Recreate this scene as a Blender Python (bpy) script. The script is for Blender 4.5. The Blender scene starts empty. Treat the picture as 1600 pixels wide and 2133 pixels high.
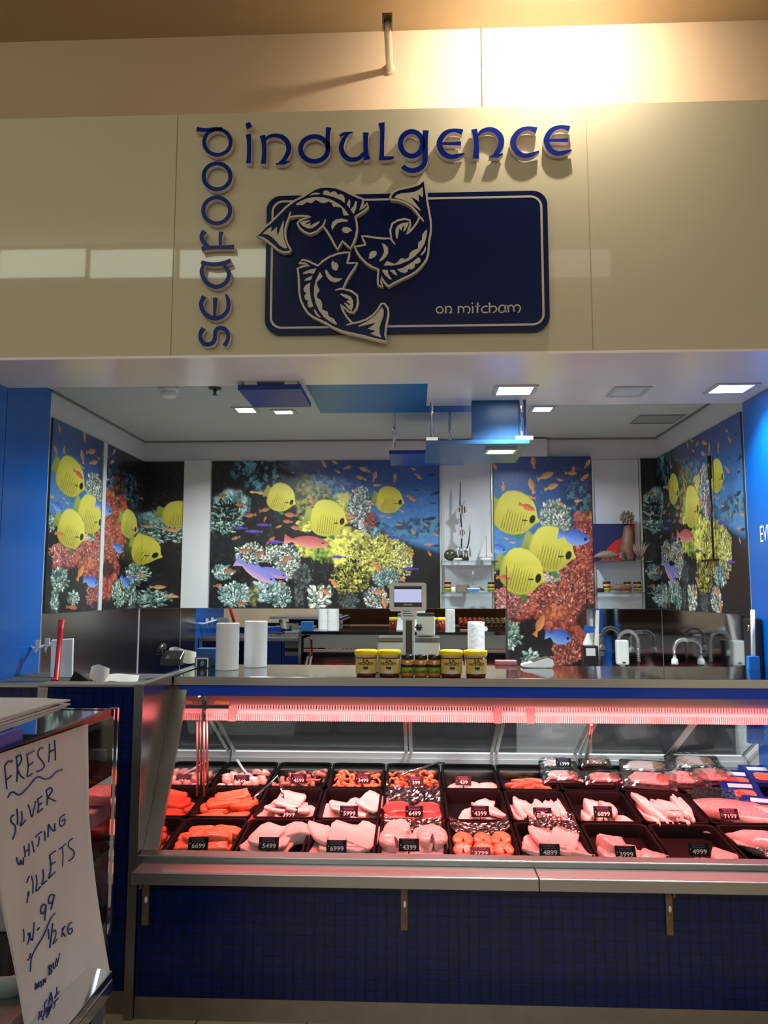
import bpy, math, random
import numpy as np
from mathutils import Vector, Matrix
from mathutils.geometry import tessellate_polygon
R = math.radians
C = bpy.context.scene.collection
SC = bpy.context.scene

# ------------------------------------------------------------------ camera, world, exposure
EYE = Vector((0, 0, 1.55)); FOC = 1600.0
_p, _y, _r = R(5.93), R(-2.39), R(.056)
FW = Vector((math.sin(_y)*math.cos(_p), math.cos(_y)*math.cos(_p), math.sin(_p)))
_r0 = Vector((math.cos(_y), -math.sin(_y), 0)); _u0 = _r0.cross(FW)
RT = _r0*math.cos(_r) + _u0*math.sin(_r); UP = _u0*math.cos(_r) - _r0*math.sin(_r)
cam = bpy.data.cameras.new('camera'); co = bpy.data.objects.new('camera', cam); C.objects.link(co)
cam.sensor_fit = 'VERTICAL'; cam.sensor_height = 24; cam.sensor_width = 18; cam.lens = FOC/2133*24
cam.clip_start = .02; cam.clip_end = 60
mw = Matrix((RT, UP, -FW)).transposed().to_4x4(); mw.translation = EYE; co.matrix_world = mw
SC.camera = co
SC.view_settings.view_transform = 'Standard'; SC.view_settings.look = 'None'
SC.view_settings.gamma = 1; SC.view_settings.use_curve_mapping = False; SC.view_settings.exposure = 0.0
SC.cycles.use_denoising = True
SC.cycles.max_bounces = 8; SC.cycles.transparent_max_bounces = 12
SC.cycles.sample_clamp_indirect = 4
W = bpy.data.worlds.new('mall_ambient'); SC.world = W; W.use_nodes = True
W.node_tree.nodes['Background'].inputs[0].default_value = (.95, .86, .74, 1)
W.node_tree.nodes['Background'].inputs[1].default_value = .10

def lamp(kind, loc, power, col, size=.1, size_y=None, aim=None, spread=180, cone=None, blend=.5, parent=None):
    l = bpy.data.lights.new('light', kind); l.energy = power; l.color = col
    if kind == 'AREA':
        l.size = size; l.spread = R(spread)
        if size_y: l.shape = 'RECTANGLE'; l.size_y = size_y
    else: l.shadow_soft_size = size
    if kind == 'SPOT': l.spot_size = R(cone); l.spot_blend = blend
    o = bpy.data.objects.new('light', l); C.objects.link(o); o.location = loc
    d = (Vector(aim)-Vector(loc)) if aim else Vector((0, 0, -1))
    o.rotation_euler = d.to_track_quat('-Z', 'Y').to_euler()
    return o
# the spotlight that washes the upper wall and the sign (just above the frame, on the mall ceiling)
lamp('SPOT', (.60, 2.80, 4.205), 120, (1, .87, .72), .03, aim=(.60, 3.46, 3.95), cone=140, blend=.9)
# two fill lights added behind the camera for the shop front and far wall
lamp('AREA', (0, -4.2, 4.19), 225, (.92, .98, 1), 7, .8)
lamp('AREA', (0, -6.9, 4.19), 120, (.92, .98, 1), 7, .6)

# ------------------------------------------------------------------ helpers
def ray(px, py): return FW + RT*((px-800)/FOC) - UP*((py-1066.5)/FOC)
def at(px, py, X=None, Y=None, Z=None):
    d = ray(px, py)
    t = (X-EYE.x)/d.x if X is not None else (Y-EYE.y)/d.y if Y is not None else (Z-EYE.z)/d.z
    return EYE + d*t
def srgb(r, g, b):
    f = lambda c: (c/255)/12.92 if c/255 <= .04045 else ((c/255+.055)/1.055)**2.4
    return (f(r), f(g), f(b))
def mat(name, col, rough=.5, metal=0, noise=0, nscale=20, bump=0, bscale=None, coat=0, emit=None, estr=0, spec=.5, sss=0, trans=0, aniso=None):
    m = bpy.data.materials.new(name); m.use_nodes = True; nt = m.node_tree; b = nt.nodes['Principled BSDF']
    b.inputs['Base Color'].default_value = (*col, 1); b.inputs['Roughness'].default_value = rough
    b.inputs['Metallic'].default_value = metal; b.inputs['Coat Weight'].default_value = coat
    b.inputs['Specular IOR Level'].default_value = spec; b.inputs['Coat Roughness'].default_value = .06
    b.inputs['Transmission Weight'].default_value = trans
    if sss: b.inputs['Subsurface Weight'].default_value = sss; b.inputs['Subsurface Radius'].default_value = (.02, .008, .005)
    if emit: b.inputs['Emission Color'].default_value = (*emit, 1); b.inputs['Emission Strength'].default_value = estr
    tc = nt.nodes.new('ShaderNodeTexCoord')
    n = nt.nodes.new('ShaderNodeTexNoise'); n.inputs['Scale'].default_value = nscale; n.inputs['Detail'].default_value = 4
    v = tc.outputs['Object']
    if aniso:
        mp = nt.nodes.new('ShaderNodeMapping'); mp.inputs['Scale'].default_value = aniso
        nt.links.new(v, mp.inputs[0]); v = mp.outputs[0]
    nt.links.new(v, n.inputs['Vector'])
    if noise:
        mx = nt.nodes.new('ShaderNodeMix'); mx.data_type = 'RGBA'
        mx.inputs['A'].default_value = (*[c*(1-noise) for c in col], 1)
        mx.inputs['B'].default_value = (*[min(1, c*(1+noise)) for c in col], 1)
        nt.links.new(n.outputs['Fac'], mx.inputs['Factor']); nt.links.new(mx.outputs['Result'], b.inputs['Base Color'])
    if aniso:
        mr = nt.nodes.new('ShaderNodeMapRange'); mr.inputs['To Min'].default_value = rough*.8; mr.inputs['To Max'].default_value = rough*1.25
        nt.links.new(n.outputs['Fac'], mr.inputs['Value']); nt.links.new(mr.outputs[0], b.inputs['Roughness'])
    if bump:
        n2 = n
        if bscale:
            n2 = nt.nodes.new('ShaderNodeTexNoise'); n2.inputs['Scale'].default_value = bscale; nt.links.new(tc.outputs['Object'], n2.inputs['Vector'])
        bp = nt.nodes.new('ShaderNodeBump'); bp.inputs['Strength'].default_value = bump; bp.inputs['Distance'].default_value = .01
        nt.links.new(n2.outputs['Fac'], bp.inputs['Height']); nt.links.new(bp.outputs[0], b.inputs['Normal'])
    return m
def glass(name, tint=(.97, 1, .99), refl=1.0, rough=.0, base=.0):
    m = bpy.data.materials.new(name); m.use_nodes = True; nt = m.node_tree; nt.nodes.remove(nt.nodes['Principled BSDF'])
    out = nt.nodes['Material Output']; t = nt.nodes.new('ShaderNodeBsdfTransparent'); t.inputs[0].default_value = (*tint, 1)
    g = nt.nodes.new('ShaderNodeBsdfGlossy'); g.inputs['Roughness'].default_value = rough; g.inputs[0].default_value = (refl, refl, refl, 1)
    f = nt.nodes.new('ShaderNodeFresnel'); f.inputs[0].default_value = 1.45
    a = nt.nodes.new('ShaderNodeMath'); a.operation = 'ADD'; a.inputs[1].default_value = base; nt.links.new(f.outputs[0], a.inputs[0])
    mx = nt.nodes.new('ShaderNodeMixShader'); nt.links.new(a.outputs[0], mx.inputs[0]); nt.links.new(t.outputs[0], mx.inputs[1]); nt.links.new(g.outputs[0], mx.inputs[2])
    nt.links.new(mx.outputs[0], out.inputs[0]); return m
def tilemat(name, col, grout, size, plane='XZ', rough=.22, mortar=.05):
    m = mat(name, col, rough, coat=.08, spec=.3); nt = m.node_tree; b = nt.nodes['Principled BSDF']
    tc = nt.nodes.new('ShaderNodeTexCoord'); s = nt.nodes.new('ShaderNodeSeparateXYZ'); c = nt.nodes.new('ShaderNodeCombineXYZ')
    nt.links.new(tc.outputs['Object'], s.inputs[0])
    nt.links.new(s.outputs['XYZ'.index(plane[0])], c.inputs[0]); nt.links.new(s.outputs['XYZ'.index(plane[1])], c.inputs[1])
    k = nt.nodes.new('ShaderNodeTexBrick'); k.offset = 0; k.squash = 1; nt.links.new(c.outputs[0], k.inputs['Vector'])
    k.inputs['Scale'].default_value = 1; k.inputs['Brick Width'].default_value = size; k.inputs['Row Height'].default_value = size
    k.inputs['Mortar Size'].default_value = size*mortar; k.inputs['Mortar Smooth'].default_value = .2; k.inputs['Bias'].default_value = 0
    k.inputs['Color1'].default_value = (*col, 1); k.inputs['Color2'].default_value = (*[x*.86 for x in col], 1); k.inputs['Mortar'].default_value = (*grout, 1)
    nt.links.new(k.outputs['Color'], b.inputs['Base Color'])
    bp = nt.nodes.new('ShaderNodeBump'); bp.inputs['Strength'].default_value = .35; bp.inputs['Distance'].default_value = .004; bp.invert = True
    nt.links.new(k.outputs['Fac'], bp.inputs['Height']); nt.links.new(bp.outputs[0], b.inputs['Normal'])
    return m

class MB:
    def __init__(s): s.v = []; s.f = []; s.m = []; s.sm = []
    def add(s, vs, fs, mi=0, smooth=False):
        k = len(s.v); s.v += [tuple(v) for v in vs]
        for f in fs: s.f.append(tuple(k+i for i in f)); s.m.append(mi); s.sm.append(smooth)
        return s
    def box(s, x0, x1, y0, y1, z0, z1, mi=0):
        v = [(x, y, z) for x in (x0, x1) for y in (y0, y1) for z in (z0, z1)]
        return s.add(v, [(0, 1, 3, 2), (4, 6, 7, 5), (0, 4, 5, 1), (2, 3, 7, 6), (0, 2, 6, 4), (1, 5, 7, 3)], mi)
    def hexa(s, a, b, mi=0):   # two quads a (4 pts) and b (4 pts)
        return s.add(list(a)+list(b), [(0, 1, 2, 3), (7, 6, 5, 4), (0, 4, 5, 1), (1, 5, 6, 2), (2, 6, 7, 3), (3, 7, 4, 0)], mi)
    def quad(s, a, b, c, d, mi=0): return s.add([a, b, c, d], [(0, 1, 2, 3)], mi)
    def tube(s, path, r, n=8, mi=0, cap=True, flat=1):
        path = [Vector(p) for p in path]; k = len(path); rs = r if isinstance(r, (list, tuple)) else [r]*k
        vs = []; up = Vector((0, 0, 1)); px = None
        for i, p in enumerate(path):
            d = (path[min(i+1, k-1)]-path[max(i-1, 0)]).normalized()
            x = d.cross(up) if px is None else px-d*px.dot(d)
            if x.length < 1e-4: x = d.cross(Vector((1, 0, 0)))
            x.normalize(); y = d.cross(x); px = x
            vs += [p+(x*math.cos(6.28319*j/n)+y*math.sin(6.28319*j/n)*flat)*rs[i] for j in range(n)]
        fs = [(i*n+j, i*n+(j+1) % n, (i+1)*n+(j+1) % n, (i+1)*n+j) for i in range(k-1) for j in range(n)]
        if cap: fs += [tuple(range(n-1, -1, -1)), tuple((k-1)*n+j for j in range(n))]
        return s.add(vs, fs, mi, True)
    def lathe(s, prof, c=(0, 0, 0), n=24, mi=0, sq=0, sx=1, sy=1):
        vs = []; fs = []
        for r, z in prof:
            for j in range(n):
                a = 6.28319*(j+.5)/n; ca, sa = math.cos(a), math.sin(a)
                q = 1/max(abs(ca), abs(sa)); q = 1+(q-1)*sq
                vs.append((c[0]+r*ca*q*sx, c[1]+r*sa*q*sy, c[2]+z))
        k = len(prof)
        fs = [(i*n+j, i*n+(j+1) % n, (i+1)*n+(j+1) % n, (i+1)*n+j) for i in range(k-1) for j in range(n)]
        fs += [tuple(range(n-1, -1, -1)), tuple((k-1)*n+j for j in range(n))]
        return s.add(vs, fs, mi, True)
    def ball(s, c, rx, ry=None, rz=None, n=12, m=8, mi=0, rot=None):
        ry = ry or rx; rz = rz or rx; vs = []; c = Vector(c)
        for i in range(m+1):
            t = math.pi*i/m
            for j in range(n):
                a = 6.28319*j/n; p = Vector((rx*math.sin(t)*math.cos(a), ry*math.sin(t)*math.sin(a), rz*math.cos(t)))
                vs.append(c+(rot @ p if rot else p))
        return s.add(vs, [(i*n+j, (i+1)*n+j, (i+1)*n+(j+1) % n, i*n+(j+1) % n) for i in range(m) for j in range(n)], mi, True)
    def plate(s, poly, f, front, back, mi=0, mside=None):   # 2-D polygon; f(x, y, depth) -> 3-D
        mside = mi if mside is None else mside
        a = sum(poly[i][0]*poly[(i+1) % len(poly)][1]-poly[(i+1) % len(poly)][0]*poly[i][1] for i in range(len(poly)))
        if a < 0: poly = poly[::-1]
        n = len(poly); tri = tessellate_polygon([[Vector((x, y, 0)) for x, y in poly]])
        s.add([f(x, y, front) for x, y in poly], [tuple(t) for t in tri], mi)
        s.add([f(x, y, back) for x, y in poly], [tuple(t)[::-1] for t in tri], mside)
        s.add([f(x, y, front) for x, y in poly]+[f(x, y, back) for x, y in poly], [(i, (i+1) % n, n+(i+1) % n, n+i) for i in range(n)], mside)
        return s
    def strip(s, pts, f, front, back, mi=0, mside=None, closed=False, sub=5):   # brush stroke of varying width
        mside = mi if mside is None else mside
        p = smooth_path(pts, sub, closed); n = len(p); L = []; Q = []
        for i in range(n):
            a = p[(i-1) % n] if closed else p[max(i-1, 0)]; b = p[(i+1) % n] if closed else p[min(i+1, n-1)]
            dx, dy = b[0]-a[0], b[1]-a[1]; l = math.hypot(dx, dy) or 1; h = p[i][2]/2
            L.append((p[i][0]-dy/l*h, p[i][1]+dx/l*h)); Q.append((p[i][0]+dy/l*h, p[i][1]-dx/l*h))
        vs = [f(x, y, front) for x, y in L]+[f(x, y, front) for x, y in Q]+[f(x, y, back) for x, y in L]+[f(x, y, back) for x, y in Q]
        e = n if closed else n-1; fr = []; sd = []
        for i in range(e):
            j = (i+1) % n
            fr.append((i, j, n+j, n+i)); sd += [(2*n+i, 2*n+j, j, i), (n+i, n+j, 3*n+j, 3*n+i)]
        if not closed: sd += [(0, n, 3*n, 2*n), (n-1, 3*n-1, 4*n-1, 2*n-1)]
        k = len(s.v); s.v += [tuple(v) for v in vs]
        for q in fr: s.f.append(tuple(k+i for i in q)); s.m.append(mi); s.sm.append(False)
        for q in sd: s.f.append(tuple(k+i for i in q)); s.m.append(mside); s.sm.append(False)
        return s
    def build(s, name, mats, parent=None, bevel=0, seg=2, sub=0, fix=True):
        me = bpy.data.meshes.new(name); off = wloc(parent) if parent else Vector((0, 0, 0))
        me.from_pydata([(x-off.x, y-off.y, z-off.z) for x, y, z in s.v], [], s.f)
        for m in (mats if isinstance(mats, (list, tuple)) else [mats]): me.materials.append(m)
        me.polygons.foreach_set('material_index', s.m); me.polygons.foreach_set('use_smooth', s.sm)
        me.update()
        o = bpy.data.objects.new(name, me); C.objects.link(o)
        if parent: o.parent = parent
        if bevel:
            b = o.modifiers.new('bevel', 'BEVEL'); b.width = bevel; b.segments = seg; b.limit_method = 'ANGLE'; b.angle_limit = R(40)
        if sub:
            u = o.modifiers.new('subsurf', 'SUBSURF'); u.levels = u.render_levels = sub
        return o
def smooth_path(pts, sub, closed=False):
    pts = [tuple(p) for p in pts]; n = len(pts)
    if sub < 2 or n < 3: return pts
    out = []
    for i in range(n if closed else n-1):
        p0 = pts[(i-1) % n] if closed or i > 0 else pts[0]; p1 = pts[i]; p2 = pts[(i+1) % n]
        p3 = pts[(i+2) % n] if closed or i+2 < n else pts[-1]
        for k in range(sub):
            t = k/sub
            out.append(tuple(.5*((2*b)+(-a+c)*t+(2*a-5*b+4*c-d)*t*t+(-a+3*b-3*c+d)*t**3) for a, b, c, d in zip(p0, p1, p2, p3)))
    if not closed: out.append(pts[-1])
    return out
def wloc(o):
    v = Vector((0, 0, 0))
    while o: v = v+o.location; o = o.parent
    return v
def tag(o, label, cat, group=None, kind=None):
    if label: o['label'] = label
    if cat: o['category'] = cat
    if group: o['group'] = group
    if kind: o['kind'] = kind
    return o
def thing(name, label, cat, loc=(0, 0, 0), group=None):
    o = bpy.data.objects.new(name, None); C.objects.link(o); o.location = loc; o.empty_display_size = .05
    return tag(o, label, cat, group)
def struct(o): o['kind'] = 'structure'; return o
def dup(root, loc, rz=0, label=None, group=None, sc=None):
    def cp(o, par):
        c = o.copy(); C.objects.link(c)
        if par: c.parent = par
        for ch in list(o.children): cp(ch, c)
        return c
    r = cp(root, None); r.location = loc; r.rotation_euler = (0, 0, rz)
    if label: r['label'] = label
    if group: r['group'] = group
    if sc: r.scale = sc
    return r
def text(body, size, cx=0, cy=0, sx=1.0, bold=0):      # flat letters -> (verts 2-D, faces)
    cu = bpy.data.curves.new('t', 'FONT'); cu.body = body; cu.size = size; cu.align_x = 'CENTER'; cu.align_y = 'CENTER'
    cu.resolution_u = 2; cu.offset = bold*size
    o = bpy.data.objects.new('t', cu); C.objects.link(o)
    bpy.context.view_layer.update()
    me = o.evaluated_get(bpy.context.evaluated_depsgraph_get()).to_mesh()
    v = [(p.co.x*sx+cx, p.co.y+cy) for p in me.vertices]; f = [tuple(q.vertices) for q in me.polygons]
    o.evaluated_get(bpy.context.evaluated_depsgraph_get()).to_mesh_clear()
    bpy.data.objects.remove(o); bpy.data.curves.remove(cu)
    return v, f

# ------------------------------------------------------------------ materials
cream = mat('cream_laminate', srgb(206, 199, 170), .03, noise=.02, nscale=3, bump=.0015, bscale=9)
tan_wall = mat('tan_wall_paint', srgb(206, 180, 150), .6, noise=.03, nscale=2)
tan_ceil = mat('tan_ceiling_paint', srgb(186, 164, 132), .7, noise=.03, nscale=2)
soffit_m = mat('white_gloss_soffit', srgb(246, 234, 228), .22, noise=.03, nscale=4, bump=.02, bscale=14, spec=.8)
white_wall = mat('white_wall_paint', srgb(206, 208, 212), .55, noise=.03, nscale=3)
ceil_m = mat('white_ceiling_paint', srgb(186, 192, 192), .7, noise=.02, nscale=3)
blue_wall = mat('blue_gloss_wall', srgb(0, 98, 198), .25, coat=.1, noise=.14, nscale=1.3)
blue_raft = mat('blue_raft_laminate', srgb(6, 104, 176), .35, noise=.05, nscale=3)
navy_raft = mat('deep_blue_raft_laminate', srgb(0, 52, 150), .3, noise=.05, nscale=3)
slate_raft = mat('slate_blue_raft_laminate', srgb(34, 84, 134), .35, noise=.05, nscale=3)
blue_edge = mat('blue_trim', srgb(0, 66, 196), .3, coat=.2, noise=.04, nscale=5)
navy = mat('navy_sign_face', srgb(14, 26, 72), .25, noise=.08, nscale=2, spec=.18)
royal = mat('royal_blue_letter_face', srgb(0, 34, 128), .3, noise=.08, nscale=4, spec=.2)
ivory = mat('ivory_sign_line', srgb(196, 190, 170), .45, noise=.03, nscale=9)
letter_side = mat('white_letter_edge', srgb(226, 208, 206), .4, noise=.03, nscale=9)
steel = mat('brushed_steel', (.46, .46, .44), .36, 1, noise=.06, nscale=30, aniso=(1, 40, 40))
steel_f = mat('grey_brushed_steel', (.33, .34, .32), .34, 1, noise=.06, nscale=30, aniso=(1, 40, 40))
steel_v = mat('brushed_steel_sheet', (.40, .39, .38), .2, 1, noise=.10, nscale=14, aniso=(30, 30, .6))
polish = mat('polished_steel_top', (.30, .32, .33), .07, 1, noise=.04, nscale=9)
mirror = mat('mirror_silver', (.80, .82, .82), .01, 1)
mirror_dk = mat('mirror_dusky', (.55, .56, .58), .05, 1, noise=.05, nscale=5)
chrome = mat('chrome', (.8, .81, .83), .08, 1)
alu = mat('pale_aluminium', (.66, .70, .66), .35, 1, noise=.04, nscale=30)
black_pl = mat('black_plastic', (.012, .011, .011), .28, noise=.2, nscale=20)
dark_gr = mat('dark_grey_plastic', (.05, .052, .056), .4, noise=.1, nscale=20)
white_pl = mat('white_plastic', (.80, .82, .82), .35, noise=.03, nscale=20)
paper_m = mat('white_paper', (.78, .75, .72), .8, noise=.03, nscale=12, bump=.05)
roll_m = mat('paper_towel', (.86, .87, .88), .9, noise=.03, nscale=30, bump=.25, bscale=60)
red_pl = mat('red_plastic', (.72, .02, .02), .35, noise=.08, nscale=12)
yellow_pl = mat('yellow_plastic_lid', (.93, .72, .01), .35, noise=.04, nscale=20)
rust = mat('worn_bracket_metal', (.20, .13, .07), .5, .6, noise=.5, nscale=30)
ink = mat('blue_marker_ink', srgb(18, 44, 120), .5, noise=.1, nscale=30)
bluetile = tilemat('blue_mosaic', srgb(4, 27, 84), srgb(2, 8, 32), .0375)
clear = glass('clear_glass', refl=.22)
shelf_gl = glass('shelf_glass', (.86, .95, .92), .9)
door_gl = glass('dusky_door_glass', (.72, .71, .74), .5, .10, .02)
film = glass('plastic_film', (.93, .92, .93), .95, .16, .16)
white_mat = mat('matt_white', (.8, .8, .8), .6, noise=.03, nscale=9)
lens_on = mat('lit_lamp_lens', (1, 1, 1), .4, emit=(1, .98, .95), estr=9)
lens_off = mat('unlit_lamp_lens', (.72, .70, .68), .25, noise=.1, nscale=30)

# ------------------------------------------------------------------ the shell
XL, XR, YB, YM, ZC = -1.995, 1.72, 5.49, 4.04, 2.65     # shop walls, back wall, where the murals start, shop ceiling
YF, ZS, ZT = 3.15, 2.54, 3.645                           # fascia front, soffit height, fascia top
YU = 3.46; ZU = at(800, 65, Y=YU).z                       # upper mall wall and mall ceiling
floor_m = tilemat('beige_floor_tile', srgb(206, 188, 162), srgb(120, 104, 84), .4, 'XY', .3, .012)
struct(MB().box(-5, 5, -8, 5.6, -.1, 0).build('floor', floor_m))
struct(MB().box(-5, 5, -8, YU+.1, ZU, ZU+.1).build('ceiling_mall', tan_ceil))
up = MB()
sx = at(1003, 140, Y=YU).x
up.box(-5, sx-.003, YU, YU+.1, ZT-.3, ZU); up.box(sx+.003, 5, YU, YU+.1, ZT-.3, ZU); up.box(sx-.003, sx+.003, YU+.012, YU+.1, ZT-.3, ZU)
struct(up.build('wall_upper', tan_wall))
struct(MB().box(XL-.12, XR+.12, YF+.42, YB+.1, ZC, ZC+.08).build('ceiling', ceil_m))
struct(MB().box(XL-.1, XR+.1, YB, YB+.1, 0, ZC).build('wall_back', white_wall))
struct(MB().box(XL-.1, XL, YM, YB, 0, ZC).build('wall_left', white_wall))
struct(MB().box(XR, XR+.1, YM, YB, 0, ZC).build('wall_right', white_wall))
struct(MB().box(XL-.1, XL+.004, 3.02, YF+.44, 0, ZS-.002).box(XL-.1, XL+.004, YF+.4455, YM-.005, 0, ZC-.001).build('wall_left_front', blue_wall))
struct(MB().box(XR-.004, XR+.1, 2.95, YM-.005, 0, ZS-.002).build('wall_right_front', blue_wall))
# mall seen only in reflections
dusk = mat('mall_far_wall', srgb(196, 184, 164), .8, noise=.25, nscale=1.5)
struct(MB().box(-5, 5, -8.1, -8, 0, ZU).build('wall_mall_far', dusk)); struct(MB().box(-5.1, -5, -8, 2.9, 0, ZU).build('wall_mall_left', dusk)); struct(MB().box(5, 5.1, -8, 2.9, 0, ZU).build('wall_mall_right', dusk))
# picture-rail line where shop wall meets ceiling, and the taller white bulkhead on the back wall
tr = MB(); tr.box(XL, XR, YB-.012, YB, ZC-.012, ZC); tr.box(XL, XL+.012, YM, YB, ZC-.012, ZC); tr.box(XR-.012, XR, YM, YB, ZC-.012, ZC)
struct(tr.build('trim_1', mat('grey_cornice', srgb(120, 122, 118), .7, noise=.05, nscale=9)))
bx0 = at(1140, 930, Y=YB-.05).x
struct(MB().box(bx0-.42, bx0, YB-.05, YB-.012, 2.506, ZC-.013).build('trim_2', white_wall))

# fascia : three laminate panels on a bulkhead, gloss soffit below
s1 = at(363, 490, Y=YF).x; s2 = at(1229, 490, Y=YF).x
fa = MB()
for a, b in ((-5, s1-.0018), (s1+.0018, s2-.0018), (s2+.0018, 5)): fa.box(a, b, YF, YF+.02, ZS+.012, ZT)
fa.box(-5, 5, YF+.02, YU, ZT-.05, ZT-.002); fa.box(-5, 5, YF+.006, YF+.02, ZS+.013, ZT-.003)
f_o = fa.build('shop_fascia', cream, bevel=.0012, seg=1)
struct(f_o)
xm = at(890, 818, Z=ZS).x
so = MB(); so.box(-5, xm, YF, YF+.445, ZS, ZS+.012); so.box(xm, 5, YF, YM, ZS, ZS+.012)
so.box(-5, xm, YF+.43, YF+.445, ZS+.012, ZC+.1); so.box(xm, 5, YM-.015, YM-.001, ZS+.012, ZC+.1); so.box(xm, xm+.015, YF+.43, YM, ZS+.012, ZC+.1)
struct(so.build('soffit', soffit_m))

# ------------------------------------------------------------------ the sign
def fp(bx, by, sc, Y):       # crop coordinates -> (X, Z) on the plane Y
    def g(x, y):
        q = at(bx+x/sc, by+y/sc, Y=Y); return q.x, q.z
    return g
D3 = lambda x, z, d: (x, d, z)
LF, LB = YF-.034, YF-.009          # letter faces stand off the fascia
def letter(parent, strokes, base, rings=(), polys=()):
    g = fp(*base, LF); px = abs(g(1, 0)[0]-g(0, 0)[0]); m = MB()
    for k, st in enumerate(strokes):
        m.strip([(*g(x, y), w*px) for x, y, w in st], D3, LF-k*.0004, LB, 0, 1)
    for cx, cy, rx, ry, w in rings:
        m.strip([(*g(cx+rx*math.cos(a*.3927), cy+ry*math.sin(a*.3927)), w*px) for a in range(16)], D3, LF, LB, 0, 1, closed=True)
    for p in polys: m.plate([g(*q) for q in p], D3, LF, LB, 0, 1)
    # stand-off studs behind the letter
    return m.build('letter', [royal, letter_side], parent)
c5 = (500, 240, 4.444); c6 = (820, 240, 4.0); c3 = (400, 250, 8.53); c4 = (400, 490, 8.53)
q = at(850, 300, Y=LB)
w1 = thing('sign_lettering', 'raised blue word "indulgence" running along the cream fascia', 'sign letters', (q.x, LB, q.z))
letter(w1, [[(78, 176, 50), (84, 250, 40), (84, 330, 38), (82, 400, 40), (80, 445, 50)]], c5, polys=[[(52, 75), (90, 60), (115, 105), (68, 132), (55, 112)]])
letter(w1, [[(208, 185, 55), (222, 260, 42), (225, 340, 42), (222, 400, 44), (218, 450, 52)],
            [(230, 238, 18), (265, 200, 32), (320, 188, 38), (385, 200, 44), (435, 245, 46), (452, 305, 46), (440, 360, 44), (405, 415, 40), (370, 442, 30)],
            [(330, 455, 8), (370, 446, 26), (410, 443, 30), (460, 425, 12)]], c5)
letter(w1, [[(822, 112, 52), (815, 160, 44), (812, 215, 38), (815, 270, 36), (815, 320, 30)]], c5, rings=[(688, 312, 127, 115, 46)])
letter(w1, [[(920, 195, 12), (950, 176, 30), (990, 168, 30), (1045, 156, 8)],
            [(1000, 175, 20), (962, 222, 36), (938, 290, 44), (950, 350, 46), (995, 400, 46), (1050, 412, 44), (1105, 395, 40), (1150, 350, 34)],
            [(1166, 160, 55), (1163, 230, 44), (1163, 300, 42), (1168, 360, 46), (1175, 415, 58)]], c5)
letter(w1, [[(1310, 68, 58), (1318, 150, 42), (1316, 250, 40), (1314, 340, 42), (1310, 412, 48)],
            [(1290, 400, 36), (1350, 398, 38), (1400, 396, 32), (1425, 385, 14)]], c5)
letter(w1, [[(268, 125, 52), (264, 200, 44), (264, 300, 42), (262, 380, 42), (235, 430, 44), (190, 456, 44), (140, 460, 44), (100, 445, 42), (76, 425, 40)]], c6, rings=[(150, 238, 92, 102, 44)])
E_ = lambda dx, dy: [[(575+dx, 140+dy, 48), (500+dx, 125+dy, 32), (430+dx, 150+dy, 42), (385+dx, 215+dy, 46), (387+dx, 270+dy, 46), (420+dx, 322+dy, 46), (475+dx, 346+dy, 42), (535+dx, 338+dy, 36), (592+dx, 316+dy, 12)],
                     [(395+dx, 236+dy, 24), (440+dx, 237+dy, 26), (500+dx, 237+dy, 29), (562+dx, 235+dy, 38)]]
letter(w1, E_(0, 0), c6)
letter(w1, [[(672, 116, 50), (684, 180, 42), (690, 240, 42), (690, 300, 44), (685, 362, 54)],
            [(700, 175, 16), (730, 138, 32), (785, 118, 38), (840, 128, 44), (885, 170, 48), (898, 225, 48), (885, 275, 46), (855, 320, 40), (830, 342, 28)],
            [(795, 350, 8), (830, 342, 26), (865, 340, 30), (910, 322, 12)]], c6)
letter(w1, [[(1192, 125, 54), (1115, 108, 34), (1045, 135, 42), (1000, 200, 48), (1000, 255, 48), (1035, 312, 46), (1090, 337, 42), (1150, 328, 36), (1212, 300, 12)]], c6)
letter(w1, E_(892, -28), c6)
q = at(450, 500, Y=LB)
w2 = thing('sign_lettering', 'raised blue word "seafood" climbing vertically up the cream fascia', 'sign letters', (q.x, LB, q.z))
letter(w2, [[(205, 1652, 95), (150, 1750, 72), (158, 1850, 70), (220, 1930, 76), (300, 1940, 80), (375, 1905, 80), (405, 1830, 75), (412, 1740, 75), (440, 1672, 75), (505, 1648, 80), (585, 1672, 75), (640, 1750, 68), (638, 1850, 65), (580, 1965, 85)]], c4)
letter(w2, [[(220, 1083, 92), (168, 1180, 75), (165, 1265, 72), (212, 1370, 75), (300, 1448, 80), (410, 1476, 82), (520, 1452, 78), (610, 1370, 75), (648, 1265, 72), (640, 1150, 66), (600, 1048, 36)],
            [(408, 1460, 55), (405, 1380, 58), (408, 1270, 64), (415, 1108, 86)]], c4)
letter(w2, [[(165, 470, 66), (230, 497, 72), (330, 515, 76), (450, 515, 78), (580, 490, 78), (690, 448, 78)],
            [(200, 530, 50), (172, 640, 72), (205, 760, 75), (290, 865, 78), (420, 918, 80), (545, 885, 78), (630, 800, 76), (658, 700, 72), (630, 610, 66), (565, 535, 50)]], c4)
letter(w2, [[(172, 240, 92), (260, 226, 76), (400, 215, 70), (560, 214, 70), (746, 208, 88)],
            [(225, -75, 95), (175, 0, 78), (180, 70, 78), (222, 140, 76), (290, 195, 50)], [(520, -62, 76), (505, 30, 62), (502, 110, 56), (505, 190, 56)]], c4)
letter(w2, [], c3, rings=[(438, 1605, 238, 230, 72)])
letter(w2, [], c3, rings=[(445, 1000, 238, 230, 72)])
letter(w2, [[(80, 160, 86), (180, 175, 74), (300, 170, 66), (420, 158, 66), (540, 162, 66)]], c3, rings=[(452, 392, 236, 226, 68)])

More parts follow.
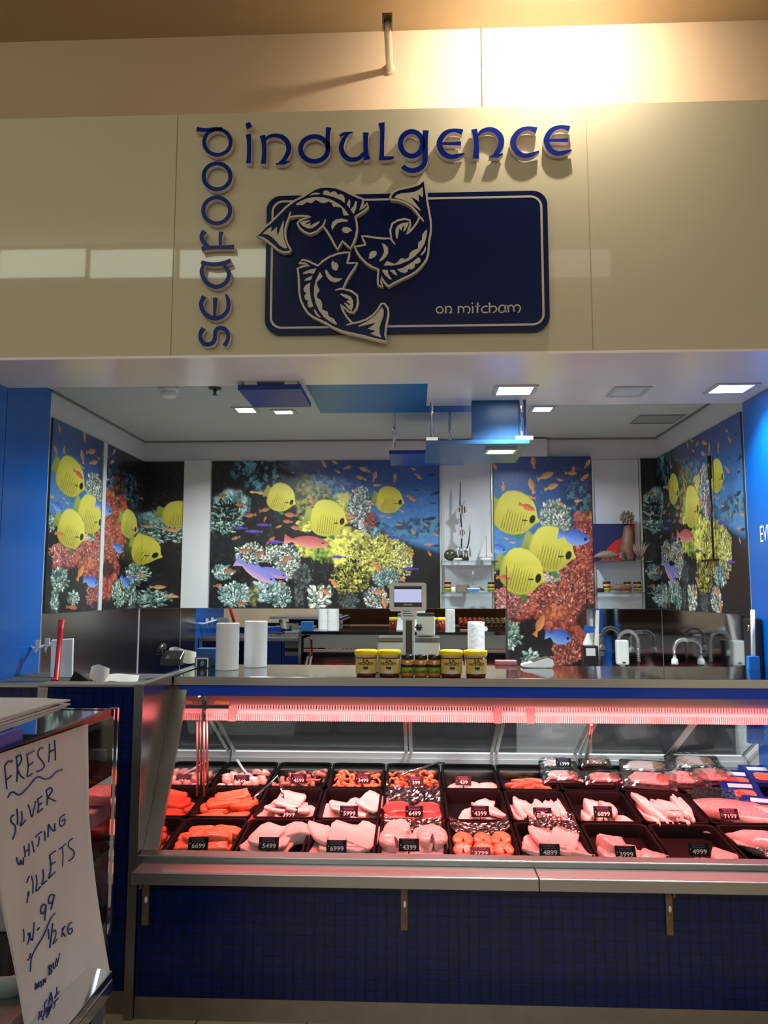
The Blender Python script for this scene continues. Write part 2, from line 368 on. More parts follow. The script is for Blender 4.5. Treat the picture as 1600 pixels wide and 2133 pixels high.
# blue logo board
PB, PF = YF-.001, YF-.028
a = [at(x, y, Y=PF) for x, y in ((554, 408), (1140, 397), (1146, 687), (553, 697))]
lx0, lx1, lz1, lz0 = (a[0].x+a[3].x)/2, (a[1].x+a[2].x)/2, (a[0].z+a[1].z)/2, (a[2].z+a[3].z)/2
def rrect(x0, x1, z0, z1, r, n=7):
    p = []
    for cx, cz, s in ((x1-r, z1-r, 0), (x0+r, z1-r, 1), (x0+r, z0+r, 2), (x1-r, z0+r, 3)):
        p += [(cx+r*math.cos(R(90*s+90*i/n)), cz+r*math.sin(R(90*s+90*i/n))) for i in range(n+1)]
    return p
logo = thing('logo_board', 'navy rounded board with three circling fish and "on mitcham"', 'sign', ((lx0+lx1)/2, PB, lz0))
MB().plate(rrect(lx0, lx1, lz0, lz1, .062), D3, PF, PB).build('board', navy, logo)
MB().strip([(x, z, .009) for x, z in rrect(lx0+.026, lx1-.026, lz0+.026, lz1-.026, .046)], D3, PF-.0012, PF+.001, closed=True, sub=1).build('border_line', ivory, logo)
m = MB(); g = fp(890, 610, 7.27, PF); pw = abs(g(1, 0)[0]-g(0, 0)[0])
def tx(pts, w=19): m.strip([(*g(x, y), w*pw) for x, y in pts], D3, PF-.0015, PF+.001, sub=4)
m.strip([(*g(190+50*math.cos(i*.5236), 260+48*math.sin(i*.5236)), 19*pw) for i in range(12)], D3, PF-.0015, PF+.001, closed=True, sub=3)
tx([(278, 203), (282, 255), (280, 312)], 22); tx([(284, 228), (310, 209), (345, 212), (366, 240), (360, 280), (335, 306)]); tx([(332, 309), (352, 305), (378, 303)], 15)
m.build('lettering', ivory, logo); m = MB()
tx([(470, 203), (474, 255), (472, 312)], 22); tx([(476, 228), (505, 209), (538, 222), (550, 255), (552, 302)]); tx([(554, 228), (590, 209), (632, 220), (646, 258), (630, 303), (612, 312)])
tx([(688, 200), (690, 250), (690, 306)], 22); tx([(676, 172), (686, 148)], 20)
tx([(764, 150), (762, 220), (760, 304)], 24); tx([(724, 207), (760, 202), (802, 200)], 14)
tx([(916, 206), (872, 204), (832, 232), (826, 268), (850, 298), (916, 297)]); tx([(940, 148), (946, 220), (942, 302)], 24)
tx([(948, 226), (985, 205), (1028, 210), (1050, 240), (1040, 272), (995, 304)]); tx([(1188, 185), (1180, 235), (1188, 295)], 24)
tx([(1182, 200), (1130, 190), (1092, 218), (1086, 262), (1110, 297), (1158, 288), (1182, 258)]); tx([(1222, 190), (1226, 240), (1230, 297)], 22)
tx([(1228, 215), (1265, 190), (1298, 205), (1310, 240), (1314, 287)]); tx([(1314, 213), (1350, 186), (1394, 196), (1410, 236), (1392, 284), (1372, 300)])
m.build('lettering', ivory, logo)
# the fish, traced once and turned about the centre of the ring
FO = [(30, 780), (150, 660), (230, 590), (330, 490), (430, 390), (540, 310), (650, 255), (720, 210), (800, 160), (880, 130), (980, 125), (1080, 135), (1180, 170), (1280, 220), (1380, 265), (1450, 290), (1440, 360), (1405, 440), (1460, 400), (1503, 342), (1518, 400), (1470, 445), (1345, 525), (1365, 600), (1370, 700), (1350, 800), (1320, 880), (1280, 945), (1230, 900), (1175, 850), (1145, 900), (1110, 960), (1070, 900), (1020, 800), (970, 720), (912, 645), (830, 722), (740, 755), (665, 725), (600, 670), (575, 610), (610, 570), (705, 540), (650, 513), (560, 515), (462, 535), (435, 600), (410, 700), (415, 800), (440, 880), (485, 960), (465, 992), (390, 1000), (320, 970), (250, 910), (190, 860), (110, 805)]
FD = [[(915, 230), (920, 190), (950, 170), (990, 185), (1010, 210), (1050, 185), (1090, 195), (1115, 235), (1150, 220), (1185, 235), (1205, 280), (1205, 340), (1150, 300), (1050, 260), (980, 240)],
      [(735, 245), (770, 215), (820, 203), (880, 212), (860, 228), (800, 228)], [(1265, 290), (1280, 320), (1270, 410), (1230, 360)], [(1350, 315), (1368, 330), (1355, 420), (1325, 490), (1280, 430), (1320, 390)],
      [(555, 355), (620, 315), (720, 275), (830, 262), (930, 270), (1030, 300), (1130, 355), (1200, 420), (1262, 505), (1190, 508), (1180, 470), (1165, 410), (1130, 395), (1050, 390), (1030, 340), (990, 320), (930, 345), (880, 335), (820, 300), (760, 345), (700, 330), (640, 368), (560, 370)],
      [(1035, 705), (1025, 650), (1040, 600), (1090, 560), (1160, 550), (1220, 560), (1250, 575), (1240, 590), (1170, 592), (1110, 610), (1070, 650)],
      [(1165, 690), (1190, 665), (1230, 660), (1280, 680), (1305, 715), (1270, 720), (1250, 742), (1200, 740), (1175, 715)],
      [(605, 600), (660, 580), (745, 570), (740, 585), (690, 605), (680, 630), (700, 625), (750, 605), (740, 650), (790, 620), (870, 580), (870, 600), (820, 650), (770, 680), (710, 680), (650, 650)],
      [(110, 750), (180, 690), (230, 660), (220, 730), (260, 700), (300, 660), (300, 720), (310, 785), (340, 700), (385, 575), (395, 580), (385, 700), (395, 820), (440, 945), (400, 945), (340, 910), (280, 840), (230, 790), (170, 760)]]
FS = [[(465, 535, 26), (472, 495, 22), (488, 455, 10)], [(915, 645, 26), (935, 605, 20), (948, 556, 12)], [(640, 513, 20), (700, 515, 22), (755, 530, 12)], [(620, 566, 20), (690, 545, 20), (740, 530, 10)]]
FFr = YF-.048
g1 = fp(530, 370, 6.4, FFr); pw = abs(g1(1, 0)[0]-g1(0, 0)[0])
A0, A1 = complex(*g1(1280, 945)), complex(*g1(30, 780))
P2 = lambda px, py: complex(*(lambda v: (v.x, v.z))(at(px, py, Y=FFr)))
for B0, B1, dz in ((A0, A1, 0), (P2(739, 514.5), P2(884, 377), .0), (P2(728.8, 526.5), P2(805.5, 712), .0)):
    k = (B1-B0)/(A1-A0); g = lambda x, y: (lambda c: (c.real, c.imag))(B0+k*(complex(*g1(x, y))-A0))
    sc = abs(k)*pw
    em = MB().plate([g(*p) for p in FO], D3, FFr, PF).build('fish_emblem', navy, logo)
    em_l = MB()
    em_l.strip([(*g(*p), 25*sc) for p in FO], D3, FFr-.0035, PF-.0005, closed=True, sub=1)
    for st in FS: em_l.strip([(*g(x, y), w*sc) for x, y, w in st], D3, FFr-.0032, FFr+.001, sub=3)
    for d in FD: em_l.plate([g(*p) for p in d], D3, FFr-.003, FFr+.001)
    o = em_l.build('line_work', ivory, em); o['label'] = 'ivory outline and scales of the fish'

# rod and bracket sticking out of the upper wall
b0 = at(812, 146, Y=YU); b1 = at(808, 60, Y=YU); ry = 3.46-.302
rod = thing('wall_rod', 'cream rod with dark bracket on the tan wall above the fascia', 'rod', (b0.x, YU, b0.z))
MB().tube([(b0.x, YU, b0.z), (b0.x, YU-.02, b0.z), (b0.x, ry, b0.z)], .017, 14).build('rod', mat('cream_rod_paint', srgb(222, 206, 186), .5, noise=.04, nscale=20), rod)
MB().tube([(b0.x, YU, b0.z), (b0.x, YU-.015, b0.z)], .027, 16).build('rose', tan_wall, rod)
m = MB(); m.box(b0.x-.022, b0.x+.022, ry-.03, ry+.02, b0.z+.018, b0.z+.03); m.box(b0.x-.022, b0.x-.016, ry-.03, ry+.02, b0.z-.02, b0.z+.02); m.box(b0.x+.016, b0.x+.022, ry-.03, ry+.02, b0.z-.02, b0.z+.02)
m.build('bracket', rust, rod)

# spotlight fitting and ceiling panels of the mall (out of frame, their light and reflections are not)
sp = thing('track_spotlight', 'black spotlight on the mall ceiling above the sign', 'lamp', (.60, 2.69, ZU))
MB().tube([(.60, 2.69, ZU), (.60, 2.69, ZU-.012)], .03, 12).tube([(.60, 2.66, 4.222), (.60, 2.71, 4.22), (.60, 2.75, 4.216)], [.018, .02, .02], 16).build('housing', black_pl, sp)
panel_on = mat('lit_ceiling_panel', (1, 1, 1), .5, emit=(.90, 1, .84), estr=4.6)
panel_dim = mat('dim_ceiling_panel', (1, 1, 1), .5, emit=(1, .92, .8), estr=1.2)
n = 0
YP = .62
def refl(px, py):     # where the mirror ray off the fascia meets the light boxes hanging across the aisle
    d = ray(px, py); t = YF/d.y; h = EYE+d*t; u = (YF-YP)/d.y
    return h.x+d.x*u, h.z+d.z*u
for x0, x1 in ((-175, -15), (2, 176), (190, 362), (376, 562), (1144, 1272), (1640, 1820), (1836, 2016), (2032, 2212), (-378, -192)):  # boxes beyond the reflected row are added to light the sheet and shop front
    xa, z1 = refl(x0, 522); xb, z0 = refl(x1, 576); z1 = min(z1, ZU-.004)
    pl = thing('light_box', 'oblong light box hanging from the mall ceiling across the aisle', 'light box', ((xa+xb)/2, YP, z0), 'mall light boxes')
    MB().box(xa, xb, YP, YP+.004, z0, z1).build('diffuser', panel_dim if 1000 < x0 < 1600 else panel_on, pl)
    MB().box(xa-.01, xb+.01, YP-.10, YP-.001, z0-.01, ZU-.002).build('case', white_mat, pl)

# ------------------------------------------------------------------ printed reef murals (colour stored per vertex)
class Canvas:
    def __init__(s, x0, x1, y0, y1, nx, ny, seed):      # printed-picture units, y down
        s.x0, s.x1, s.y0, s.y1, s.nx, s.ny = x0, x1, y0, y1, nx, ny
        s.X, s.Y = np.meshgrid(np.linspace(x0, x1, nx), np.linspace(y0, y1, ny)); s.C = np.zeros((ny, nx, 3)); s.r = np.random.RandomState(seed)
    def noise(s, sc, octv=3, seed=1, sy=1.0):
        out = 0; amp = 1; tot = 0
        for o in range(octv):
            rr = np.random.RandomState(seed*17+o); T = rr.rand(64, 64)
            u = s.X/sc*2**o+rr.rand()*50+500; v = s.Y/sc/sy*2**o+rr.rand()*50+500
            i = np.floor(u).astype(int); j = np.floor(v).astype(int); fu = u-i; fv = v-j
            fu = fu*fu*(3-2*fu); fv = fv*fv*(3-2*fv); i %= 64; j %= 64; i1 = (i+1) % 64; j1 = (j+1) % 64
            out = out+amp*((T[j, i]*(1-fu)+T[j, i1]*fu)*(1-fv)+(T[j1, i]*(1-fu)+T[j1, i1]*fu)*fv); tot += amp; amp *= .55
        return out/tot
    def mix(s, m, col, sl=None):
        c = np.array(col, float); m = np.clip(m, 0, 1)[..., None]
        if sl is None: s.C = s.C*(1-m)+c*m
        else: s.C[sl] = s.C[sl]*(1-m)+c*m
    def ell(s, cx, cy, rx, ry, soft=.25, wob=.25, wsc=60, seed=3, rot=0):
        dx, dy = s.X-cx, s.Y-cy; c, n = math.cos(rot), math.sin(rot)
        d = np.sqrt(((dx*c+dy*n)/rx)**2+((dy*c-dx*n)/ry)**2)+(s.noise(wsc, 3, seed)-.5)*2*wob
        return np.clip((1-d)/soft+.5, 0, 1)
    def win(s, cx, cy, r):
        i0 = int((cx-r-s.x0)/(s.x1-s.x0)*(s.nx-1)); i1 = int((cx+r-s.x0)/(s.x1-s.x0)*(s.nx-1))+2
        j0 = int((cy-r-s.y0)/(s.y1-s.y0)*(s.ny-1)); j1 = int((cy+r-s.y0)/(s.y1-s.y0)*(s.ny-1))+2
        i0, j0 = max(i0, 0), max(j0, 0)
        if i1 <= i0 or j1 <= j0 or i0 >= s.nx or j0 >= s.ny: return None
        return (slice(j0, min(j1, s.ny)), slice(i0, min(i1, s.nx)))
    def dot(s, cx, cy, rx, ry, rot, col, soft=1.2):
        sl = s.win(cx, cy, max(rx, ry)+3)
        if sl is None: return
        dx, dy = s.X[sl]-cx, s.Y[sl]-cy; c, n = math.cos(rot), math.sin(rot)
        d = np.sqrt(((dx*c+dy*n)/rx)**2+((dy*c-dx*n)/ry)**2)
        s.mix((1-d)*min(rx, ry)/soft+.5, col, sl)
    def grain(s, sc, amt, seed, wat=0):
        n = s.noise(sc, 3, seed)[..., None]; amt = amt*(1-.75*wat)[..., None]; s.C = s.C*np.clip(1+amt*(n-.5)*4, .12, 2.2)
    def polyps(s, cx, cy, rx, ry, n, size, cols, elong=1.6, fan=True, wob=.3):
        n = int(n*1.6); size = size*.84; cols = [np.minimum(np.array(q)*1.3, .9) for q in cols]
        for k in range(n):
            a = s.r.rand()*6.283; q = math.sqrt(s.r.rand())*(1+wob*(s.r.rand()-.5)); x = cx+rx*q*math.cos(a); y = cy+ry*q*math.sin(a)
            c = np.array(cols[s.r.randint(len(cols))])*(.55+.6*s.r.rand()); z = size*(.5+.8*s.r.rand())
            an = math.atan2(y-cy-ry*.6, x-cx)+(s.r.rand()-.5)*1.6
            s.dot(x+1.5, y+2.5, z*elong*1.15, z*1.05, an, c*.12); s.dot(x, y, z*elong, z*.75, an, c)
    def fish(s, cx, cy, L, ang, kn, col, tail=.2, belly=None, back=None, flip=1, pat=None):
        sl = s.win(cx, cy, L*.8)
        if sl is None: return
        a = R(ang); dx, dy = s.X[sl]-cx, s.Y[sl]-cy
        u = (dx*math.cos(a)+dy*math.sin(a))*flip/L+.5; v = (dy*math.cos(a)-dx*math.sin(a))/L      # u 0 tail .. 1 nose
        h = np.interp(u, [k[0] for k in kn], [k[1] for k in kn], 0, 0)
        m = np.clip((h-np.abs(v))*L/1.4+.5, 0, 1)*(u > 0)*(u < 1)
        c = np.ones(m.shape+(3,))*np.array(col); q = np.clip(v/np.maximum(h, 1e-4), -1, 1)[..., None]
        if belly is not None: c = c*(1-np.clip(q*1.2, 0, 1))+np.array(belly)*np.clip(q*1.2, 0, 1)
        if back is not None: c = c*(1-np.clip(-q*1.2, 0, 1))+np.array(back)*np.clip(-q*1.2, 0, 1)
        if pat: c = pat(u, v, h, c)
        M = m[..., None]; s.C[sl] = s.C[sl]*(1-M)+c*M
BUT = [(0, .17), (.05, .19), (.11, .15), (.15, .16), (.18, .27), (.24, .35), (.36, .41), (.5, .425), (.64, .40), (.76, .335), (.85, .24), (.91, .13), (.95, .06), (1, .02)]
SLIM = [(0, .13), (.06, .09), (.18, .035), (.3, .09), (.5, .135), (.7, .13), (.88, .08), (1, .01)]
THIN = [(0, .10), (.08, .05), (.2, .03), (.4, .085), (.6, .10), (.85, .06), (1, .01)]
ANTH = [(0, .14), (.1, .10), (.22, .05), (.4, .17), (.6, .19), (.85, .12), (1, .02)]
DAMS = [(0, .18), (.08, .15), (.2, .07), (.35, .22), (.55, .27), (.8, .2), (.95, .08), (1, .02)]
def lin(*c): return np.array(srgb(*c))
Yel, Grn, Blk = lin(214, 206, 34), lin(60, 140, 50), lin(8, 10, 14)
def butter(s, cx, cy, L, ang, flip=1, sq=1):
    def pat(u, v, h, c):
        c = c.copy()
        e = np.clip((np.abs(v)-(h-.03))/.025, 0, 1)[..., None]*(u < .75)[..., None]*.55; c = c*(1-e)+Grn*e
        t = np.clip((.17-u)/.05, 0, 1)[..., None]*.55; c = c*(1-t)+lin(30, 110, 70)*t
        st = (np.sin((u-.1*v)*L/max(L*.052, 3.2)*6.283) > .62)*(u > .34)*(u < .76)*np.clip((v+.10)/.12, 0, 1)*(np.abs(v) < h-.05)
        c = c*(1-.72*st[..., None])+lin(70, 70, 10)*.72*st[..., None]
        k = np.clip((1-np.sqrt(((u-.865)/.058)**2+((v+.0)/.088)**2))*7, 0, 1)[..., None]; c = c*(1-k)+Blk*k
        k = (np.abs(v-.075-(u-.72)*-.3) < .012)*(u > .69)*(u < .79); c[k] = Blk
        return c
    a = R(ang); s.dot(cx+L*(.16*math.cos(a)-.36*math.sin(a)), cy+L*(.16*math.sin(a)+.36*math.cos(a)), L*.15, L*.055, a+.5, Grn*.8)
    s.fish(cx, cy, L, ang, BUT, Yel, back=lin(222, 214, 60), belly=lin(190, 178, 24), flip=flip, pat=pat)
def anth(s, x, y, L, ang, c=(208, 138, 76), fl=1): s.fish(x, y, L, ang, ANTH, lin(*c), belly=lin(*c)*1.25, back=lin(*c)*.7, flip=fl)
def damsel(s, x, y, L, ang):
    def pat(u, v, h, c):
        k = np.clip((1-np.sqrt(((u-.86)/.05)**2+(v/.06)**2))*6, 0, 1)[..., None]; return c*(1-k)+Blk*k
    s.fish(x, y, L, ang, DAMS, lin(74, 128, 222), back=lin(40, 80, 190), belly=lin(120, 165, 236), pat=pat)
def tex(s, m, c1, c2, sc, seed, th=.5, sharp=7):
    n = s.noise(sc, 4, seed); k = np.clip((n-th)*sharp+.5, 0, 1); s.mix(m*k, c1); s.mix(m*(1-k)*.85, c2)

def reef_wide(s):        # units: 65..1590 across, 70..1045 down
    X, Y = s.X, s.Y
    s.mix(np.ones_like(X), lin(5, 8, 14)); s.mix(np.clip((s.noise(26, 4, 77)-.55)*6, 0, 1)*.55, lin(34, 50, 52)); n = s.noise(90, 4, 5); s.mix(np.clip((n-.52)*5, 0, 1)*.35, lin(24, 44, 52))
    edge = np.interp(Y, [70, 200, 320, 430, 560, 700, 760], [560, 640, 900, 1120, 1240, 1500, 1700])+(s.noise(70, 3, 8)-.5)*190
    wat = np.clip((X-edge)/70+.5, 0, 1); t = np.clip((Y-70)/480, 0, 1)[..., None]; u = np.clip((X-600)/900, 0, 1)[..., None]
    wc = (lin(44, 66, 112)*(1-u)+lin(22, 74, 164)*u)*(1-t)+(lin(50, 110, 164)*(1-u)+lin(46, 132, 204)*u)*t
    s.C = s.C*(1-wat[..., None])+wc*wat[..., None]
    tex(s, s.ell(385, 150, 170, 120, .4, .4, 70, 11)*.9, lin(70, 158, 186), lin(6, 16, 28), 26, 12, .5)
    tex(s, s.ell(800, 230, 130, 90, .5, .5, 50, 13)*.7, lin(86, 160, 196), lin(28, 56, 96), 22, 14, .52)
    tex(s, s.ell(960, 270, 120, 70, .5, .5, 50, 15)*.6, lin(80, 150, 210), lin(28, 66, 120), 22, 16, .52)
    tex(s, s.ell(1460, 520, 240, 60, .4, .5, 60, 17)*.85, lin(70, 140, 168), lin(8, 22, 40), 24, 18, .5)
    s.mix(np.clip((X-1200)/60, 0, 1)*np.clip((Y-600+(X-1400)*-.25)/50, 0, 1)*.95, lin(5, 8, 16))
    tex(s, s.ell(190, 360, 120, 90, .3, .25, 50, 21), lin(150, 190, 190), lin(70, 120, 124), 30, 22, .45)
    s.polyps(150, 460, 130, 90, 260, 7, [lin(120, 170, 160), lin(50, 90, 86), lin(180, 205, 190)])
    s.polyps(160, 400, 100, 70, 60, 8, [lin(10, 22, 26)])
    # olive and yellow soft coral
    tex(s, s.ell(690, 330, 62, 150, .35, .4, 44, 23), lin(148, 146, 60), lin(70, 76, 34), 20, 24, .46)
    tex(s, s.ell(800, 290, 60, 60, .4, .4, 34, 25), lin(150, 150, 80), lin(80, 84, 50), 18, 26, .46)
    tex(s, s.ell(960, 380, 90, 100, .35, .35, 44, 27), lin(198, 196, 84), lin(132, 130, 48), 20, 28, .42)
    for k, (cx, cy, rx, ry) in enumerate(((980, 600, 150, 80), (1120, 660, 200, 90), (1260, 720, 140, 100), (1020, 730, 150, 110), (1010, 860, 100, 95), (760, 660, 120, 60), (900, 640, 110, 60), (1330, 700, 70, 60), (700, 500, 60, 50))):
        tex(s, s.ell(cx, cy, rx, ry, .22, .45, 36, 30+k), lin(206, 204, 70), lin(150, 146, 44), 22, 40+k, .40, 5)
    s.polyps(1180, 690, 210, 110, 300, 8, [lin(216, 216, 110), lin(190, 186, 60), lin(120, 116, 36)], 1.3)
    s.polyps(1000, 840, 120, 110, 220, 8, [lin(196, 194, 70), lin(120, 116, 30), lin(20, 20, 12)], 1.3)
    s.polyps(1340, 740, 70, 110, 90, 8, [lin(226, 226, 150), lin(214, 212, 120)], 1.3)
    tex(s, s.ell(800, 710, 60, 50, .3, .4, 30, 60), lin(120, 170, 50), lin(24, 40, 20), 16, 61, .5)
    # white branching coral
    s.mix(s.ell(1062, 380, 68, 128, .3, .3, 40, 62)*.8, lin(110, 130, 140)); s.polyps(1060, 380, 74, 128, 420, 7, [lin(214, 222, 214), lin(160, 176, 180), lin(90, 110, 120)], 1.8)
    s.polyps(1090, 510, 40, 50, 60, 7, [lin(214, 222, 214)])
    tex(s, s.ell(1130, 480, 42, 60, .3, .4, 24, 63), lin(166, 66, 60), lin(70, 26, 28), 16, 64, .5)
    tex(s, s.ell(1160, 550, 36, 36, .3, .4, 24, 65), lin(110, 160, 190), lin(50, 80, 110), 16, 66, .5)
    # pale stippled corals along the bottom
    for cx, cy, rx, ry, n, z, cs in ((330, 690, 100, 70, 190, 6, 0), (580, 740, 90, 110, 330, 7, 0), (470, 690, 90, 60, 130, 6, 0), (150, 810, 60, 50, 90, 8, 1), (240, 960, 110, 80, 220, 8, 1), (540, 960, 70, 80, 170, 7, 1), (690, 840, 60, 80, 90, 7, 2), (440, 940, 90, 70, 60, 14, 1), (790, 970, 80, 80, 60, 17, 0), (1240, 850, 90, 60, 170, 7, 1), (1170, 980, 80, 70, 170, 6, 0), (990, 1000, 60, 50, 60, 8, 2), (660, 960, 40, 60, 20, 14, 2)):
        s.mix(s.ell(cx, cy, rx, ry, .5, .3, 40, int(cx))*.6, lin(22, 34, 34))
        s.polyps(cx, cy, rx, ry, n, z, [[lin(220, 226, 206), lin(180, 196, 180), lin(90, 110, 100)], [lin(150, 186, 182), lin(96, 136, 136), lin(190, 214, 206)], [lin(90, 104, 104), lin(60, 72, 74)]][cs])
    tex(s, s.ell(360, 960, 34, 70, .3, .3, 30, 70), lin(140, 140, 56), lin(70, 70, 30), 20, 71, .5)
    s.grain(16, .42, 91, wat); s.grain(60, .25, 92, wat)
    for x, y, L, a, fl in ((820, 95, 55, 60, 1), (890, 82, 50, 30, 1), (912, 145, 42, 30, 1), (975, 118, 55, -20, 1), (1092, 132, 78, 20, -1), (1068, 188, 70, 20, -1), (1157, 178, 72, -75, 1), (1292, 190, 60, -85, 1), (1450, 182, 56, 40, 1), (1415, 130, 40, 20, 1), (1172, 238, 52, 0, -1), (1402, 325, 70, 35, 1), (1030, 270, 36, 0, 1), (950, 255, 40, 60, 1), (612, 150, 26, 0, 1), (500, 172, 40, 10, 1), (345, 280, 50, 5, -1), (390, 285, 60, 10, 1), (455, 290, 76, 12, 1), (740, 340, 58, 80, -1), (425, 400, 70, -15, 1), (600, 433, 88, 5, -1), (330, 435, 76, -8, -1), (580, 477, 66, 5, -1), (428, 460, 40, -70, 1), (522, 510, 46, -20, 1), (640, 520, 78, 10, -1), (985, 447, 84, 2, 1), (1182, 362, 86, 0, 1), (1208, 440, 36, 10, 1), (1255, 452, 30, 0, 1), (235, 585, 60, -15, -1), (140, 305, 66, -12, 1), (260, 365, 70, 5, -1), (470, 600, 70, -40, 1), (305, 667, 80, 0, -1), (570, 728, 84, -40, 1), (400, 690, 66, -25, 1), (200, 800, 80, 5, -1), (1172, 772, 92, 55, 1), (890, 880, 74, 40, 1), (838, 938, 74, 40, 1), (1222, 1005, 80, 75, 1), (1190, 938, 76, 0, -1), (1338, 855, 54, 40, 1), (1515, 628, 56, 0, 1), (1560, 567, 44, 10, 1), (1410, 545, 40, 60, 1), (1318, 500, 40, 0, -1), (1395, 690, 44, 0, -1), (1520, 690, 40, 60, 1), (120, 898, 60, -10, 1), (280, 1015, 70, 0, -1), (550, 890, 50, 80, 1), (1335, 408, 36, 30, 1), (1500, 505, 30, 0, 1)):
        dk = .8 if x < 700 else 1
        anth(s, x, y, L, a, (208*dk, 124*dk, 70*dk) if y > 300 else (214, 158, 104), fl)
    for x, y, L, a in ((1565, 292, 70, -20), (1520, 462, 90, -8), (1545, 358, 40, 0), (1430, 272, 36, 0), (1530, 170, 50, 0), (1560, 640, 60, 0)): s.fish(x, y, L, a, SLIM, lin(16, 40, 78))
    for k in range(90): s.dot(700+s.r.rand()*880, 80+s.r.rand()*420, 3, 2, s.r.rand()*3, lin(120, 160, 200)*(.6+s.r.rand()*.6))
    for x, y, L, fl in ((262, 520, 100, -1), (355, 543, 118, -1), (420, 500, 104, -1), (505, 613, 120, -1), (1290, 584, 108, -1), (922, 711, 102, -1), (1390, 790, 110, -1)): s.fish(x, y, L, 2, THIN, lin(84, 56, 166), belly=lin(60, 42, 140), flip=fl)
    butter(s, 528, 315, 228, 24); butter(s, 838, 455, 292, 12); butter(s, 1250, 335, 216, 12)
    def eye(u, v, h, c):
        k = np.clip((1-np.sqrt(((u-.86)/.03)**2+((v+.01)/.022)**2))*5, 0, 1)[..., None]; return c*(1-k)+Blk*k
    s.fish(708, 612, 300, 6, SLIM, lin(196, 96, 92), back=lin(176, 74, 76), belly=lin(214, 140, 120), pat=eye)
    s.fish(478, 810, 230, 18, SLIM, lin(122, 116, 190), back=lin(108, 104, 196), belly=lin(190, 140, 170), pat=eye)
    s.fish(375, 808, 310, 28, SLIM, lin(136, 128, 208), back=lin(112, 118, 216), belly=lin(206, 156, 184), pat=eye)

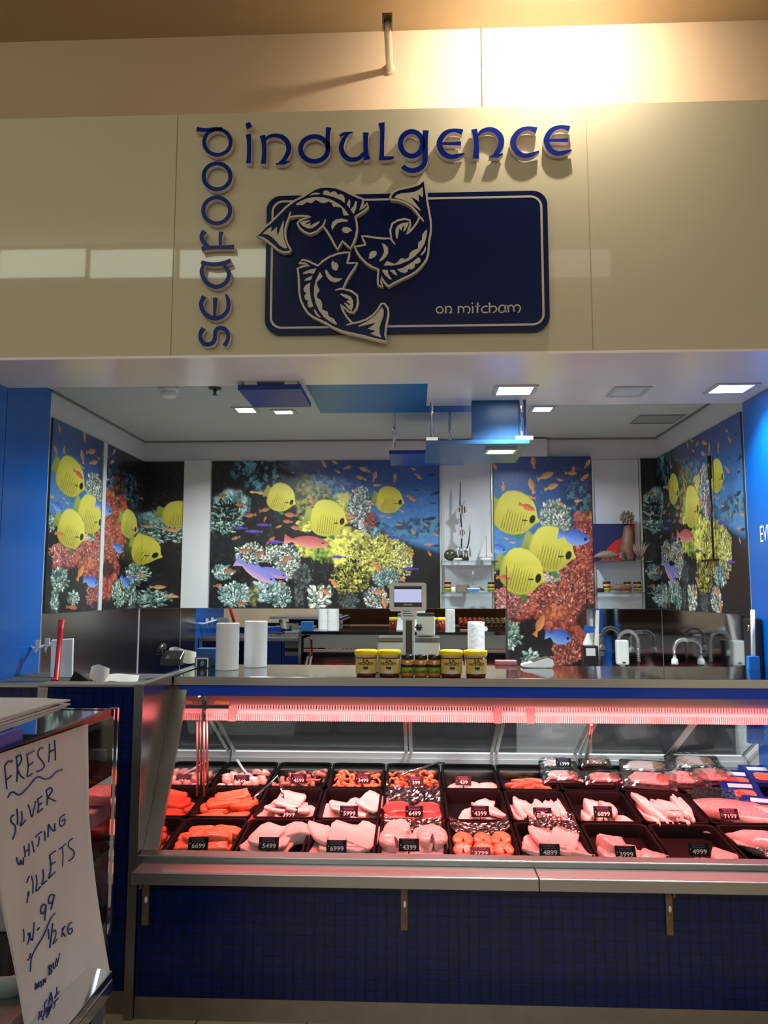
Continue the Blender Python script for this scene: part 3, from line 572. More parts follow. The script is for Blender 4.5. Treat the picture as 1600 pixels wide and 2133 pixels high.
def reef_close(s):       # units: 380..2010 across, 80..1600 down
    X, Y = s.X, s.Y
    s.mix(np.ones_like(X), lin(5, 8, 14)); s.mix(np.clip((s.noise(30, 4, 77)-.55)*6, 0, 1)*.55, lin(38, 44, 46))
    edge = np.interp(Y, [80, 400, 600, 800, 900], [1260, 1150, 1000, 900, 700])+(s.noise(80, 3, 8)-.5)*200
    wat = np.clip((edge-X)/90+.5, 0, 1)*np.clip((930-Y+(s.noise(60, 3, 9)-.5)*120)/40, 0, 1); t = np.clip((Y-80)/700, 0, 1)[..., None]; u = np.clip((X-440)/760, 0, 1)[..., None]
    wc = (lin(32, 80, 168)*(1-u)+lin(14, 34, 82)*u)*(1-t)+(lin(56, 134, 204)*(1-u)+lin(26, 80, 136)*u)*t
    s.C = s.C*(1-wat[..., None])+wc*wat[..., None]
    tex(s, s.ell(1080, 420, 110, 160, .6, .5, 60, 11)*.75, lin(64, 136, 160), lin(10, 30, 56), 30, 12, .54)
    tex(s, s.ell(1440, 420, 180, 150, .6, .5, 60, 13)*.55, lin(70, 130, 150), lin(6, 14, 22), 30, 14, .52)
    tex(s, s.ell(1760, 700, 190, 90, .3, .3, 60, 15), lin(140, 182, 184), lin(80, 126, 130), 36, 16, .46)
    s.polyps(1800, 830, 260, 100, 260, 9, [lin(110, 160, 156), lin(60, 100, 100), lin(170, 196, 186)])
    tex(s, s.ell(1250, 560, 110, 230, .4, .5, 60, 17)*.9, lin(120, 58, 50), lin(40, 20, 22), 26, 18, .48)
    # white branching coral
    s.mix(s.ell(905, 545, 100, 130, .3, .3, 50, 21)*.7, lin(96, 122, 120)); s.polyps(905, 545, 108, 130, 420, 9, [lin(212, 222, 206), lin(170, 190, 176), lin(100, 126, 122)], 1.8)
    # red soft coral
    for k, (cx, cy, rx, ry) in enumerate(((1110, 620, 90, 120), (1130, 800, 120, 150), (1000, 1000, 210, 130), (1120, 1000, 190, 160), (820, 980, 120, 80), (620, 1090, 160, 60), (760, 1150, 260, 80), (1000, 1200, 240, 140), (1180, 1240, 120, 130), (560, 1180, 110, 80), (960, 1440, 90, 120), (1290, 800, 110, 280), (1120, 1400, 70, 140))):
        tex(s, s.ell(cx, cy, rx, ry, .2, .45, 44, 30+k), lin(196, 84, 60), lin(140, 46, 34), 26, 50+k, .44, 5)
    s.polyps(980, 1060, 270, 170, 520, 9, [lin(208, 104, 80), lin(160, 58, 44), lin(226, 140, 116)], 1.3)
    s.polyps(560, 1130, 130, 90, 160, 10, [lin(214, 140, 134), lin(190, 100, 92)], 1.3)
    s.polyps(1120, 720, 120, 190, 260, 9, [lin(200, 92, 66), lin(150, 52, 40)], 1.3); s.polyps(960, 1440, 100, 120, 150, 10, [lin(206, 120, 100), lin(150, 62, 50)], 1.4)
    s.polyps(870, 960, 60, 40, 40, 10, [lin(226, 190, 180)], 1.3); tex(s, s.ell(1140, 520, 50, 30, .3, .4, 30, 70), lin(206, 130, 70), lin(150, 70, 40), 20, 71)
    tex(s, s.ell(900, 1190, 120, 40, .3, .4, 30, 72), lin(206, 112, 50), lin(160, 62, 34), 24, 73)
    # dark floor with pale corals
    s.mix(s.ell(1130, 1230, 80, 90, .4, .5, 40, 74)*.85, lin(22, 14, 14))
    s.mix(s.ell(620, 1480, 170, 200, .25, .3, 60, 75), lin(6, 9, 12)); s.mix(s.ell(1060, 1560, 120, 70, .3, .4, 40, 76)*.9, lin(8, 9, 12))
    for cx, cy, rx, ry, n, z in ((540, 1330, 90, 90, 150, 11), (700, 1480, 60, 50, 40, 14), (500, 1500, 40, 90, 60, 10), (1320, 1430, 120, 130, 170, 12), (1560, 1250, 160, 110, 260, 10), (1500, 1450, 80, 150, 60, 18), (1740, 1500, 130, 90, 140, 10), (420, 900, 50, 60, 50, 10)):
        s.polyps(cx, cy, rx, ry, n, z, [lin(190, 214, 196), lin(140, 176, 160), lin(80, 110, 104)])
    s.grain(18, .42, 91, wat); s.grain(70, .25, 92, wat)
    for k in range(70): s.dot(450+s.r.rand()*700, 90+s.r.rand()*480, 3.5, 2.5, s.r.rand()*3, lin(130, 170, 210)*(.6+s.r.rand()*.6))
    for x, y, L, a, fl in ((755, 120, 100, 85, -1), (840, 225, 130, -22, 1), (1030, 205, 90, 0, 1), (1046, 180, 60, -80, 1), (1130, 235, 74, -40, 1), (1152, 135, 76, -60, 1), (740, 300, 120, 75, -1), (882, 308, 110, -22, 1), (530, 305, 70, 90, 1), (725, 385, 80, 10, -1), (950, 435, 60, 30, 1), (1076, 412, 62, -10, -1), (690, 455, 130, 24, 1), (520, 975, 100, 2, 1), (945, 255, 50, 20, 1), (590, 720, 44, 10, 1), (545, 690, 40, 20, 1), (720, 1290, 0.1, 0, 1), (470, 150, 70, 70, 1), (440, 330, 70, 60, -1), (420, 700, 60, 0, 1), (1400, 640, 90, 5, -1), (1620, 480, 60, 0, 1), (1690, 760, 90, 10, 1), (1860, 800, 110, 5, 1), (1650, 1260, 90, 10, -1), (1780, 1380, 110, 0, 1), (1880, 1470, 90, 15, 1)):
        anth(s, x, y, L, a, (214, 150, 82), fl)
    anth(s, 770, 1270, 150, -62, (214, 128, 48), 1); s.fish(690, 1555, 130, 5, SLIM, lin(196, 92, 40))
    butter(s, 605, 500, 390, 20); butter(s, 860, 765, 400, 20); butter(s, 640, 920, 380, 22); butter(s, 1420, 770, 330, 20); butter(s, 1630, 1000, 380, 25); butter(s, 1915, 640, 330, 10)
    anth(s, 700, 458, 130, 22, (216, 110, 50), 1); anth(s, 520, 978, 104, 2, (216, 120, 50), 1)
    damsel(s, 1040, 680, 236, 12); damsel(s, 480, 765, 130, 15); damsel(s, 905, 1340, 190, 10); damsel(s, 1270, 1020, 170, 15); damsel(s, 1400, 1330, 180, 30); damsel(s, 1510, 1290, 90, 20)

print_m = bpy.data.materials.new('printed_reef'); print_m.use_nodes = True
_nt = print_m.node_tree; _a = _nt.nodes.new('ShaderNodeVertexColor'); _a.layer_name = 'print'
_b = _nt.nodes['Principled BSDF']; _nt.links.new(_a.outputs[0], _b.inputs['Base Color'])
_b.inputs['Roughness'].default_value = .3; _b.inputs['Coat Weight'].default_value = .12; _b.inputs['Coat Roughness'].default_value = .1
board_m = mat('mural_board_edge', (.03, .03, .035), .4, noise=.05, nscale=9)
def canvas_slice(cv, p0, u, w, h, x0, x1, y0, y1, step, back, name, label, gain=1.0):
    """a board of width w (direction u) hanging from top corner p0; picture window x0..x1, y0..y1 of the canvas"""
    nx, ny = int(w/step[0])+2, int(h/step[1])+2
    fx = (np.linspace(x0, x1, nx)-cv.x0)/(cv.x1-cv.x0)*(cv.nx-1); fy = (np.linspace(y0, y1, ny)-cv.y0)/(cv.y1-cv.y0)*(cv.ny-1)
    fx = np.clip(fx, 0, cv.nx-1.001); fy = np.clip(fy, 0, cv.ny-1.001)
    i = fx.astype(int)[None, :]; j = fy.astype(int)[:, None]; a = (fx-fx.astype(int))[None, :, None]; b = (fy-fy.astype(int))[:, None, None]
    col = (cv.C[j, i]*(1-a)+cv.C[j, i+1]*a)*(1-b)+(cv.C[j+1, i]*(1-a)+cv.C[j+1, i+1]*a)*b
    u = np.array(u); P = np.zeros((ny, nx, 3)); P += np.array([0, 0, 0])
    P += np.linspace(0, w, nx)[None, :, None]*u; P[..., 2] -= np.linspace(0, h, ny)[:, None]
    me = bpy.data.meshes.new('print'); k = np.arange(nx*ny).reshape(ny, nx)
    F = np.stack([k[:-1, :-1], k[1:, :-1], k[1:, 1:], k[:-1, 1:]], -1).reshape(-1, 4)
    me.vertices.add(nx*ny); me.vertices.foreach_set('co', P.reshape(-1)); nf = len(F)
    me.loops.add(nf*4); me.loops.foreach_set('vertex_index', F.reshape(-1).astype(np.int32))
    me.polygons.add(nf); me.polygons.foreach_set('loop_start', np.arange(0, nf*4, 4, dtype=np.int32))
    me.update(calc_edges=True)
    at_ = me.color_attributes.new('print', 'FLOAT_COLOR', 'POINT')
    rgba = np.ones((nx*ny, 4)); q = col.reshape(-1, 3); q = q*.84+q.mean(1, keepdims=True)*.12+.006; rgba[:, :3] = np.clip(q*gain, 0, .95); at_.data.foreach_set('color', rgba.reshape(-1))
    me.materials.append(print_m)
    t = thing(name, label, 'mural', p0)
    o = bpy.data.objects.new('print', me); C.objects.link(o); o.parent = t
    bk = Vector(back); q = Vector(p0); e = Vector(u)*w; d = Vector((0, 0, -h)); s0 = bk*.001
    MB().hexa([q+s0, q+e+s0, q+e+d+s0, q+d+s0], [q+bk, q+e+bk, q+e+d+bk, q+d+bk]).build('board', board_m, t)
    return t
ST = (.0030, .0030); H0, H1 = 2.497, 1.434
cw = Canvas(65, 1590, 70, 1045, 660, 422, 4); reef_wide(cw)
xa, xb = at(439, 1100, Y=YB-.012).x, at(917, 1100, Y=YB-.012).x
canvas_slice(cw, (xa, YB-.012, H0), (1, 0, 0), xb-xa, H0-H1, 65, 1590, 70, 1045, ST, (0, .011, 0), 'reef_mural', 'wide reef mural with three yellow butterflyfish on the back wall behind the scale')
# right side wall: the same picture, a sliver on the back wall, the rest on the side wall
xr = at(1338, 1100, Y=YB-.012).x; tw = (XR-xr)+(YB-.012-4.05); k = 1525/tw; xs = 65+(XR-xr)*k
canvas_slice(cw, (xr, YB-.012, H0), (1, 0, 0), XR-.013-xr, H0-H1, 65, xs, 70, 1045, ST, (0, .011, 0), 'reef_mural', 'narrow dark strip of reef mural in the corner beside the shelf with the crayfish')
canvas_slice(cw, (XR-.012, YB-.013, H0), (0, -1, 0), YB-.013-4.05, H0-H1, xs, 1590, 70, 1045, (.0048, .0036), (.011, 0, 0), 'reef_mural', 'large reef mural on the side wall above the spring taps')
cc = Canvas(280, 2010, 80, 1600, 700, 615, 7); reef_close(cc)
xa, xb = at(1029, 1100, Y=YB-.05).x, at(1234, 1100, Y=YB-.05).x; zt = at(1130, 951, Y=YB-.05).z; zm = at(1130, 1265, Y=YB-.05).z
kk = 720/(xb-xa); U = lambda x: 455+(x-xa)*kk; V = lambda z: 80+(zt-z)*kk
canvas_slice(cc, (xa, YB-.05, zt), (1, 0, 0), xb-xa, zt-H1, 455, 1175, 80, V(H1), ST, (0, .049, 0), 'reef_mural', 'tall reef mural with three large yellow fish between the two glass shelf bays')
xc, xd = at(1057, 1250, Y=YB-.075).x, at(1221, 1250, Y=YB-.075).x; z7 = at(1130, 1178, Y=YB-.075).z; z8 = .96
dcol = canvas_slice(cc, (xc, YB-.075, z7), (1, 0, 0), xd-xc, z7-z8, U(xc), U(xd), V(z7), 1600, ST, (0, .024, 0), 'cupboard_door', 'reef-printed cupboard door with chrome knob and a bright blue damselfish')
dcol['category'] = 'cupboard door'
kb = at(1190, 1219, Y=YB-.075)
MB().tube([(kb.x, YB-.0755, kb.z), (kb.x, YB-.09, kb.z), (kb.x, YB-.10, kb.z)], [.006, .007, .013], 12).build('knob', chrome, dcol)
MB().box(xc, xd, YB-.05, YB-.0005, z8-.05, H1-.003).build('cupboard_side', board_m, dcol)
# left side wall: two boards and a corner board on the back wall
K = 880; S0 = 4.055; off = lambda s: 600+(s-4.28)*K
ya, yb_ = 4.735, 4.80
V2 = lambda z: 70+(H0-z)*1010
canvas_slice(cc, (XL+.012, S0, H0), (0, 1, 0), ya-S0, H0-H1, off(S0), off(ya), 90, 1590, (.0048, .0036), (-.011, 0, 0), 'reef_mural', 'reef mural with three tall yellow fish and red coral beside the blue wall')
canvas_slice(cc, (XL+.012, yb_, H0), (0, 1, 0), YB-.013-yb_, H0-H1, off(yb_), off(YB-.013), 90, 1590, (.0048, .0036), (-.011, 0, 0), 'reef_mural', 'dark reef mural board between white strip and the room corner')
xe = at(380, 1100, Y=YB-.012).x
canvas_slice(cc, (XL+.013, YB-.012, H0), (1, 0, 0), xe-XL-.013, H0-H1, off(YB), off(YB)+(xe-XL)*K, 90, 1590, ST, (0, .011, 0), 'reef_mural', 'dark reef mural board on the back wall with half a yellow fish at its edge')

# ------------------------------------------------------------------ lights and rafts of the shop ceiling
def downlight(label, px, py, z, w, d, power, on=True):
    power *= .95
    c = at(px, py, Z=z)
    t = thing('downlight', label, 'downlight', (c.x, c.y, z), 'square downlights')
    m = MB(); x, y = c.x, c.y; a, b = w/2, d/2
    for x0, x1, y0, y1 in ((x-a, x-a+.022, y-b, y+b), (x+a-.022, x+a, y-b, y+b), (x-a+.022, x+a-.022, y-b, y-b+.022), (x-a+.022, x+a-.022, y+b-.022, y+b)): m.box(x0, x1, y0, y1, z-.007, z-.0005)
    m.build('frame', mat('downlight_frame', srgb(190, 184, 180), .4, noise=.03, nscale=20) if 'downlight_frame' not in bpy.data.materials else bpy.data.materials['downlight_frame'], t)
    MB().box(x-a+.023, x+a-.023, y-b+.023, y+b-.023, z-.005, z-.0008).build('lens', lens_on if on else lens_off, t)
    if on: lamp('AREA', (x, y, z-.012), power, (.92, 1, .975), w-.05, d-.05, spread=150 if z > 2.6 else 106)
downlight('bright square downlight in the gloss soffit nearest the blue rafts', 1072, 812, ZS, .21, .19, 14)
downlight('unlit square downlight in the gloss soffit between two lit ones', 1309, 815, ZS, .18, .19, 0, False)
downlight('bright square downlight in the gloss soffit beside the blue side wall', 1523, 808, ZS, .21, .19, 8)
downlight('bright ceiling downlight at the corner of the small blue raft', 512, 853, ZC, .15, .15, 20)
downlight('bright ceiling downlight just behind the small blue raft', 591, 857, ZC, .15, .12, 16)
downlight('bright ceiling downlight close to the upright blue raft', 1130, 851, ZC, .15, .15, 20)
zD = 2.30
def raft(name, label, x0, x1, y0, y1, z, t, m, rods, ztop=ZC):
    r = thing(name, label, 'ceiling raft', ((x0+x1)/2, (y0+y1)/2, z))
    MB().box(x0, x1, y0, y1, z, z+t).build('panel', m, r, bevel=.002, seg=1)
    for x, y in rods:
        MB().tube([(x, y, z+t), (x, y, ztop)], .009, 12).build('rod', chrome, r)
        MB().box(x-.03, x+.03, y-.02, y+.02, z+t, z+t+.018).build('clamp', alu, r)
    return r
def xz(px, py, Z): q = at(px, py, Z=Z); return q.x, q.y
zA = 2.50; (a0, a1), (a2, a3) = xz(495, 812, zA), xz(648, 848, zA)
raft('ceiling_raft', 'small deep blue raft hanging by two rods beside two downlights', a0, a2, a1, a3, zA, .025, navy_raft, [(a0+.06, a1+.03), (a2-.05, a1+.03)])
zB = 2.548; (a0, a1), (a2, a3) = xz(636, 801, zB), xz(1001, 858, zB)
raft('ceiling_raft', 'largest mid-blue raft tucked up behind the gloss soffit', a0, a2, YF+.46, a3, zB, .028, blue_raft, [(a0+.1, 3.9), (a2-.1, 4.1)])
(a0, a1), (a2, a3) = xz(888, 926, zD), xz(1103, 926, zD); yD = xz(980, 965, zD)[1]
rd = raft('ceiling_raft', 'slate blue raft with a lit lamp in its underside', a0, a2, a1, yD, zD, .022, slate_raft, [(a0+.03, a1+.03)], ZC)
c = at(1043, 937, Z=zD)
m = MB()
for s_ in (-1, 1): m.box(c.x+s_*.075-.006, c.x+s_*.075+.006, c.y-.06, c.y+.06, zD-.012, zD-.0005); m.box(c.x-.07, c.x+.07, c.y+s_*.055-.006, c.y+s_*.055+.006, zD-.012, zD-.0005)
lf = m.build('lamp_frame', alu, rd); MB().box(c.x-.06, c.x+.06, c.y-.045, c.y+.045, zD-.008, zD-.001).build('lens', lens_on, lf)
lamp('AREA', (c.x, c.y, zD-.016), 6, (.92, 1, .975), .1, .08, spread=130)
u0, u1 = at(984, 900, Y=a1+.04), at(1086, 900, Y=a1+.04); u2 = at(1095, 900, Y=a1+.04)
ur = thing('ceiling_raft', 'upright slate blue panel between the ceiling and the raft with a lamp', 'ceiling raft', ((u0.x+u1.x)/2, a1+.05, zD+.023))
MB().box(u0.x, u2.x-.004, a1+.05, a1+.09, zD+.0225, ZC-.001).build('panel', slate_raft, ur)
MB().box(u2.x-.003, u2.x+.005, a1+.045, a1+.10, zD+.0225, ZC-.001).build('edge_strip', navy_raft, ur)
MB().tube([(u1.x, a1+.025, zD+.04), (u1.x, a1+.025, ZC)], .011, 12).build('rod', chrome, ur)
MB().box(u1.x-.035, u1.x+.055, a1+.002, a1+.04, zD+.0225, zD+.042).build('clamp', alu, ur)
zE = 2.36; (a0, a1), (a2, a3) = xz(810, 946, zE), xz(935, 963, zE)
raft('ceiling_raft', 'lowest deep blue raft hanging by chrome rods over the wide mural', a0, a2+.1, a1, a3+.12, zE, .024, navy_raft, [(a0+.03, a1+.03), (a2, a1+.12)])
# smoke detector, sprinkler, ceiling hatch
c = at(352, 808, Z=ZC); t = thing('smoke_detector', 'round white smoke detector on the shop ceiling', 'smoke detector', (c.x, c.y, ZC))
MB().lathe([(.055, -.001), (.055, -.018), (.048, -.022)], c, 24).build('base', white_pl, t); MB().lathe([(.042, -.023), (.044, -.04), (.034, -.052), (.012, -.055)], c, 24).build('head', white_pl, t)
c = at(448, 808, Z=ZC); t = thing('sprinkler_head', 'small dark sprinkler head on the shop ceiling', 'sprinkler', (c.x, c.y, ZC))
MB().lathe([(.035, -.001), (.034, -.006), (.02, -.008)], c, 20).build('rose', dark_gr, t); MB().lathe([(.009, -.009), (.008, -.03), (.004, -.034), (.014, -.037), (.014, -.04)], c, 12).build('nozzle', dark_gr, t)
(a0, a1), (a2, a3) = xz(1312, 881, ZC), xz(1412, 863, ZC); t = thing('ceiling_hatch', 'thin-framed square access hatch in the shop ceiling', 'hatch', ((a0+a2)/2, (a1+a3)/2, ZC))
y0, y1 = sorted((a1, a3)); m = MB()
for q in ((a0, a2+.05, y0, y0+.012), (a0, a2+.05, y1-.012, y1), (a0, a0+.012, y0+.012, y1-.012), (a2+.038, a2+.05, y0+.012, y1-.012)): m.box(*q, ZC-.008, ZC-.0005)
m.build('frame', mat('hatch_frame', srgb(130, 134, 132), .5, noise=.05, nscale=20), t); MB().box(a0+.013, a2+.037, y0+.013, y1-.013, ZC-.004, ZC-.0005).build('lid', mat('hatch_lid', srgb(150, 154, 152), .6, noise=.03, nscale=8), t)

# ------------------------------------------------------------------ back wall below and between the murals
yw = YB-.001
mx0, mx1 = XL+.001, at(1056, 1320, Y=YB).x
t = thing('mirror_splashback', 'mirror-polished splashback running below the wide mural', 'splashback', ((mx0+mx1)/2, YB, .95))
MB().box(mx0+.31, mx1, YB-.006, YB-.0005, .9, H1-.004).build('mirror', mirror, t); MB().box(mx0+.013, mx0+.306, YB-.006, YB-.0005, .9, H1-.004).build('steel_sheet', mirror_dk, t)
t = thing('steel_splashback', 'brushed steel splashback on the side wall under the reef boards with yellow fish', 'splashback', (XL, 4.7, .95))
MB().box(XL+.0005, XL+.006, 4.05, YB-.014, .9, H1-.004).build('sheet', steel_v, t)
sx0 = at(1236, 1320, Y=YB).x
t = thing('steel_splashback', 'dark steel splashback behind the soap dispenser', 'splashback', ((sx0+XR)/2, YB, .95))
MB().box(sx0, XR-.009, YB-.006, YB-.0005, .9, H1-.004).build('sheet', mirror_dk, t)
t = thing('steel_splashback', 'dark steel splashback on the side wall behind the spring taps', 'splashback', (XR, 4.7, .95))
MB().box(XR-.006, XR-.0005, 4.05, YB-.01, .9, H1-.004).build('sheet', mirror_dk, t)
# white pilaster strip, sill bench
p0, p1 = at(380, 1100, Y=YB-.02).x, at(437, 1100, Y=YB-.02).x
struct(MB().box(p0+.002, p1-.002, YB-.022, YB-.0005, H1, H0+.004).build('trim_3', white_wall))
struct(MB().box(XL+.0005, XL+.016, 4.742, 4.793, H1, H0).build('trim_4', white_wall))
t = thing('back_bench', 'long steel bench along the mirrored back wall', 'bench', (-.2, YB-.3, .9)); MB().box(XL+.01, xc-.005, YB-.55, YB-.007, .86, .895).build('worktop', steel, t, bevel=.004)
MB().box(XL+.012, xc-.008, YB-.52, YB-.01, .02, .859).build('cupboard', mat('grey_cabinet_front', srgb(56, 56, 60), .4, noise=.06, nscale=9), t)
t = thing('sink_bench', 'steel sink bench under the spring taps', 'bench', (1.45, 4.8, .9)); MB().box(xd+.01, XR-.008, 4.3, YB-.007, .86, .895).build('worktop', steel, t, bevel=.004)
MB().box(xd+.03, XR-.01, 4.32, YB-.01, .02, .859).build('cupboard', bpy.data.materials['grey_cabinet_front'], t)
# two glass-shelf bays
def bay(px0, px1, lab, lab1, lab2):
    x0, x1 = at(px0, 1100, Y=YB-.02).x, at(px1, 1100, Y=YB-.02).x
    t = thing('display_bay', lab, 'display bay', ((x0+x1)/2, YB, H1))
    MB().box(x0+.008, x1-.008, YB-.012, YB-.0005, H1, H0-.01).build('back_panel', mat('white_gloss_panel', srgb(200, 206, 216), .12, coat=.5, noise=.02, nscale=6) if 'white_gloss_panel' not in bpy.data.materials else bpy.data.materials['white_gloss_panel'], t)
    for x in (x0, x1): MB().box(x-.006, x+.006, YB-.03, YB-.0005, H1, H0).build('upright', alu, t)
    out = []
    for py, l in ((1168, lab1), (1234, lab2)):
        z = at(970, py, Y=YB-.2).z
        o = MB().box(x0-.002, x1+.016, YB-.20, YB-.034, z-.008, z).build('glass_shelf', [shelf_gl], None, bevel=.001, seg=1)
        tag(o, l, 'glass shelf'); out.append(z)
    return x0, x1, out
n0, n1, (zs1, zs2) = bay(918, 1026, 'white display bay with glass shelves between the wide and the tall mural', 'upper glass shelf carrying the metal fish sculpture', 'lower glass shelf carrying the little blue boat')
k0, k1, (zk1, zk2) = bay(1237, 1336, 'white display bay with glass shelves beside the corner of the shop', 'upper glass shelf carrying the wooden pineapple figure', 'lower glass shelf carrying the carved crayfish and jars')
yS = YB-.12
silver = mat('silver_sculpture', (.62, .63, .66), .22, 1, noise=.2, nscale=30); carved = mat('carved_brown_wood', srgb(112, 78, 66), .5, noise=.35, nscale=60, bump=.4, bscale=90)
grey_w = mat('weathered_grey_wood', srgb(120, 104, 94), .6, noise=.35, nscale=70, bump=.4, bscale=90)
def sx_(px, z=None): return at(px, 1150, Y=yS).x
def sz_(py): return at(970, py, Y=yS).z
# metal fish sculpture
x = sx_(961); t = thing('fish_sculpture', 'tall black and silver metal fish sculpture on a black base', 'sculpture', (x, yS, zs1))
MB().box(x-.035, x+.05, yS-.03, yS+.03, zs1+.0005, zs1+.03).build('base', black_pl, t, bevel=.004)
m = MB(); m.tube([(x, yS, zs1+.03), (x+.005, yS, zs1+.2), (x-.006, yS, zs1+.4), (x-.002, yS, zs1+.54), (x, yS, sz_(1002))], [.012, .012, .012, .010, .002], 8, flat=.4)
m.tube([(x+.02, yS, zs1+.03), (x+.05, yS, zs1+.12), (x+.06, yS, zs1+.2), (x+.062, yS, zs1+.26)], [.008, .012, .01, .002], 8, flat=.4); m.build('weed', black_pl, t)
def angel(cx, cz, s, fl, nm):
    f = MB(); P = [(.5, 0), (.38, .1), (.2, .28), (.0, .5), (-.35, .95), (-.22, .45), (-.3, .15), (-.55, .2), (-.5, 0), (-.55, -.2), (-.3, -.12), (-.15, -.45), (-.3, -.9), (.02, -.5), (.25, -.25), (.4, -.1)]
    f.plate([(cx+fl*p*s, cz+q*s) for p, q in P], D3, yS-.014, yS+.006, 0)
    o = f.build(nm, silver, t, bevel=.003, seg=1)
    for a in (-.28, -.02, .2): 
        h = (.30, .42, .2)[(-.28, -.02, .2).index(a)]
        MB().plate([(cx+fl*(a-.05)*s, cz-h*s), (cx+fl*(a+.05)*s, cz-h*s), (cx+fl*(a+.05)*s, cz+h*s), (cx+fl*(a-.05)*s, cz+h*s)], D3, yS-.0155, yS-.0135).build('stripe', black_pl, o)
angel(x+.005, sz_(1062), .075, -1, 'fish'); angel(x+.01, sz_(1110), .055, 1, 'fish')
m = MB()
for k in range(6): a = k*.9; m.tube([(x-.03+k*.018, yS-.02, zs1+.03), (x-.04+k*.02, yS-.025, zs1+.07+.02*(k % 2)), (x-.03+k*.016, yS-.02, zs1+.10)], [.005, .007, .002], 6)
m.build('coral_sprays', silver, t)
# shells, ships, jars
rs = random.Random(5)
x = sx_(938); t = thing('green_shell', 'round mottled green shell on the upper shelf beside the fish sculpture', 'shell', (x, yS-.02, zs1))
MB().ball((x, yS-.02, zs1+.042), .045, .04, .0415, 14, 10).build('shell', mat('green_turban_shell', srgb(58, 62, 34), .3, coat=.4, noise=.6, nscale=40), t)
x = sx_(953); o = MB().ball((x, yS-.06, zs1+.0105), .032, .02, .010, 14, 8).build('white_shell', white_mat); tag(o, 'flat white shell lying in front of the fish sculpture base', 'shell')
x = sx_(1013); t = thing('sailing_ship_model', 'pale model sailing ship at the end of the upper shelf', 'model ship', (x, yS, zs1)); ivw = mat('pale_shell_sails', srgb(196, 196, 198), .5, noise=.08, nscale=40)
MB().tube([(x-.045, yS, zs1+.016), (x-.02, yS, zs1+.012), (x+.02, yS, zs1+.012), (x+.045, yS, zs1+.018)], [.004, .012, .012, .004], 10).build('hull', ivw, t); MB().tube([(x, yS, zs1+.02), (x, yS, zs1+.18)], .002, 6).build('mast', grey_w, t)
for k, P in enumerate(([(-.003, .03), (-.05, .03), (-.003, .165)], [(.003, .035), (.045, .03), (.003, .15)])): MB().plate([(x+a, zs1+b) for a, b in P], D3, yS-.001, yS+.001).build('sail', ivw, t)
jar_g = mat('honey_in_glass', srgb(196, 130, 60), .15, coat=.6, noise=.1, nscale=30); lab_g = mat('green_jar_label', srgb(122, 150, 40), .5, noise=.1, nscale=60); lab_k = mat('black_jar_band', (.01, .01, .01), .4, noise=.1, nscale=30)
def jar(x, y, z, label, group, h=.073, r=.0275, mark=False):
    t = thing('honey_jar', label, 'jar', (x, y, z), group)
    MB().lathe([(r*.9, .0005), (r, .006*h/.073), (r, h*.72), (r*.86, h*.80)], (x, y, z), 24).build('jar', jar_g, t)
    MB().lathe([(r*.93, h*.79), (r*.95, h*.82), (r*.95, h*.97), (r*.88, h)], (x, y, z), 24).build('lid', black_pl, t)
    MB().lathe([(r*1.012, h*.17), (r*1.012, h*.43)], (x, y, z), 24).build('label', lab_g, t); MB().lathe([(r*1.012, h*.435), (r*1.012, h*.56)], (x, y, z), 24).build('label_band', lab_k, t)
    if mark: MB().ball((x+r*.35, y-r*.96, z+h*.24), .006, .003, .006, 10, 6, 0).build('label_mark', mat('brown_label_mark', srgb(110, 70, 30), .6, noise=.3, nscale=90) if 'brown_label_mark' not in bpy.data.materials else bpy.data.materials['brown_label_mark'], t)
    return t
jar(sx_(932), yS-.04, zs2, 'small honey jar with green label on the shelf by the wide mural', 'honey jars on the glass shelves', .072, .025)
jar(sx_(1021), yS-.04, zs2, 'small honey jar with green label beside the tall mural, level with the blue boat', 'honey jars on the glass shelves', .072, .025)
x = sx_(984); t = thing('boat_model', 'little model yacht with blue and white hull on the lower shelf', 'model boat', (x, yS-.03, zs2))
MB().hexa([(x-.04, yS-.045, zs2+.022), (x+.046, yS-.045, zs2+.022), (x+.046, yS-.015, zs2+.022), (x-.04, yS-.015, zs2+.022)], [(x-.03, yS-.04, zs2+.0005), (x+.034, yS-.04, zs2+.0005), (x+.034, yS-.02, zs2+.0005), (x-.03, yS-.02, zs2+.0005)]).build('hull', mat('boat_blue', srgb(60, 120, 190), .4, noise=.05, nscale=30), t)
MB().box(x-.04, x+.046, yS-.045, yS-.015, zs2+.0225, zs2+.029).build('deck', white_pl, t); m = MB().tube([(x, yS-.03, zs2+.03), (x, yS-.03, zs2+.165)], .0018, 6)
for k in range(4): m.box(x-.012, x+.012, yS-.032, yS-.028, zs2+.05+k*.026, zs2+.053+k*.026)
m.build('mast', silver, t); o = MB().box(sx_(950), sx_(978), yS+.03, yS+.07, zs2+.0005, zs2+.055).build('wooden_box', grey_w, bevel=.004); tag(o, 'small weathered wooden box behind the little blue boat', 'box')
x = sx_(943); o = MB().lathe([(.010, .0005), (.014, .004), (.015, .036), (.012, .037)], (x, yS-.05, zs2), 16).build('small_cup', white_pl); tag(o, 'tiny pale cup beside the jar on the lower shelf', 'cup')
x = sx_(999); o = MB().tube([(x-.03, yS-.0, zs2+.014), (x, yS-.0, zs2+.03), (x+.03, yS-.0, zs2+.014)], [.006, .0135, .004], 10).build('dark_shell', carved); tag(o, 'dark brown shell beside the little blue boat', 'shell')
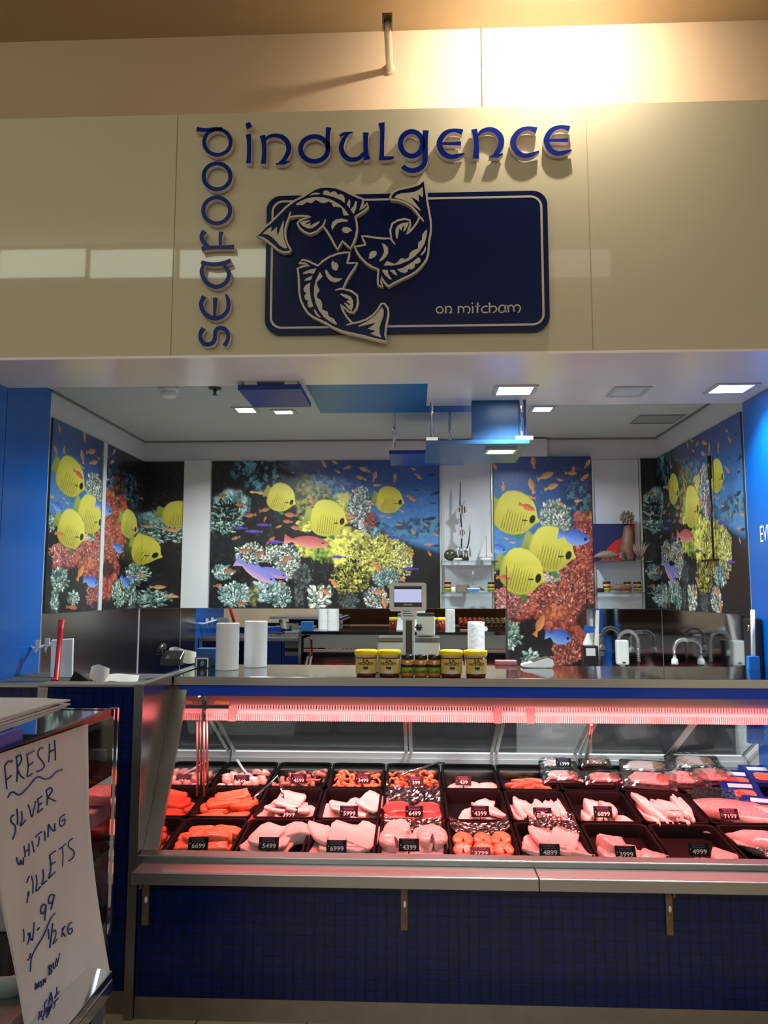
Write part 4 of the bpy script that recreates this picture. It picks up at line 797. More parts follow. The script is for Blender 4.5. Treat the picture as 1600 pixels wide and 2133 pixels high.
# right bay
xa_, xb_ = sx_(1240), sx_(1329); z0_ = zk1+.0005; zt_ = at(1280, 1091, Y=yS+.06).z
t = thing('flag_picture', 'navy picture with a red white-dotted shape, leaning behind the carved fish', 'picture', ((xa_+xb_)/2, yS+.06, z0_))
MB().box(xa_, xb_, yS+.055, yS+.065, z0_, zt_).build('panel', mat('navy_canvas', srgb(14, 26, 84), .6, noise=.06, nscale=20), t)
P = [(xa_+.05, z0_+.001)]+[(xa_+.06+.24*math.sin(a*.196), z0_+.02+(zt_-z0_-.02)*(1-math.cos(a*.196))) for a in range(1, 9)]; P = [(min(a, xb_-.001), min(b, zt_-.001)) for a, b in P]+[(xb_-.001, z0_+.001)]
P = [(xa_+.045, z0_+.001), (xa_+.07, z0_+.05), (xa_+.105, z0_+.1), (xa_+.15, z0_+.14), (xa_+.2, z0_+.168), (xa_+.24, zt_-.001), (xb_-.001, zt_-.001), (xb_-.001, z0_+.001)]
MB().plate(P, D3, yS+.0535, yS+.0545).build('red_shape', mat('red_canvas', srgb(190, 24, 22), .6, noise=.06, nscale=20), t)
m = MB()
for i in range(12):
    for j in range(9):
        a, b = xa_+.06+i*.022+(j % 2)*.011, z0_+.012+j*.02
        if a < xb_-.01 and b < zt_-.01 and b < (a-xa_-.035)*1.35: m.add([(a+.0032*math.cos(k*1.047), yS+.0530, b+.0032*math.sin(k*1.047)) for k in range(6)], [tuple(range(6))])
m.build('white_dots', white_mat, t)
x = sx_(1309); t = thing('carved_pineapple_figure', 'carved brown wooden figure with a spiky pineapple top', 'carving', (x, yS, zk1)); b = MB()
b.tube([(x, yS, zk1+.0005), (x, yS, zk1+.02), (x-.012, yS, zk1+.08), (x, yS, zk1+.15), (x+.004, yS, zk1+.2), (x-.004, yS, zk1+.245)], [.04, .046, .05, .045, .036, .02], 16); b.build('body', carved, t)
zc = at(1280, 1078, Y=yS).z; hd = MB().ball((x-.002, yS, zc), .034, .034, .036, 14, 10)
for i in range(34):
    u, v = math.acos(1-2*(i+.5)/34), i*2.4; d = Vector((math.sin(u)*math.cos(v), math.sin(u)*math.sin(v), math.cos(u))); p = Vector((x-.002, yS, zc)); hd.tube([p+d*.03, p+d*.042, p+d*.054], [.010, .008, .001], 6)
hd.build('spiky_top', grey_w, t)
def carvfish(x0, z, s, label, nm, m_):
    t = thing(nm, label, 'carving', (x0, yS-.05, z)); q = [(-.5, .10, .02), (-.42, .16, .05), (-.2, .2, .10), (.05, .2, .11), (.25, .18, .06), (.36, .17, .03)]
    MB().tube([(x0+a*s, yS-.05, z+b*s) for a, b, c in q], [c*s*1.3 for a, b, c in q], 14).build('body', m_, t)
    f = MB()
    for k in range(7): f.tube([(x0+.3*s, yS-.05, z+.17*s), (x0+.42*s, yS-.05+(k-3)*.004, z+(.17+(k-3)*.03)*s), (x0+.6*s, yS-.05+(k-3)*.004, z+(.18+(k-3)*.06)*s)], [.02*s, .035*s, .02*s], 6, flat=.5)
    f.build('tail_fan', m_, t)
    g = MB()
    for k in range(5): g.tube([(x0+(-.3+k*.13)*s, yS-.05, z+.28*s), (x0+(-.26+k*.13)*s, yS-.05, z+.38*s)], [.02*s, .003*s], 6)
    for k in range(3): g.tube([(x0+(-.2+k*.15)*s, yS-.06, z+.1*s), (x0+(-.2+k*.15)*s, yS-.075, z+.002)], [.016*s, .008*s], 6)
    g.build('spines', m_, t)
carvfish(sx_(1264), zk1, .20, 'carved grey wooden fish lying in front of the red dotted picture', 'carved_fish', grey_w)
carvfish(sx_(1292), zk2, .17, 'carved brown crayfish among the jars on the lower shelf', 'carved_crayfish', carved)
x = sx_(1330); t = thing('carved_fish_tail', 'upright carved fish tail beside the pineapple figure', 'carving', (x, yS, zk1)); m = MB()
for k in range(7): m.tube([(x, yS-.03, zk1+.0145), (x+(k-3)*.012, yS-.03, zk1+.08), (x+(k-3)*.024, yS-.03+.003*k, zk1+.15-.01*abs(k-3))], [.014, .012, .003], 7)
m.build('fan', grey_w, t)
jar(sx_(1259), yS-.04, zk2, 'small honey jar with green label in front of the carved crayfish, nearest the tall mural', 'honey jars on the glass shelves', .075, .026)
jar(sx_(1307), yS+.03, zk2, 'small honey jar half hidden behind the carved crayfish', 'honey jars on the glass shelves', .075, .026); jar(sx_(1328), yS+.03, zk2, 'small honey jar standing behind the crayfish tail', 'honey jars on the glass shelves', .075, .026)
o = MB().box(sx_(1240), sx_(1252), yS-.06, yS+.0, zk2+.0005, zk2+.03).build('black_box', black_pl, bevel=.003); tag(o, 'small black box at the end of the lower shelf beside the tall mural', 'box')
# black pole in front of the side mural
ya1 = at(1472, 1000, X=XR-.05); t = thing('black_wall_rod', 'thin black rod with thicker top hanging on the side mural', 'rod', (XR-.03, ya1.y, 1.77))
za, zb, zd = at(1472, 952, X=XR-.03).z, at(1472, 1000, X=XR-.03).z, at(1479, 1165, X=XR-.03).z
MB().tube([(XR-.03, ya1.y, za), (XR-.03, ya1.y, zb)], .011, 10).build('grip', black_pl, t); MB().tube([(XR-.03, ya1.y, zb), (XR-.03, ya1.y, zd)], .006, 8).build('rod', black_pl, t); MB().box(XR-.045, XR-.0125, ya1.y-.03, ya1.y+.14, zd-.012, zd).build('foot_bar', black_pl, t)
# lettering on the blue side wall
v, f = text('EVE', .12, 0, 0, .62); m = MB(); c0 = at(1593, 1113, X=XR-.006); m.add([(XR-.0055, c0.y-.004-x, c0.z+y) for x, y in v], f)
w_ = max(p[0] for p in v)
o = m.build('wall_lettering', white_mat); tag(o, 'white letters "EVE" on the glossy blue side wall', 'wall lettering')

# ------------------------------------------------------------------ the fish counter
CX0, CX1 = -1.045, XR-.012
YT = 2.937; GB, GT = Vector((0, 2.995, .553)), Vector((0, 3.335, 1.148))    # glass foot and head (section)
ztop = at(700, 1411, Y=3.30).z; yback = at(700, 1385, Z=ztop).y
cn = thing('fish_counter', 'long serve-over fish counter with blue mosaic front and pink-lit glass case', 'counter', (.3, 3.4, 0))
MB().box(CX0+.012, CX1, YT, YT+.06, .078, .545).build('mosaic_front', bluetile, cn)
MB().box(CX0+.012, CX1, YT-.002, YT+.05, .001, .0775).build('kick_plate', mat('dull_kick_steel', (.36, .32, .26), .35, .9, noise=.15, nscale=12), cn)
# end panel with its slanted frame
ep = MB(); ep.box(CX0-.02, CX0+.006, YT-.008, 3.98, .002, 1.192); epo = ep.build('end_panel', steel_v, cn)
MB().box(CX0-.024, CX0+.010, YT-.014, YT-.0085, .002, 1.197).box(CX0-.024, CX0+.010, YT-.0083, 3.3, 1.1925, 1.199).build('edge_trim', steel_f, epo)
def fr(x0, x1, n):     # bar lying in the plane of the glass
    d = (GT-GB).normalized(); nn = Vector((0, -d.z, d.y))
    a = [Vector((x0, GB.y, GB.z))+nn*.012, Vector((x1, GB.y, GB.z))+nn*.012, Vector((x1, GT.y, GT.z))+nn*.012, Vector((x0, GT.y, GT.z))+nn*.012]
    return a, [p-nn*.020 for p in a]
MB().hexa(*fr(CX0+.0065, -.982, 0)).build('slanted_frame', steel_f, cn)
g = MB(); a, b = fr(-.981, CX1-.01, 0); d = Vector((0, 0, 0))
nn = Vector((0, -(GT-GB).normalized().z, (GT-GB).normalized().y))
xg1 = at(1226, 1560, Y=3.5).x
g.quad(a[0]-nn*.012, a[1]-nn*.012, a[2]-nn*.012, a[3]-nn*.012); g.build('front_glass', clear, cn)
# shelf and rail in front of the glass
zsh = .556; ysf = at(800, 1825.5, Z=zsh).y
sh = MB().box(CX0+.045, CX1, ysf, 2.935, zsh-.043, zsh).box(CX0+.0105, CX0+.045, 2.80, 2.935, zsh-.043, zsh)
sh = MB().box(at(269, 1822, Z=zsh).x, at(1110, 1800, Z=zsh).x-.001, ysf, 2.92, zsh-.043, zsh).box(at(1110, 1800, Z=zsh).x+.001, CX1, ysf, 2.92, zsh-.043, zsh)
sho = sh.build('customer_shelf', steel, cn, bevel=.003)
zr = at(700, 1780, Y=2.96).z
MB().box(CX0+.0105, CX1, 2.9205, 2.985, zsh-.02, zr).build('glass_rail', steel_f, cn, bevel=.004)
for px, l in ((842, 0), (1394, 0), (303, 0)):
    x = at(px, 1890, Y=YT-.01).x
    m = MB(); m.box(x-.012, x+.012, YT-.012, YT-.0005, .33 if l == 0 else .34, zsh-.0435); m.box(x-.003, x+.003, ysf+.05, YT-.0125, zsh-.075, zsh-.0435)
    bo = m.build('shelf_bracket', rust, cn); MB().ball((x+.002, YT-.0125, .42), .006, .002, .012, 8, 6).build('paint_scrape', white_mat, bo)
# head of the case: steel worktop, blue strip, valance, vent, lamp housing
MB().box(CX0+.012, CX1, 3.30, yback, ztop-.034, ztop).build('countertop', polish, cn, bevel=.003)
MB().box(CX0+.012, CX1, 3.296, 3.2995, ztop-.035, ztop-.001).build('countertop_edge', mat('bright_steel_edge', (.68, .68, .66), .3, 1, noise=.06, nscale=30, aniso=(1, 40, 40)), cn)
zb = at(700, 1451, Y=3.315).z
MB().box(CX0+.03, CX1, 3.312, 3.33, zb, ztop-.0345).build('blue_strip', blue_edge, cn)
zv0, zv1, zv2, zv3 = [at(900, py, Y=3.62).z for py in (1472, 1480, 1489, 1503)]
val = MB().box(-.98, CX1, 3.62, 3.66, zv0, ztop-.036).build('valance', alu, cn)
ve = MB(); x = -.86
while x < CX1-.01: ve.box(x, x+.0065, 3.608, 3.6195, zv1, zv0+.002); x += .0125
ve.box(-.98, CX1, 3.615, 3.64, zv2, zv1-.0005); ve.build('vent_slots', white_pl, val)
hc = MB(); x = -.97
while x < CX1-.01: hc.box(x, x+.004, 3.602, 3.6145, zv3, zv2-.0005); x += .0085
hc.box(-.98, CX1, 3.615, 3.66, zv3, zv2-.0008); hc.build('air_honeycomb', mat('pale_vent_plastic', (.75, .74, .72), .5, noise=.05, nscale=20), val)
for px in (484, 1037, 1106):
    x = at(px, 1490, Y=3.6).x; MB().box(x-.016, x+.016, 3.595, 3.6018, zv3-.002, zv0).build('vent_clip', mat('grey_clip', (.35, .33, .33), .5, .3, noise=.1, nscale=20) if 'grey_clip' not in bpy.data.materials else bpy.data.materials['grey_clip'], val)
pinkc = (1, .15, .15)
pink_on = mat('lit_pink_tube', (1, .8, .78), .4, emit=(1, .30, .27), estr=3)
for xa, xb in ((-.95, .33), (.37, CX1-.05)):
    tb = MB().tube([(xa, 3.40, ztop-.055), (xb, 3.40, ztop-.055)], .013, 12).build('pink_tube', pink_on, cn)
    lamp('AREA', ((xa+xb)/2, 3.42, ztop-.075), 24, pinkc, xb-xa, .05, aim=((xa+xb)/2, 3.50, .6), spread=125)
gl = MB().box(-.98, -.955, 3.385, 3.43, ztop-.10, ztop-.05).build('tube_holder', white_pl, cn)
# cross-section: deck, mirrored inner end, rear doors, plinth
ZD = lambda y: .545+.112*(y-3.04)             # tray rim plane
dk = MB(); dk.hexa([(-.985, 3.0, .47), (CX1, 3.0, .47), (CX1, 4.16, .60), (-.985, 4.16, .60)], [(-.985, 3.0, .46), (CX1, 3.0, .46), (CX1, 4.16, .59), (-.985, 4.16, .59)]); dk.build('deck', black_pl, cn)
MB().quad((-.99, 3.0, .47), (-.99, 3.33, 1.14), (-.99, 4.16, 1.14), (-.99, 4.16, .47)).build('mirrored_end', mirror_dk, cn)
RB = at(900, 1583, Y=4.17); RT_ = Vector((0, 3.68, zv3+.03))
lg = MB().box(-.985, CX1, 4.155, 4.19, RB.z-.02, RB.z+.008).box(-.985, CX1, 4.165, 4.20, RB.z+.0085, RB.z+.035); lg.build('rear_sill', white_pl, cn)
dr = thing
edges = [-.985, at(850, 1540, Y=3.9).x, at(1040, 1540, Y=3.9).x, at(1226, 1540, Y=3.9).x, at(1430, 1540, Y=3.9).x, CX1]
for i, (xa, xb) in enumerate(zip(edges[:-1], edges[1:])):
    o = .012*(i % 2)
    q = [(xa+.002, 4.176-o, RB.z+.036), (xb-.002, 4.176-o, RB.z+.036), (xb-.002, 3.70-o, RT_.z), (xa+.002, 3.70-o, RT_.z)]
    dgl = MB().quad(*q).build('rear_door', door_gl, cn)
    fm = MB()
    for x in (xa+.003, xb-.022):
        fm.hexa([(x, 4.170-o, RB.z+.037), (x+.018, 4.170-o, RB.z+.037), (x+.018, 3.694-o, RT_.z), (x, 3.694-o, RT_.z)], [(x, 4.182-o, RB.z+.037), (x+.018, 4.182-o, RB.z+.037), (x+.018, 3.706-o, RT_.z), (x, 3.706-o, RT_.z)])
    fm.build('frame', alu, dgl)
MB().box(-.985, CX1, 4.0, 4.195, .02, RB.z-.021).build('rear_panel', steel_v, cn)
for px, tp in ((1225, 0), (420, 0)):
    if px == 1225:
        p0 = at(1232, 1510, Y=3.60); p1 = at(1222, 1580, Y=4.1)
        MB().tube([p0, p1], .011, 8).build('strut', alu, cn)
for px in (433, 447):
    p0 = at(px, 1480, X=-.93); MB().tube([(-.975, 3.57+.05*(px == 447), zv3), (-.975, 3.60+.06*(px == 447), ZD(3.6)+.01)], .006, 8).build('inner_strut', alu, cn)
MB().box(-.94, -.87, 3.612, 3.6195, zv0+.006, zv0+.022).build('sticker', mat('pale_green_sticker', srgb(170, 178, 100), .5, noise=.05, nscale=30), cn)

# ------------------------------------------------------------------ trays
TX = lambda k: .122+.279*(k-4)
TY = [3.035, 3.395, 3.755]; TD = .352
def tray_mesh():
    m = MB(); w, d, h = .272, TD, .052; t = .118
    def ring(i, z): a, b = w/2-i, d/2-i; return rrect(-a, a, -b, b, .028-min(i, .02)*.4, 4), z
    R_ = [ring(0, -.006), ring(0, 0), ring(.008, .001), ring(.012, -.004), ring(.022, -h), ring(.2, -h)]
    vs = []; n = None
    for i, (p, z) in enumerate(R_[:5]): n = len(p); vs += [(x, y, z) for x, y in p]
    p, z = ring(.019, -h-.004); vs2 = [(x, y, z) for x, y in p]
    fs = [(i*n+j, i*n+(j+1) % n, (i+1)*n+(j+1) % n, (i+1)*n+j) for i in range(4) for j in range(n)]
    m.add(vs, fs, 0, True); m.add(vs[4*n:], [tuple(range(n))]); m.add(vs2, [tuple(range(n-1, -1, -1))])
    p, z = ring(.008, -.006); vs3 = [(x, y, z) for x, y in p]
    m.add(vs[:n]+vs3+vs2, [((j+1) % n, j, n+j, n+(j+1) % n) for j in range(n)]+[(n+(j+1) % n, n+j, 2*n+j, 2*n+(j+1) % n) for j in range(n)])
    return m
tray0 = None; slope = math.atan(.112)
contents = {(0, 0): 'orange salmon portions priced 6699', (0, 1): 'pale fillets priced 5499', (0, 2): 'broad white fillets priced 6999', (0, 3): 'pale round fish steaks priced 4399', (0, 4): 'bright orange salmon cutlets', (0, 5): 'white fillets priced 4899', (0, 6): 'plump pale pieces priced 3999', (0, 7): 'the last two fillets priced 4999', (0, 8): 'whole silver fish',
            (1, 0): 'salmon fillets and tongs', (1, 1): 'white fillets priced 3999', (1, 2): 'white fillets priced 5999', (1, 3): 'red tuna under crumpled film', (1, 4): 'white fillets priced 4399', (1, 5): 'long slim fillets priced 8599', (1, 6): 'rolled fillets priced 6899', (1, 7): 'long fillets with a bright pale price tag', (1, 8): 'film-wrapped fish priced 7199',
            (2, 0): 'pale seafood mix priced 849', (2, 1): 'brown octopus priced 4599', (2, 2): 'orange prawns priced 3499', (2, 3): 'orange prawns with the resting spoon', (2, 4): 'a few white pieces priced 439', (2, 5): 'brown smoked pieces without price', (2, 6): 'vacuum packs priced 1399', (2, 7): 'large flat black packs', (2, 8): 'blue printed packs'}
for (r, k), c in contents.items():
    x, y = TX(k)+.1395, TY[r]+TD/2
    if tray0 is None: o = tray0 = tray_mesh().build('display_tray', mat('black_tray', (.003, .0028, .0028), .55, noise=.2, nscale=9, spec=.06))
    else: o = tray0.copy(); C.objects.link(o)
    o.location = (x, y, ZD(y)); o.rotation_euler = (slope, 0, 0)
    tag(o, 'black display tray holding '+c, 'tray', 'black display trays')
def tp(r, k, a, b, h):      # a -.5...5 across, b 0..1 front to back, h above the tray floor
    x = TX(k)+.1395+a*.24; y = TY[r]+.02+b*(TD-.04); return (x, y, ZD(y)-.050+h)

# ------------------------------------------------------------------ fish pieces
def flesh(name, c, stripe=None, ss=22, rough=.32):
    m = mat(name, c, rough, noise=.14, nscale=24, coat=.25, bump=.25, bscale=40)
    if stripe:
        nt = m.node_tree; b = nt.nodes['Principled BSDF']; w = nt.nodes.new('ShaderNodeTexWave'); w.inputs['Scale'].default_value = ss; w.inputs['Distortion'].default_value = 6; w.inputs['Detail'].default_value = 2
        tc = nt.nodes.new('ShaderNodeTexCoord'); nt.links.new(tc.outputs['Object'], w.inputs[0])
        cr = nt.nodes.new('ShaderNodeValToRGB'); cr.color_ramp.elements[0].position = .72; cr.color_ramp.elements[0].color = (*c, 1); cr.color_ramp.elements[1].position = .95; cr.color_ramp.elements[1].color = (*stripe, 1)
        nt.links.new(w.outputs['Fac'], cr.inputs[0]); nt.links.new(cr.outputs[0], b.inputs['Base Color'])
    return m
white_f = flesh('white_fish_flesh', (.82, .66, .61)); pale_f = flesh('pale_fish_flesh', (.76, .58, .54))
salmon_f = flesh('salmon_flesh', (.92, .25, .10)); salmon_d = flesh('deep_salmon_flesh', (.90, .19, .08))
tuna_f = flesh('tuna_flesh', (.80, .07, .06)); prawn_f = flesh('prawn_orange', (.90, .20, .06), (.94, .36, .18), 60); mix_f = flesh('seafood_mix_pink', (.74, .50, .42)); octo_f = flesh('octopus_brown', (.36, .17, .12), (.56, .32, .25), 50)
smoke_f = flesh('smoked_brown_flesh', (.28, .13, .07), (.40, .22, .12), 40)
def slab(out, t, dome=.5, rag=.06, seed=1, curl=0.0, bend=0.0):
    rs = random.Random(seed); n = len(out); cx = sum(p[0] for p in out)/n; cy = sum(p[1] for p in out)/n
    vs = []; L = max(p[0] for p in out)-min(p[0] for p in out)
    rg = [1+rag*(rs.random()-.5)*2 for _ in range(n)]
    rings = [(.95, 0), (1.0, .35*t), (.99, .80*t), (.94, .97*t), (.62, t), (.3, t)]
    for s_, z in rings:
        for j, (x, y) in enumerate(out):
            X, Y = cx+(x-cx)*s_*rg[j], cy+(y-cy)*s_*rg[j]
            zz = z*(1-dome*.5*((X-cx)/(L/2))**2)+curl*((X-cx)/(L/2))**2+bend*(X-cx)+(rs.random()-.5)*t*.08
            vs.append((X, Y, zz))
    k = len(rings); fs = [(i*n+j, i*n+(j+1) % n, (i+1)*n+(j+1) % n, (i+1)*n+j) for i in range(k-1) for j in range(n)]
    vs.append((cx, cy, t)); fs += [((k-1)*n+j, (k-1)*n+(j+1) % n, len(vs)-1) for j in range(n)]+[tuple(range(n-1, -1, -1))]
    m = MB(); m.add(vs, fs, 0, True); return m
def leaf(L, w, n=20, tail=.35, head=.8):
    p = []
    for j in range(n):
        a = 6.28319*j/n; x = math.cos(a); y = math.sin(a); k = (tail+(1-tail)*min(1, (x+1)*.8)) if x < .25 else 1-(1-head)*(x-.25)
        p.append((L/2*(abs(x)**.75)*(1 if x > 0 else -1), w/2*(abs(y)**.8)*(1 if y > 0 else -1)*k))
    return p
def squ(L, w, n=20, e=.5):
    return [(L/2*(abs(math.cos(a))**e)*(1 if math.cos(a) > 0 else -1), w/2*(abs(math.sin(a))**e)*(1 if math.sin(a) > 0 else -1)) for a in [6.28319*j/n for j in range(n)]]
def steak(L, w):     # horseshoe cutlet with a belly notch
    p = [(w/2*math.sin(.2+5.883*j/25), -L/2*math.cos(.2+5.883*j/25)) for j in range(26)]
    return p+[(-w*.04, -L*.05), (w*.04, -L*.05)]
PROTO = {}
def proto(key, mb, m, sub=0): PROTO[key] = (mb, m, sub)
def wavy(mb, amp, k, seed):
    rs = random.Random(seed); p, q = rs.random()*6, rs.random()*6
    mb.v = [(x, y, z+amp*(math.sin(k*x+p)+.7*math.sin(k*1.3*y+q))) for x, y, z in mb.v]; return mb
for i in range(3):
    proto('fillet%d' % i, wavy(slab(leaf(.26, .098, 24, .45+.1*i), .020, .25, .10, i+1, .004), .004, 30, i), white_f); proto('broad%d' % i, wavy(slab(squ(.24, .118, 24, .5), .020, .2, .08, i+11, .004), .004, 28, i), white_f)
    proto('long%d' % i, wavy(slab(leaf(.31, .046, 22, .35), .022, .3, .10, i+21, .003), .002, 40, i), white_f); proto('salmon%d' % i, slab(squ(.112, .060, 22, .38), .030, .25, .09, i+31, -.004), salmon_f)
    proto('sfil%d' % i, wavy(slab(squ(.15, .085, 22, .45), .030, .3, .12, i+41, .004), .003, 30, i), salmon_d); proto('tuna%d' % i, slab(squ(.12, .09, 18, .6), .046, .5, .10, i+51), tuna_f)
    proto('roll%d' % i, wavy(slab(leaf(.19, .07, 20, .5), .046, .7, .10, i+61), .004, 40, i), pale_f); proto('plump%d' % i, wavy(slab(leaf(.16, .105, 20, .6), .055, .8, .11, i+71), .004, 40, i), pale_f)
    proto('cut%d' % i, slab(steak(.088, .084), .032, .1, .03, i+81), salmon_f); proto('steak%d' % i, slab(steak(.125, .115), .036, .15, .05, i+91), pale_f)
    proto('chunk%d' % i, slab(squ(.044, .032, 10, .7), .022, .8, .16, i+101), mix_f); proto('smk%d' % i, slab(leaf(.17, .042, 14, .3), .028, .8, .12, i+111, .004), smoke_f)
rsx = random.Random(3)
def curve_tube(rad, arc, r0, m):
    pts = [(rad*math.cos(a), rad*math.sin(a), .010+.004*math.sin(3*a)) for a in [arc*j/9 for j in range(10)]]
    return MB().tube(pts, [r0*(.5+.5*math.sin(math.pi*min(1, (j+2.5)/8))) if j < 9 else r0*.25 for j in range(10)], 8)
for i in range(3): proto('prawn%d' % i, curve_tube(.017+.002*i, 3.6, .0085, 0), prawn_f); proto('tent%d' % i, curve_tube(.026+.004*i, 4.2, .0105, 0), octo_f)
MADE = {}
def piece(key, name, label, cat, group, r, k, a, b, h, rz=0, rx=0, ry=0, s=1.0):
    if key not in MADE: o = MADE[key] = PROTO[key][0].build(name, PROTO[key][1])
    else:
        o = MADE[key].copy(); o.name = name; C.objects.link(o)
    o.location = tp(r, k, a, b, h); o.rotation_euler = (R(rx)+slope, R(ry), R(rz)); o.scale = (s, s, s)
    return tag(o, label, cat, group)
rd_ = random.Random(12)
jit = lambda q: (rd_.random()-.5)*2*q
def lay(r, k, key, name, label, cat, spots, nvar=3, s=1):
    for i, (a, b, h, rz, rx) in enumerate(spots): piece(key+str(i % nvar), name, label, cat, label.split(' in the')[0]+' pile', r, k, a, b, h, rz+jit(9), rx+jit(4), jit(6), s*(1+jit(.08)))
# front row
lay(0, 0, 'salmon', 'salmon_portion', 'orange salmon portion in the tray with the 6699 price tag', 'salmon', [(-.28, .12, .0, 5, 0), (.22, .12, 0, -4, 0), (-.25, .36, .0, 10, 0), (.25, .36, 0, 0, 0), (-.2, .62, .0, 12, 0), (.25, .60, 0, 4, 0), (-.22, .22, .03, 14, 8), (.24, .20, .030, 2, 6), (-.24, .46, .03, 18, 8), (.22, .46, .03, 6, 8), (-.12, .66, .03, 14, 6), (.27, .66, .030, -6, 4), (.0, .8, .0, 6, 0), (-.1, .34, .055, 24, 4), (.2, .36, .055, 8, 6)])
lay(0, 1, 'broad', 'fish_fillet', 'pale flat fillet in the tray with the 5499 price tag', 'fish fillet', [(-.2, .40, .0, 92, 0), (.06, .42, .012, 84, 0), (-.22, .44, .024, 84, 0), (.02, .46, .036, 96, 0), (-.12, .46, .052, 88, 2)], 3, .95)
piece('plump1', 'fish_fillet', 'single thick pale piece apart from the flat fillets, behind the 5499 tag', 'fish fillet', None, 0, 1, .33, .68, .008, 20, 0, 0, 1.05)
lay(0, 2, 'broad', 'fish_fillet', 'broad white fillet in the tray with the 6999 price tag', 'fish fillet', [(-.3, .42, 0, 92, 0), (.0, .40, .005, 88, 0), (.3, .42, 0, 86, 0), (-.2, .44, .022, 94, 2), (.2, .46, .024, 84, 2), (.36, .6, .03, 76, 10), (-.36, .62, .03, 104, 10), (0, .55, .044, 92, 4)])
lay(0, 3, 'steak', 'fish_steak', 'pale round fish steak in the tray with the 4399 price tag', 'fish steak', [(-.3, .14, .0, 0, 0), (.02, .12, .0, 10, 0), (.33, .14, .0, 0, 0), (-.3, .42, .012, -10, 12), (.05, .40, .012, 8, 12), (.34, .42, .012, 0, 12), (-.26, .62, .02, 0, 14), (.22, .62, .02, 14, 14), (-.3, .38, .042, 12, 10), (.32, .46, .042, -8, 10), (-.26, .66, .045, -14, 8)])
lay(0, 4, 'cut', 'salmon_cutlet', 'bright orange horseshoe salmon cutlet in the film-lined tray', 'salmon cutlet', [(-.33, .10, .0, 0, 6), (0, .09, .0, 6, 6), (.33, .10, .0, -4, 6), (-.33, .34, .012, 4, 14), (0, .34, .012, -6, 14), (.33, .34, .012, 2, 14), (-.32, .58, .018, 0, 14), (.01, .60, .018, 6, 14), (.33, .60, .018, -4, 14)])
lay(0, 5, 'broad', 'fish_fillet', 'thick white fillet in the tray with the 4899 price tag', 'fish fillet', [(-.3, .36, 0, 90, 0), (0, .34, 0, 94, 0), (.3, .36, 0, 86, 0), (-.28, .44, .02, 84, 3), (.04, .46, .024, 92, 3), (.32, .42, .02, 96, 3), (-.1, .52, .042, 100, 4), (.2, .54, .042, 80, 4)])
lay(0, 6, 'plump', 'fish_piece', 'plump pale fish piece in the tray with the 3999 price tag', 'fish piece', [(-.3, .22, 0, 70, 0), (-.26, .5, .005, 80, 0), (-.05, .34, .0, 100, 0), (.14, .10, 0, 30, 0), (.33, .14, .0, 60, 0), (-.24, .34, .03, 95, 4)])
piece('fillet0', 'fish_fillet', 'pale fillet lying before the 4999 price tag in the nearly empty tray', 'fish fillet', None, 0, 7, -.2, .17, 0, 14, 0, 0, .85); piece('plump2', 'fish_fillet', 'rounded pale fillet beside the 4999 price tag at the tray edge', 'fish fillet', None, 0, 7, .30, .18, 0, 60, 0, 0, 1)
# middle row
lay(1, 0, 'sfil', 'salmon_fillet', 'deep orange salmon fillet in the tray under the tongs', 'salmon', [(-.28, .12, .0, 10, 0), (.28, .12, .0, 6, 0), (-.2, .5, .0, 15, 0), (.25, .5, .0, -20, 0), (-.1, .5, .028, 20, 6), (.3, .44, .030, -28, 6), (.05, .62, .04, 8, 4)])
lay(1, 1, 'broad', 'fish_fillet', 'white fillet in the tray with the 3999 price tag behind the tongs', 'fish fillet', [(-.26, .36, .0, 84, 0), (.0, .38, .006, 92, 0), (.26, .38, .0, 96, 0), (-.14, .44, .024, 80, 2), (.12, .46, .026, 98, 2), (0, .5, .044, 90, 2)])
lay(1, 2, 'broad', 'fish_fillet', 'wide pink-white fillet in the tray with the 5999 price tag', 'fish fillet', [(-.3, .38, 0, 92, 0), (0, .38, .005, 90, 0), (.3, .40, 0, 86, 0), (-.18, .44, .024, 92, 2), (.14, .46, .024, 88, 2), (.38, .56, .035, 72, 12)])
lay(1, 3, 'tuna', 'tuna_piece', 'red tuna piece in the film-lined tray', 'tuna', [(-.3, .16, .0, 10, 0), (.0, .14, 0, 0, 0), (.3, .15, 0, -12, 0), (-.28, .32, .018, 30, 10), (.26, .32, .018, -20, 10)])
lay(1, 4, 'fillet', 'fish_fillet', 'white fillet in the half-empty tray with the 4399 price tag of the middle row', 'fish fillet', [(-.14, .34, .0, 66, 0), (.08, .36, .0, 84, 0), (.3, .34, .0, 112, 0), (.1, .46, .02, 60, 2), (.24, .46, .022, 124, 2)], 3, 1)
lay(1, 5, 'long', 'slim_fillet', 'long slim fillet in the tray with the 8599 price tag', 'fish fillet', [(-.42+.12*i, .46+.01*(i % 3), .002+.010*(i % 2), 92-2*i, 2) for i in range(8)]+[(-.36+.13*i, .48, .024, 94-2*i, 2) for i in range(6)], 3, 1)
lay(1, 6, 'roll', 'rolled_fillet', 'small rolled fillet in the tray with the 6899 price tag', 'fish fillet', [(-.3, .34, .0, 80, 0), (-.08, .3, .0, 90, 0), (.14, .22, .0, 100, 0), (.33, .14, .0, 120, 0), (-.22, .44, .03, 86, 4), (.06, .34, .032, 96, 4)], 3, .9)
lay(1, 7, 'long', 'long_fillet', 'long pink-white fillet in the tray with the bright pale price tag', 'fish fillet', [(-.38+.15*i, .44, .004+.012*(i % 2), 98-4*i, 2) for i in range(6)]+[(-.3+.15*i, .48, .032, 100-4*i, 3) for i in range(5)], 3, 1.12)
